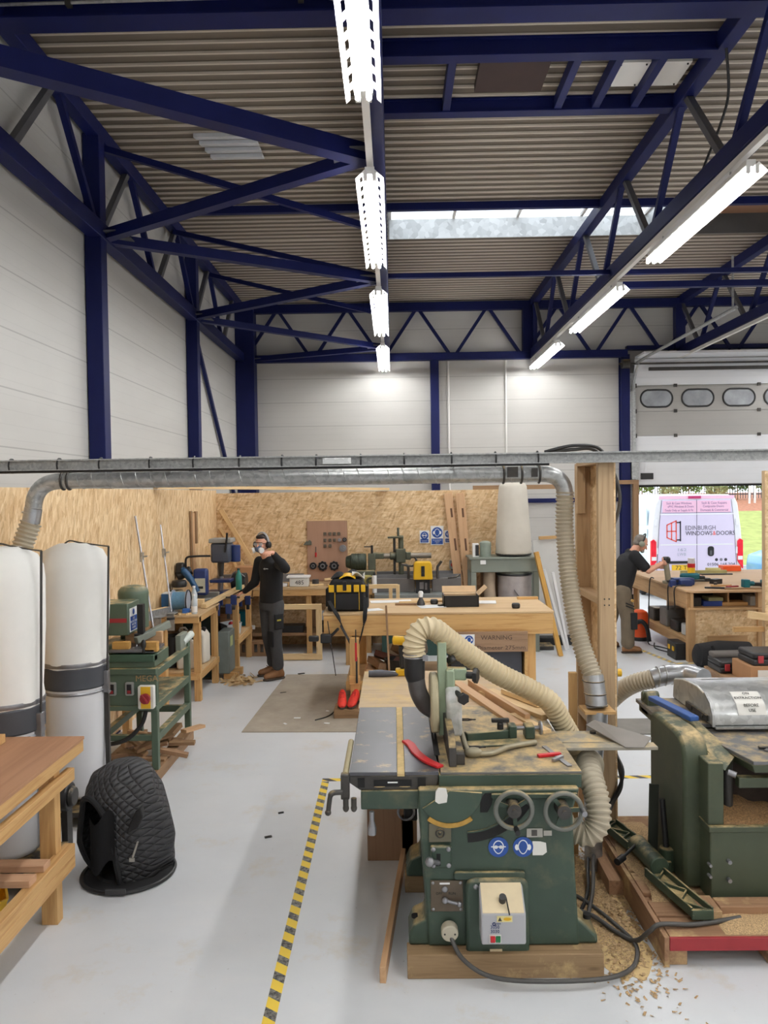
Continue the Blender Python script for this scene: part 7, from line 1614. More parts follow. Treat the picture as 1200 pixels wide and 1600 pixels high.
for a, b, m, lab in (((4.28, 10.66, RZ + .015), (4.6, 10.55, RZ + .015), BLACK, 'black pencil-thin bar with red end at the front of the fitting bench'), ((4.5, 10.52, RZ + .012), (5.2, 10.5, RZ + .012), PINE3, 'brown timber strip along the front edge of the fitting bench'), ((4.45, 10.85, RZ + .012), (4.75, 10.9, RZ + .012), PINE, 'short pale strip in the middle of the fitting bench'), ((4.62, 10.75, RZ + .01), (4.8, 10.8, RZ + .01), REDD, 'dark red strip beside the impact driver')):
    MB().bar(a, b, .035, .022).build('strip', m, None, .003, label=lab, cat='strip')
# shelf contents
for i, (x, w_, h_, m, lab, z) in enumerate(((4.15, .14, .12, BLACK, 'black clutter at the left of the bench drawer shelf', RZ - .24), (4.38, .26, .07, plain('royal_blue', srgb(40, 70, 150), .5), 'blue case on the bench drawer shelf', RZ - .24), (4.42, .2, .05, plain('sage_box', srgb(140, 140, 100), .6), 'sage box on top of the blue case', RZ - .17), (4.68, .36, .05, PINE, 'pale board on the bench drawer shelf', RZ - .24), (4.95, .12, .13, plain('clear_plastic', (0, 0, 0)), 'clear tub on the bench drawer shelf', RZ - .24), (5.12, .12, .15, plain('milky_cap', (0, 0, 0)), 'white pot at the right of the bench drawer shelf', RZ - .24))):
    MB().bx(x - w_ / 2, x + w_ / 2, RY0 + .2, RY0 + .45, z, z + h_).build('shelf_item', m, None, .006, label=lab, cat='oddment')
for i, (y, w_, h_, m, lab) in enumerate(((10.9, .22, .17, plain('frosted_tub', srgb(186, 190, 192), .35), 'clear plastic tub on the lower shelf of the fitting bench'), (11.3, .3, .16, BLACK, 'black power tool on the lower shelf behind the clear tub'), (11.75, .3, .28, plain('grey_pot', srgb(120, 118, 116), .5), 'grey pots on the lower shelf of the fitting bench'), (12.3, .3, .2, DSTEEL, 'dark sanding machine at the far end of the lower shelf'))):
    MB().bx(RX0 + .12, RX0 + .4, y - w_ / 2, y + w_ / 2, .291, .291 + h_).build('shelf_tool', m, None, .02, label=lab, cat='tool')
MB().bx(RX0 + .1, RX0 + .2, 10.68, 10.76, .291, .36).build('orange_block', ORANGE, None, .006, label='small orange block at the front of the lower shelf', cat='block')
def cable(lab, pts, r_=.009, m=BLACK): return MB().tube(spline(pts, 8), r_, 8).build('power_cable', m, None, label=lab, cat='cable')
cable('black cable hanging over the bench edge farthest from us', [(4.0, 11.9, RZ + .01), (3.94, 11.9, .97), (3.92, 11.9, .6), (3.9, 11.85, .3), (3.86, 11.75, .02), (3.95, 11.5, .012), (4.1, 11.2, .012)])
cable('black cable hanging straight down by the navy vice', [(4.05, 11.15, RZ + .02), (3.945, 11.12, .98), (3.94, 11.12, .75), (3.94, 11.12, .62)])
cable('black cable hanging nearest the bench corner', [(4.1, 10.9, RZ + .02), (3.945, 10.86, .98), (3.94, 10.86, .75), (3.94, 10.86, .68)])
cable('black cable loops on the floor under the fitting bench', [(3.9, 11.6, .05), (3.85, 11.4, .012), (3.95, 11.1, .012), (4.1, 10.9, .012), (4.2, 10.8, .012)])
# under the bench
r = thing('tool_case', 'black tool box with yellow latches under the fitting bench', 'tool box', (4.05, 10.65, 0))
MB().bx(3.86, 4.16, 10.62, 10.95, 0.0, .24).build('box', BLACK, r, .012)
mb = MB()
for y in (10.7, 10.86): mb.bx(3.85, 3.862, y - .03, y + .03, .12, .18)
mb.build('latch', YELD, r, each=True)
r = thing('tool_bag', 'long black holdall with olive trim on the floor in front of the fitting bench', 'tool bag', (4.4, 10.3, 0))
mb = MB().ring_loft([((3.98, 10.25, .14), (0, .1, 0), (0, 0, .1)), ((4.02, 10.25, .15), (0, .16, 0), (0, 0, .15)), ((4.3, 10.25, .17), (0, .18, 0), (0, 0, .17)), ((4.7, 10.25, .16), (0, .17, 0), (0, 0, .16)), ((4.74, 10.25, .14), (0, .1, 0), (0, 0, .1))], 24); mb.build('bag_body', CLOTHB, r)
MB().bx(4.1, 4.65, 10.06, 10.1, .08, .24).build('pocket', CLOTHB, r, .01); MB().bx(4.12, 4.62, 10.055, 10.06, .22, .235).build('trim', plain('olive_trim', srgb(96, 90, 52), .7), r)
MB().bx(4.32, 4.5, 10.054, 10.058, .175, .2).build('bag_badge', plain('dim_gold', srgb(150, 130, 80), .6), r)
MB().tube(spline([(4.15, 10.1, .3), (4.2, 10.05, .2), (4.28, 10.0, .06), (4.35, 9.98, .02), (4.45, 10.02, .03)], 6), .02, 8).build('shoulder_strap', CLOTHB, r)
MB().bx(4.63, 4.95, 10.9, 11.2, 0, .2).build('dark_case', BLACK, None, .01, label='black case far back under the fitting bench', cat='case')
MB().bx(4.96, 5.2, 10.9, 11.15, 0, .2).build('white_case', SIGNW, None, .01, label='white case back under the right end of the fitting bench', cat='case')
r = thing('shop_vacuum', 'orange shop vacuum with black hose behind the legs of the bending man', 'vacuum', (3.84, 12.1, 0))
MB().lathe([(.125, .06), (.135, .1), (.135, .38), (.11, .45), (.06, .48), (0, .48)], (3.84, 12.1, .0), n=24).build('drum', ORANGE, r); MB().cyl((3.84, 12.1, 0), (3.84, 12.1, .07), .125).build('base', BLACK, r)
MB().hose([(3.76, 11.98, .3), (3.8, 11.85, .33), (3.84, 11.75, .25), (3.86, 11.7, .05)], .035, .016, .005, 12).build('hose', BLACK, r)
r = thing('spray_can', 'pale can on the ledge behind the bending man', 'can', (3.82, 12.6, 0)); MB().cyl((3.85, 12.6, 0), (3.85, 12.6, .75), .05).build('can', SIGNW, r); MB().cyl((3.85, 12.6, .55), (3.85, 12.6, .66), .052).build('band', BLACK, r)
# case stack on a low table at right
lt = thing('low_table', 'low timber platform carrying boxes and tool cases', 'platform', (4.3, 8.4, 0))
MB().bx(3.68, 5.1, 7.9, 9.2, .22, .25).build('top', PINE3, lt, .003); MB().bx(3.69, 5.09, 7.91, 7.95, .1, .22).bx(3.69, 3.73, 7.95, 9.2, .1, .22).build('apron', PINE3, lt, .003)
for x in (3.72, 5.0):
    for y in (7.95, 9.1): MB().bx(x, x + .07, y, y + .07, 0, .22).build('leg', PINE3, lt, .003)
r = thing('cardboard_box', 'brown cardboard box under the upper black tool case on the low platform', 'box', (4.1, 8.4, .25)); MB().bx(3.82, 4.4, 8.3, 8.75, .25, .44).build('carton', CARD, r, .004); MB().bx(3.9, 4.05, 8.296, 8.3, .28, .4).build('carton_label', PAPER, r)
def toolcase(x0, x1, y0, y1, z, lab):
    r = thing('tool_case', lab, 'tool case', ((x0 + x1) / 2, (y0 + y1) / 2, z))
    MB().bx(x0, x1, y0, y1, z, z + .07).build('base', BLACK, r, .015); MB().bx(x0, x1, y0, y1, z + .072, z + .14).build('lid', BLACK, r, .02)
    mb = MB()
    for x in (x0 + .08, x1 - .08): mb.bx(x - .03, x + .03, y0 - .012, y0 + .002, z + .03, z + .11)
    mb.build('latch', REDD, r, .004, each=True); MB().bar(((x0 + x1) / 2 - .08, y0 - .02, z + .07), ((x0 + x1) / 2 + .08, y0 - .02, z + .07), .02, .02).build('handle', BLACK, r, .005)
toolcase(3.86, 4.36, 8.32, 8.7, .441, 'upper black tool case with red latches on the cardboard box'); toolcase(3.7, 3.815 + .3, 8.78, 9.15, .251, 'lower black tool case with red latches behind the cardboard box')
MB().bar((3.72, 9.1, .405), (4.1, 9.05, .42), .2, .06).build('grey_tool', plain('dark_taupe', srgb(86, 80, 76), .6), None, .02, label='dark grey tool roll behind the tool cases', cat='tool roll')
# stud frame at the right edge
r = thing('stud_partition', 'tall board clad stud frame with protruding timbers beside the fitting bench', 'partition', (4.6, 9.0, 0))
MB().bx(4.42, 4.46, 9.22, 9.3, .0, 2.57).bx(5.2, 5.28, 9.22, 9.3, 0, 2.57).build('stud', PT, r, .003); MB().bx(4.42, 5.28, 9.205, 9.22, .3, 2.57).build('board', OSB_S, r); MB().bx(4.46, 5.2, 9.22, 9.3, 2.49, 2.57).build('top_rail', PT, r, .003)
MB().bar((4.2, 9.17, .86), (4.7, 9.17, .79), .05, .09).build('arm', PINE2, r, .003); MB().bar((4.06, 9.26, .67), (4.7, 9.26, .67), .05, .06).build('arm', PINE, r, .003)
MB().bx(2.2, 3.6, 7.4, 7.9, 0, .012).build('floor_board', plain('grey_floor_sheet', srgb(120, 116, 110), .7), None, label='grey sheet lying on the floor behind the planer hood', cat='board')

# ================================================================ PEOPLE
def hand(mb, wrist, d, palm_n, side, curl=.4, thumb=.6, k=1.0, spread=1.0):
    """palm plus five separate bent fingers; d = direction of the fingers, palm_n = out of the palm, side = towards the thumb"""
    w_, d, nn, s_ = V(wrist), V(d).normalized(), V(palm_n).normalized(), V(side).normalized()
    s_ = (s_ - d * s_.dot(d)).normalized(); nn = (nn - d * nn.dot(d) - s_ * nn.dot(s_)).normalized()
    c = w_ + d * .05 * k
    R_ = Matrix((s_, nn, d)).transposed()
    mb.sph(c, (.04 * k, .017 * k, .05 * k), 14, 9, R_)
    mb.sph(w_ + d * .075 * k, (.04 * k, .014 * k, .025 * k), 12, 8, R_)
    for i, (off, L) in enumerate(((.03, .072), (.01, .08), (-.011, .074), (-.031, .058))):
        p0 = w_ + d * .085 * k + s_ * off * k
        a = curl * .5; p = p0; pts = [(p, .0088 * k)]; dd = d + s_ * off * 3 * spread
        for j, f in enumerate((.45, .32, .23)):
            dir_ = (dd.normalized() * math.cos(a) + nn * math.sin(a)); p = p + dir_ * L * f * k; pts.append((p, (.0085 - .001 * j) * k)); a += curl
        mb.limb(pts, 10)
    t0 = w_ + d * .025 * k + s_ * .03 * k; t1 = t0 + (s_ * .75 + d * .55 + nn * thumb * .5).normalized() * .04 * k; t2 = t1 + (s_ * .25 + d * .8 + nn * thumb).normalized() * .032 * k; t3 = t2 + (d * .9 + nn * thumb).normalized() * .024 * k
    mb.limb([(t0, .013 * k), (t1, .0115 * k), (t2, .0105 * k), (t3, .0085 * k)], 10)
def head(mb, c, f, u, k=1.0):
    c, f, u = V(c), V(f).normalized(), V(u).normalized(); u = (u - f * u.dot(f)).normalized(); r_ = f.cross(u)
    R_ = Matrix((r_, f, u)).transposed(); P = lambda x, y, z: c + R_ @ V((x * k, y * k, z * k))
    mb.sph(P(0, -.012, .03), (.076 * k, .096 * k, .09 * k), 20, 14, R_)
    mb.sph(P(0, .02, -.035), (.06 * k, .074 * k, .075 * k), 18, 12, R_)
    mb.sph(P(0, .062, -.085), (.03 * k, .024 * k, .022 * k), 12, 8, R_)
    mb.limb([(P(0, .088, .005), .01 * k), (P(0, .112, -.028), .014 * k)], 10)
    mb.sph(P(0, .085, .028), (.05 * k, .015 * k, .012 * k), 12, 8, R_)
    mb.sph(P(0, .088, -.058), (.024 * k, .012 * k, .009 * k), 10, 6, R_)
    for s_ in (-1, 1): mb.sph(P(s_ * .078, -.012, -.01), (.01 * k, .022 * k, .034 * k), 10, 8, R_); mb.sph(P(s_ * .045, .066, -.02), (.02 * k, .02 * k, .018 * k), 10, 7, R_)
    return P, R_
def boot(parent, ankle, toe_dir, k=1.0, sole_z=0.0):
    a = V(ankle); d = V((toe_dir[0], toe_dir[1], 0)).normalized(); s_ = V((-d.y, d.x, 0)); u = V((0, 0, 1)); mb = MB()
    g = V((a.x, a.y, sole_z))
    mb.ring_loft([(g - d * .085 + u * .06, s_ * .02, u * .03), (g - d * .07 + u * .07, s_ * .04, u * .05), (g - d * .02 + u * .085, s_ * .046, u * .065), (g + d * .05 + u * .075, s_ * .046, u * .055), (g + d * .11 + u * .062, s_ * .05, u * .042), (g + d * .17 + u * .055, s_ * .046, u * .035), (g + d * .195 + u * .048, s_ * .025, u * .02)], 16)
    mb.tube([g - d * .015 + u * .08, g - d * .018 + u * .2], [.052, .058], 16)
    up_ = melt(mb, .008, 2).build('boot', LEATHER, parent)
    MB().ring_loft([(g - d * .09 + u * .014, s_ * .02, u * .014), (g - d * .07 + u * .014, s_ * .044, u * .014), (g + d * .02 + u * .013, s_ * .043, u * .013), (g + d * .11 + u * .014, s_ * .054, u * .014), (g + d * .175 + u * .015, s_ * .048, u * .014), (g + d * .205 + u * .016, s_ * .022, u * .012)], 14).build('boot_sole', SOLE, up_)
    mb = MB()
    for i in range(4): c = g + d * (.075 - .022 * i) + u * (.13 + .012 * i); mb.bar(c - s_ * .025, c + s_ * .025, .007, .007)
    mb.build('laces', plain('lace', srgb(90, 66, 44), .7), up_)
def muffs(parent, P, R_, cup_m, band_m, k=1.0):
    pts = [P(.092 * math.cos(a), -.01, .01 + .135 * math.sin(a)) for a in [PI * i / 16 for i in range(17)]]
    b = MB().tube(pts, .009 * k, 8, fx=1.8).build('headband', band_m, parent)
    for s_ in (-1, 1):
        ax = (R_ @ V((s_, 0, 0))); c = P(s_ * .098, -.008, -.008)
        e = MB().tube([c - ax * .02, c - ax * .012, c + ax * .012, c + ax * .02], [.034, .043, .042, .03], 18).build('ear_cup', cup_m, b)
        MB().tube([c - ax * .026, c - ax * .014], [.042, .044], 18).build('cushion', BLACKM, e)
# ---- man in black jumper
L_ = thing('person', 'man in black jumper, mask and ear defenders beside the turquoise flask, pointing', 'person', (-1.62, 9.92, 0))
f = V((-.70, -.71, 0)).normalized()
rt = V((-.71, .70, 0)).normalized()
pel, che, nk, hc = V((-1.61, 9.95, 1.0)), V((-1.6, 9.93, 1.36)), V((-1.63, 9.9, 1.57)), V((-1.70, 9.85, 1.735))
shR, shL = V((-1.77, 10.06, 1.5)), V((-1.455, 9.75, 1.5))
elR, wrR = V((-1.84, 10.06, 1.22)), V((-2.0, 10.12, 1.085))
elL, wrL = V((-1.36, 9.52, 1.45)), V((-1.49, 9.36, 1.66))
hipL, hipR = V((-1.535, 9.89, .97)), V((-1.68, 10.02, .97))
knL, anL = V((-1.545, 9.83, .52)), V((-1.515, 9.8, .1))
knR, anR = V((-1.665, 9.98, .53)), V((-1.62, 10.03, .1))
fh = V((-.36, -.93, -.05)).normalized()
mb = MB(); P, HR = head(mb, hc, fh, (0, 0, 1), 1.03)
mb.limb([(nk - V((0, 0, .05)), .062), (hc - V((0, 0, .06)), .056)])
up = V((0, 0, 1))
mb.ring_loft([(pel - up * .08, rt * .15, f * .1), (pel + up * .05, rt * .155, f * .105), (che - up * .12, rt * .145, f * .1), (che + up * .06, rt * .165, f * .105), (nk - up * .06, rt * .1, f * .08), (nk, rt * .055, f * .055)])
mb.limb([(shR, .056), (elR, .04), (wrR, .028)]); mb.limb([(shL, .056), (elL, .04), (wrL, .028)])
mb.limb([(hipL, .082), (knL, .052), (anL, .036)]); mb.limb([(hipR, .082), (knR, .052), (anR, .036)])
for a_ in (anL, anR): mb.limb([(a_, .036), (a_ + f * .05 - up * .04, .022)])
hand(mb, wrL, (-.3, -.9, .1), (0, 0, -1), (-1, 0, .3), .55, .5, 1.05)
hand(mb, wrR, (-.85, .2, -.3), (.0, -.1, -1), (.2, -1, 0), .35, .3, 1.05)
body = melt(mb, .0058, 3).build('body', SKIN, L_)
# eyes behind the glasses
for s_ in (-1, 1):
    e = MB().sph(P(s_ * .031, .077, .008), .0125, 10, 7).build('eye', SIGNW, body); MB().sph(P(s_ * .031, .0875, .008), .0055, 8, 6).build('iris', BLACK, e)
mb = MB().sph(P(0, -.022, .042), (.081, .096, .088), 22, 14, HR); mb.sph(P(0, .045, .095), (.058, .04, .028), 14, 8, HR); mb.sph(P(0, -.05, -.01), (.07, .06, .06), 14, 8, HR)
melt(mb, .009, 2).build('hair', HAIRM, body)
GL = glass('safety_lens', (.75, .8, .85), .1, .35)
gl = MB()
for s_ in (-1, 1): gl.sph(P(s_ * .033, .094, .008), (.032, .008, .022), 14, 8, HR)
g_ = gl.build('safety_glasses', GL, body)
mb = MB()
for s_ in (-1, 1): mb.tube([P(s_ * .062, .088, .016), P(s_ * .078, .05, .016), P(s_ * .082, -.02, .012)], .004, 6)
mb.tube([P(-.064, .092, .03), P(0, .105, .032), P(.064, .092, .03)], .004, 6).build('glasses_frame', BLACK, g_)
mk = MB().sph(P(0, .085, -.05), (.052, .05, .045), 18, 12, HR).build('respirator_mask', plain('mask_blue', srgb(84, 96, 120), .6), body)
for s_ in (-1, 1): ax = HR @ V((s_, .5, -.3)).normalized(); c = P(s_ * .05, .11, -.062); MB().tube([c - ax * .012, c + ax * .02], [.034, .036], 18).build('filter', SIGNW, mk)
MB().tube([P(-.06, .06, -.06), P(-.08, 0, -.05), P(-.06, -.07, -.05), P(0, -.1, -.05), P(.06, -.07, -.05), P(.08, 0, -.05), P(.06, .06, -.06)], .005, 6).build('mask_strap', BLACK, mk)
muffs(body, P, HR, BLACK, plain('band_grey', srgb(150, 150, 150), .5))
mb = MB(); mb.ring_loft([(pel - up * .03, rt * .185, f * .135), (pel + up * .06, rt * .18, f * .135), (che - up * .12, rt * .178, f * .13), (che + up * .05, rt * .195, f * .135), (che + up * .13, rt * .185, f * .12), (nk - up * .05, rt * .1, f * .085), (nk + up * .01, rt * .072, f * .072)])
mb.limb([(shR - up * .01, .078), (elR, .06), (wrR + (elR - wrR) * .12, .04)]); mb.limb([(shL - up * .01, .08), (elL, .066), (wrL + (elL - wrL) * .14, .043)])
jm = melt(mb, .011, 4).build('jumper', CLOTHB, L_)
lc = che + f * .142 + rt * -.05 + up * .06
MB().sph(lc, (.022, .01, .012), 10, 6, Matrix((rt, f, up)).transposed()).sph(lc - rt * .05 + up * .004, (.03, .012, .006), 10, 6, Matrix((rt, f, up)).transposed()).build('chest_logo', plain('logo_grey', srgb(170, 170, 170), .6), jm)
mb = MB(); mb.ring_loft([(pel - up * .12, rt * .17, f * .13), (pel - up * .04, rt * .175, f * .13), (pel + up * .03, rt * .168, f * .125)])
for h_, k_, a_ in ((hipL, knL, anL), (hipR, knR, anR)): mb.limb([(h_ - up * .02, .105), (k_, .082), (a_ + up * .14, .074), (a_ + up * .08, .077)])
tr = melt(mb, .011, 4).build('work_trousers', CLOTHG, L_)
c = (hipL + knL) / 2 - rt * .09
MB().box(c + f * .02, (.03, .14, .2), Matrix((rt, f, up)).transposed()).build('thigh_pocket', CLOTHB, tr, .01)
MB().box(c + f * .03 - rt * .018 + up * .02, (.006, .06, .02), Matrix((rt, f, up)).transposed()).build('pocket_tab', plain('olive_tab', srgb(170, 160, 60), .6), tr)
MB().box(knL + f * .076, (.12, .03, .2), Matrix((rt, f, up)).transposed()).build('knee_pad', CLOTHB, tr, .015)
boot(L_, anL, (-.8, -.55)); boot(L_, anR, (-.85, -.45))
# ---- man bending over the right bench
R__ = thing('person', 'man in black T-shirt and khaki work trousers bending over the fitting bench', 'person', (3.35, 11.25, 0))
f = V((.97, .1, 0)).normalized(); rt = V((f.y, -f.x, 0)).normalized()
pel, che, nk, hc = V((3.3, 11.3, .93)), V((3.4, 11.32, 1.25)), V((3.5, 11.33, 1.46)), V((3.62, 11.34, 1.575))
shR, shL = V((3.47, 11.14, 1.41)), V((3.52, 11.52, 1.41))
elR, wrR = V((3.64, 11.06, 1.2)), V((3.86, 11.15, 1.29))
elL, wrL = V((3.72, 11.56, 1.17)), V((3.87, 11.33, 1.23))
hipR, hipL = V((3.3, 11.2, .92)), V((3.24, 11.44, .92)); knR, anR = V((3.37, 11.15, .5)), V((3.36, 11.13, .1)); knL, anL = V((3.24, 11.52, .5)), V((3.16, 11.54, .1))
tl = (nk - pel).normalized(); fo = rt.cross(tl) * -1
if fo.dot(f) < 0: fo = -fo
hf = V((.86, .0, -.5)).normalized()
mb = MB(); P, HR = head(mb, hc, hf, (.5, 0, .86), 1.03)
mb.limb([(nk - tl * .05, .066), (hc - V((.05, 0, .05)), .06)])
mb.ring_loft([(pel - up * .08, rt * .16, f * .12), (pel + tl * .06, rt * .17, fo * .13), (pel.lerp(che, .6), rt * .165, fo * .13), (che + tl * .06, rt * .175, fo * .12), (nk - tl * .06, rt * .1, fo * .085), (nk, rt * .06, fo * .06)])
mb.limb([(shR, .06), (elR, .046), (wrR, .031)]); mb.limb([(shL, .06), (elL, .046), (wrL, .031)])
mb.limb([(hipL, .085), (knL, .055), (anL, .038)]); mb.limb([(hipR, .085), (knR, .055), (anR, .038)])
for a_ in (anL, anR): mb.limb([(a_, .038), (a_ + f * .05 - up * .04, .022)])
hand(mb, wrR, (.75, .35, .12), (.15, .95, 0), (0, 0, 1), .75, .9, 1.05)
hand(mb, wrL, (.7, -.6, .1), (-.1, -.9, 0), (0, 0, 1), .75, .9, 1.05)
body = melt(mb, .0058, 3).build('body', SKIN, R__)
for s_ in (-1, 1):
    e = MB().sph(P(s_ * .031, .077, .008), .0125, 10, 7).build('eye', SIGNW, body); MB().sph(P(s_ * .031, .0875, .008), .0055, 8, 6).build('iris', BLACK, e)
mb = MB().sph(P(0, -.025, .04), (.08, .094, .084), 22, 14, HR); mb.sph(P(0, -.05, -.02), (.068, .055, .05), 14, 8, HR)
melt(mb, .009, 2).build('hair', HAIRG, body)
muffs(body, P, HR, plain('sage_cup', srgb(150, 152, 136), .5), BLACK)
MB().sph(P(0, .075, -.085), (.045, .03, .028), 12, 8, HR).build('beard', plain('pale_beard', srgb(170, 164, 158), .8), body)
mb = MB(); mb.ring_loft([(pel - up * .1, rt * .2, f * .165), (pel + tl * .02, rt * .2, f * .165), (pel.lerp(che, .5), rt * .2, fo * .165), (che + tl * .04, rt * .205, fo * .15), (che + tl * .13, rt * .185, fo * .12), (nk - tl * .05, rt * .11, fo * .09), (nk + tl * .0, rt * .08, fo * .075)])
mb.limb([(shR, .085), (shR.lerp(elR, .75), .075)]); mb.limb([(shL, .085), (shL.lerp(elL, .75), .075)])
melt(mb, .011, 4).build('t_shirt', CLOTHB, R__)
mb = MB(); mb.ring_loft([(pel - up * .14, rt * .18, f * .145), (pel - up * .05, rt * .185, f * .145), (pel + up * .03, rt * .178, f * .14)])
for h_, k_, a_ in ((hipL, knL, anL), (hipR, knR, anR)): mb.limb([(h_ - up * .02, .128), (k_, .104), (a_ + up * .1, .094), (a_ + up * .05, .098)])
tr = melt(mb, .011, 4).build('work_trousers', CLOTHK, R__)
c = knR + rt * .085 + f * .03
MB().bx(3.38, 3.47, 11.02, 11.06, .36, .6).build('knee_patch', CLOTHB, tr, .008)
for z in (.72, .68): MB().bar((3.31, 11.045, z + .02), (3.43, 11.045, z - .03), .012, .016).build('pocket_stripe', BLACKM, tr)
MB().cyl((3.41, 11.05, .77), (3.41, 11.075, .77), .022).build('pocket_badge', plain('mustard_badge', srgb(180, 140, 70), .6), tr)
boot(R__, anR, (1, .0)); boot(R__, anL, (1, .1))

# ================================================================ OUTSIDE
GZ = -.3
t = NT('yard_concrete'); v = t.coord(); t.col(t.ramp(t.noise(v, .8, 5), [(.3, srgb(176, 174, 172)), (.7, srgb(200, 198, 196))])); YARD = t.done(.85)
mb = MB().add([(3, YB + .2, 0), (30, YB + .2, 0), (30, YB + 2.2, GZ), (3, YB + 2.2, GZ), (30, 25.5, GZ), (3, 25.5, GZ), (3, YB + .2, -.5), (30, YB + .2, -.5), (30, 25.5, -.5), (3, 25.5, -.5)], [(0, 1, 2, 3), (3, 2, 4, 5), (6, 9, 8, 7), (0, 6, 7, 1), (5, 4, 8, 9), (1, 7, 8, 4, 2), (0, 3, 5, 9, 6)])
st(mb, 'yard', YARD, 'pale concrete yard outside the goods door', 'ground', base=(10, 20, GZ))
GRASS = plain('lawn_green', srgb(156, 164, 92), .9, 0, .18, 3, .5, 40)
MULCH = plain('bark_mulch', srgb(168, 112, 84), .95, 0, .25, 8, .6, 30)
def slope(y0, z0, y1, z1, name, m, lab, cat):
    mb = MB().add([(2, y0, z0), (40, y0, z0), (40, y1, z1), (2, y1, z1), (2, y0, -.6), (40, y0, -.6), (40, y1, -.6), (2, y1, -.6)], [(0, 1, 2, 3), (4, 7, 6, 5), (0, 4, 5, 1), (2, 6, 7, 3), (1, 5, 6, 2), (0, 3, 7, 4)])
    return st(mb, name, m, lab, cat)
MB().bx(2, 40, 25.35, 25.5, GZ, GZ + .12).build('kerb', YARD, None, label='pale kerb between yard and grass bank', cat='kerb', kind='structure')
slope(25.5, GZ, 34, 1.35, 'grass_bank', GRASS, 'green grass bank beyond the yard', 'grass bank')
slope(34, 1.35, 38.5, 1.75, 'mulch_bank', MULCH, 'reddish bark bank above the grass', 'bank')
slope(38.5, 1.75, 60, 2.0, 'upper_ground', MULCH, 'ground behind the bark bank', 'ground')
random.seed(21)
LEAF = [plain('leaf_green', srgb(120, 150, 84), .7, 0, .3, 9), plain('leaf_pale', srgb(176, 186, 140), .7, 0, .25, 9), plain('leaf_dark', srgb(84, 118, 74), .7, 0, .3, 9)]
def shrub(x, y, z, r_, h, m, lab, n=420, stem=False):
    r = thing('shrub', lab, 'shrub', (x, y, z), group='shrubs along the top of the bank')
    mb = MB(); vs, fs = [], []
    for i in range(n):
        a, b = random.random() * 2 * PI, random.uniform(-.6, 1); q = random.uniform(.55, 1)
        c = V((x + r_ * q * math.cos(a) * math.sqrt(1 - min(1, b * b)) , y + r_ * q * math.sin(a) * math.sqrt(1 - min(1, b * b)), z + h * .55 + h * .5 * b * q))
        u = V((random.uniform(-1, 1), random.uniform(-1, 1), random.uniform(-1, 1))).normalized(); w_ = u.cross(V((.3, .5, .8))).normalized(); s_ = random.uniform(.06, .13)
        k = len(vs); vs += [c - u * s_, c + w_ * s_ * .5, c + u * s_, c - w_ * s_ * .5]; fs.append((k, k + 1, k + 2, k + 3))
    mb.add(vs, fs); mb.build('foliage', m, r)
    MB().cyl((x, y, z - .05), (x, y, z + h * .7), .04, .02, 8).build('stem', PINE3, r)
cols = ['pale', 'green', 'dark']
for k, (x, y, r_, h, m, wh) in enumerate(((11.2, 38.9, .65, 1.3, 1, 'far left above the van'), (12.6, 39.2, .7, 1.6, 0, 'second from the left above the van'), (13.8, 38.8, .55, 1.2, 1, 'left of the middle of the van roof'), (15.0, 39.3, .65, 1.5, 0, 'above the middle of the van roof'), (16.2, 38.9, .55, 1.0, 1, 'above the right part of the van roof'), (17.6, 39.6, .7, 1.7, 2, 'left of the white tree trunks'), (19.0, 39.2, .65, 1.6, 0, 'right of the white tree trunks'), (20.4, 39.4, .7, 1.8, 2, 'farthest right'))):
    shrub(x, y, 1.75, r_, h, LEAF[m], f'{cols[1 if m == 0 else 0 if m == 1 else 2]} leafy shrub on the bank, {wh}', 520)
for k, (x, y) in enumerate(((17.0, 37.0), (17.35, 37.2))):
    r = thing('birch_tree', ['left', 'right'][k] + ' white slender tree trunk on the bark bank', 'tree', (x, y, 1.5))
    MB().tube([(x, y, 1.4), (x + .04, y, 4.0), (x, y, 7.5)], [.05, .045, .03], 10).build('trunk', plain('birch_bark', srgb(226, 222, 214), .7, 0, .1, 6), r)
    if k: continue
    vs, fs = [], []; mb = MB()
    for i in range(500):
        c = V((x + random.gauss(0, .9), y + random.gauss(0, .9), random.uniform(5.2, 8.2))); u = V((random.uniform(-1, 1), random.uniform(-1, 1), random.uniform(-1, 1))).normalized(); w_ = u.cross(V((.3, .5, .8))).normalized(); q = len(vs)
        vs += [c - u * .1, c + w_ * .05, c + u * .1, c - w_ * .05]; fs.append((q, q + 1, q + 2, q + 3))
    mb.add(vs, fs).build('foliage', LEAF[1], r)
r = thing('fence', 'dark vertical bar fence behind the shrubs', 'fence', (16, 42, 1.8))
mb = MB().bx(9, 26, 41.98, 42.02, 2.0, 2.06).bx(9, 26, 41.98, 42.02, 3.7, 3.76)
for k in range(120): mb.bx(9 + k * .14, 9.03 + k * .14, 41.985, 42.015, 1.8, 3.9)
mb.build('bars', plain('fence_dark', srgb(70, 74, 80), .6), r)
for k in range(7): MB().bx(9 + k * 2.8, 9.1 + k * 2.8, 41.95, 42.05, 1.7, 4.0).build('post', plain('fence_dark', (0, 0, 0)), r)
for k, (x, y, h, m) in enumerate(((9.5, 48, 6, 2), (13, 50, 7, 0), (17, 49, 6, 2), (21, 50, 7, 0), (25, 48, 6, 2))):
    shrub(x, y, 1.8, 1.8, h, LEAF[m], f'{["leftmost", "second", "middle", "fourth", "rightmost"][k]} of the tall trees behind the dark fence', 900)
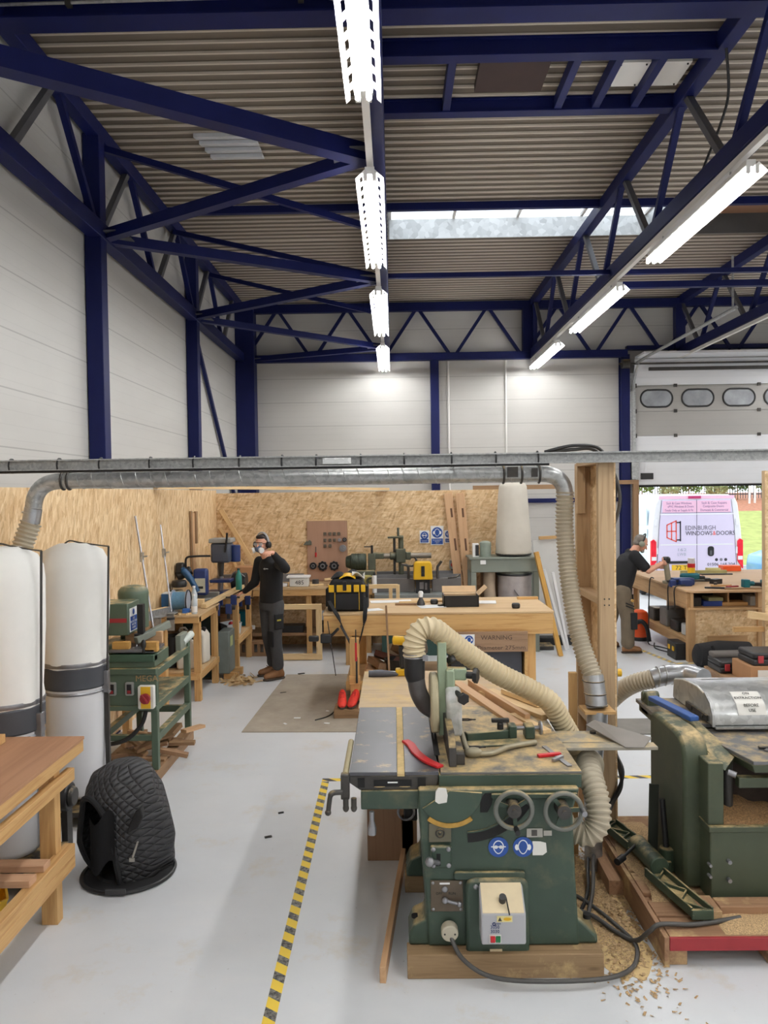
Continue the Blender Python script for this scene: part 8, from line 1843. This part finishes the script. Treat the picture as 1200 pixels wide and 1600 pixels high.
# ---- van
VX0, VX1, VY, VB = 6.17, 8.35, 18.55, GZ
van = thing('van', 'white panel van with pink and lilac rear doors parked outside the goods door', 'van', (7.2, 21.3, GZ))
VW = plain('van_white', srgb(236, 236, 240), .25, 0, .02)
LIL = plain('van_lilac_graphics', srgb(222, 212, 236), .3, 0, .03, 1)
PNK = plain('van_pink_graphics', srgb(244, 196, 220), .3, 0, .03, 1)
ICE = plain('van_iceblue_graphics', srgb(206, 230, 236), .3, 0, .03, 1)
def vsec(y, top, inset=0, bot=.42):
    c = (VX0 + VX1) / 2; w0 = (VX1 - VX0) / 2 - inset
    P_ = [(-w0 * .97, bot), (-w0, bot + .25), (-w0, 1.25), (-w0 * .97, 1.7), (-w0 * .9, top - .2), (-w0 * .84, top - .06), (-w0 * .7, top), (w0 * .7, top), (w0 * .84, top - .06), (w0 * .9, top - .2), (w0 * .97, 1.7), (w0, 1.25), (w0, bot + .25), (w0 * .97, bot)]
    return [V((c + x, y, VB + z)) for x, z in P_]
secs_ = [vsec(VY, 2.48), vsec(VY + .05, 2.52, -.01), vsec(VY + 3.6, 2.52, -.01), vsec(VY + 4.2, 2.4), vsec(VY + 4.75, 1.5, .06), vsec(VY + 5.5, 1.15, .16), vsec(VY + 5.65, .8, .22)]
for s_ in secs_[4:]:
    zt_ = max(p.z for p in s_)
    for p in s_: p.z = min(p.z, zt_)
vs = [p for s_ in secs_ for p in s_]; n = 14; fs = [(i * n + k, i * n + (k + 1) % n, (i + 1) * n + (k + 1) % n, (i + 1) * n + k) for i in range(len(secs_) - 1) for k in range(n)] + [tuple(range(n))[::-1], tuple((len(secs_) - 1) * n + k for k in range(n))]
vb = MB().add(vs, fs).build('body', VW, van, .02)
vc = (VX0 + VX1) / 2; yr = VY - .004
def vp(x0, z0, x1, z1, m, nm, par, y=None, t_=.004): y = yr if y is None else y; return MB().bx(x0, x1, y - t_, y, VB + z0, VB + z1).build(nm, m, par)
MB().prism([(vc - .95, VB + .69), (vc - .0, VB + .69), (vc - .0, VB + 2.4), (vc - .82, VB + 2.4), (vc - .88, VB + 1.85)], 'y', yr - .006, yr).build('cargo_door', LIL, van, .004)
MB().prism([(vc + .008, VB + .69), (vc + .95, VB + .69), (vc + .88, VB + 1.85), (vc + .82, VB + 2.4), (vc + .008, VB + 2.4)], 'y', yr - .006, yr).build('cargo_door', LIL, van, .004)
y2 = yr - .006
for x0, x1 in ((vc - .81, vc - .004), (vc + .012, vc + .81)): MB().prism([(x0, VB + 2.1), (x1, VB + 2.1), (x1, VB + 2.38), (x0, VB + 2.38)], 'y', y2 - .002, y2).build('pink_panel', PNK, van)
vp(vc - .9, 2.42, vc + .9, 2.5, PNK, 'roof_edge', van, yr)
mb = MB()
for z in (2.04, 1.31): mb.bx(vc - .87, vc + .87, y2 - .003, y2, VB + z, VB + z + .03)
mb.build('pressed_lines', VW, van)
mb = MB().bx(vc - .002, vc + .01, y2 - .003, y2, VB + .69, VB + 2.4).bx(vc - .84, vc + .84, y2 - .002, y2, VB + 2.085, VB + 2.095)
for s_ in (-1, 1): mb.bar((vc + s_ * .96, y2, VB + .69), (vc + s_ * .89, y2, VB + 1.85), .003, .01, (1, 0, 0)).bar((vc + s_ * .89, y2, VB + 1.85), (vc + s_ * .83, y2, VB + 2.4), .003, .01, (1, 0, 0))
mb.build('door_gap', plain('gap_grey', srgb(110, 100, 120), .6), van)
vp(vc - .2, 2.43, vc + .1, 2.49, plain('brake_red', srgb(190, 60, 110), .3), 'high_brake_light', van, yr - .002, .02)
LR = plain('lamp_red', srgb(236, 30, 54), .2)
for s_ in (-1, 1):
    x = vc + s_ * 1.03; pr = [(-.06, .92), (.07, .73), (.07, 1.42), (.0, 1.46), (-.06, 1.4)]
    lm = MB().prism([(x + s_ * a, VB + z) for a, z in pr], 'y', yr - .03, yr + .05).build('tail_lamp', LR, van, .008)
    MB().bx(x - .055, x + .055, yr - .034, yr - .028, VB + .95, VB + 1.04).build('white_lens', SIGNW, lm)
mb = MB()
for s_ in (-1, 1):
    for z in (1.78, 1.1): mb.bx(vc + s_ * .96 - .03, vc + s_ * .96 + .03, yr - .02, yr, VB + z, VB + z + .16)
mb.build('hinge', VW, van, .006, each=True)
hb = MB().prism(rrect(vc + .26, vc + .41, VB + 1.04, VB + 1.28, .06), 'y', y2 - .012, y2).build('door_handle', BLACK, van, .004)
MB().bx(vc + .31, vc + .36, y2 - .016, y2 - .01, VB + 1.07, VB + 1.18).build('grip', plain('handle_grey', srgb(90, 90, 94), .4), hb)
vp(vc - .9, .87, vc - .05, .93, BLACK, 'trim_bar', van, y2, .02)
npl = vp(vc - .6, .69, vc - .08, .84, YEL, 'number_plate', van, y2 - .002, .01)
text('plate_text', '72 TG', .14, (vc - .32, y2 - .0125, VB + .765), *FRONT, BLACK, npl, fit=.38)
MB().bx(VX0 + .05, VX1 - .05, VY - .08, VY + .05, VB + .42, VB + .67).build('bumper', BLACK, van, .03)
TXT = plain('graphic_dark', srgb(52, 48, 60), .5); TXL = plain('graphic_mauve', srgb(150, 120, 160), .5); TXR = plain('graphic_red', srgb(240, 84, 66), .5); TXS = plain('graphic_silver', srgb(170, 176, 192), .4)
yt = y2 - .004
for s_, sz, x, z, W, m in (('EDINBURGH', .15, .09, 1.72, .72, plain('graphic_grey', srgb(110, 104, 120), .5)), ('WINDOWS', .145, .055, 1.59, .64, TXT), ('&', .145, .42, 1.59, .07, TXR), ('DOORS', .145, .69, 1.59, .44, TXT),
    ('Sash & Case Windows', .08, -.42, 2.32, .6, TXL), ('Sash & Case Repairs', .08, .42, 2.32, .6, TXL), ('uPVC Windows & Doors', .08, -.38, 2.24, .62, TXL), ('Composite Doors', .08, .4, 2.24, .5, TXL),
    ('Trade Only or Supply & Fit', .08, -.42, 2.15, .68, TXL), ('Domestic & Commercial', .08, .42, 2.15, .66, TXL), ('01506 168 204', .1, .58, .84, .66, TXT), ('162', .1, -.36, 1.2, .2, TXS), ('LWB', .1, -.36, 1.09, .2, TXS)):
    text('lettering', s_, sz, (vc + x, yt, VB + z), *FRONT, m, van, fit=W)
for k in range(3): MB().cyl((vc + .47 + .11 * k, yt, VB + .955), (vc + .47 + .11 * k, yt + .003, VB + .955), .036, n=20).build('round_icon', TXT if k != 1 else plain('icon_grey', srgb(130, 126, 140), .5), van)
def ln(m, a, b, w_): a, b = [V((vc - .71 + q[0], yt, VB + q[1])) for q in (a, b)]; m.box((a + b) / 2, ((b - a).length + w_ * .8, .003, w_), Matrix.Rotation(-math.atan2(b.z - a.z, b.x - a.x), 3, 'Y'))
lg = MB()
for a, b in (((.0, 1.5), (.0, 1.8)), ((.0, 1.8), (.22, 1.9)), ((.22, 1.9), (.22, 1.4)), ((.0, 1.5), (.22, 1.4)), ((.11, 1.45), (.11, 1.85)), ((.0, 1.65), (.22, 1.65))): ln(lg, a, b, .024)
lg.build('window_logo', TXR, van)
lg2 = MB()
for a, b in (((.24, 1.86), (.32, 1.86)), ((.32, 1.88), (.32, 1.42)), ((.24, 1.44), (.32, 1.44))): ln(lg2, a, b, .03)
lg2.build('window_logo', TXT, van)
MB().bx(VX0 - .018, VX0 - .003, VY + .25, VY + 2.6, VB + .8, VB + 1.7).build('graphic', ICE, van); MB().bx(VX0 - .014, VX0 + .02, VY + .3, VY + 2.5, VB + 1.78, VB + 2.2).build('panel', ICE, van, .01)
text('lettering', 'E WIND', .3, (VX0 - .019, VY + .8, VB + 1.3), (0, -1, 0), (0, 0, 1), plain('graphic_silver', (0, 0, 0)), van)
for x in (VX0 + .12, VX1 - .12):
    for y in (VY + 1.0, VY + 4.7):
        w_ = MB().tor((x, y, VB + .34), .25, .09, 'x', 28, 10).build('wheel', BLACKM, van); MB().cyl((x - .07, y, VB + .34), (x + .07, y, VB + .34), .2, n=20).build('hub', STEEL, w_)
# ---- pale blue car
car = thing('car', 'pale blue hatchback with alloy wheels beside the van', 'car', (11.2, 20.9, GZ))
CBL = plain('car_blue', srgb(120, 176, 214), .22, .1, .03)
def csec(x, zt, w_, zb=.22, roofw=None): return [V((x, 20.9 + s_ * q, VB + z)) for s_, q, z in ((-1, w_ * .94, zb), (-1, w_, .5), (-1, w_ * .98, min(.85, zt - .02)), (-1, roofw or w_ * .86, zt), (1, roofw or w_ * .86, zt), (1, w_ * .98, min(.85, zt - .02)), (1, w_, .5), (1, w_ * .94, zb))]
ss = [csec(9.2, .62, .62, .3), csec(9.3, .82, .76), csec(9.65, .92, .86), csec(10.2, 1.0, .88), csec(10.7, 1.34, .88, .2, .66), csec(11.2, 1.5, .88, .2, .62), csec(12.3, 1.5, .88, .2, .62), csec(12.9, 1.3, .86, .22, .62), csec(13.1, .9, .8, .26), csec(13.18, .6, .7, .3)]
vs = [p for s_ in ss for p in s_]; n = 8
MB().add(vs, [(i * n + k, i * n + (k + 1) % n, (i + 1) * n + (k + 1) % n, (i + 1) * n + k) for i in range(len(ss) - 1) for k in range(n)] + [tuple(range(n))[::-1], tuple((len(ss) - 1) * n + k for k in range(n))]).build('body', CBL, car, .03)
MB().add([(10.3, 20.02, VB + .98), (10.85, 20.2, VB + 1.36), (12.6, 20.2, VB + 1.4), (12.8, 20.02, VB + .98), (10.3, 20.01, VB + .97), (10.85, 20.19, VB + 1.35), (12.6, 20.19, VB + 1.39), (12.8, 20.01, VB + .97)], [(0, 1, 2, 3), (7, 6, 5, 4), (0, 4, 5, 1), (1, 5, 6, 2), (2, 6, 7, 3), (3, 7, 4, 0)]).build('glass', plain('car_glass', srgb(40, 52, 64), .1), car)
MB().add([(10.24, 20.25, VB + 1.03), (10.24, 21.55, VB + 1.03), (10.68, 21.45, VB + 1.345), (10.68, 20.35, VB + 1.345)], [(0, 1, 2, 3)]).build('windscreen', plain('car_glass', (0, 0, 0)), car)
MB().sph((10.3, 19.9, VB + 1.05), (.08, .12, .09), 14, 8).build('wing_mirror', CBL, car)
for x in (9.95, 12.4):
    for y in (20.08, 21.72):
        w_ = MB().tor((x, y, VB + .31), .235, .075, 'y', 28, 10).build('wheel', BLACKM, car); s_ = -1 if y < 21 else 1
        mb = MB().tor((x, y + s_ * .05, VB + .31), .2, .016, 'y', 28, 6).cyl((x, y + s_ * .02, VB + .31), (x, y + s_ * .07, VB + .31), .05)
        for k in range(10): a = 2 * PI * k / 10; mb.bar((x, y + s_ * .055, VB + .31), (x + .2 * math.cos(a), y + s_ * .05, VB + .31 + .2 * math.sin(a)), .028, .02, (0, 1, 0))
        mb.build('alloy', plain('alloy_silver', srgb(210, 212, 216), .3, .5), w_)
        MB().tor((x, y - s_ * .0, VB + .31), .33, .03, 'y', 20, 6, -.1, PI + .1).build('wheel_arch', BLACKM, car)
MB().bx(9.2, 9.32, 20.3, 20.6, VB + .58, VB + .72).build('headlamp', SIGNW, car, .02)

car.location.x += .6
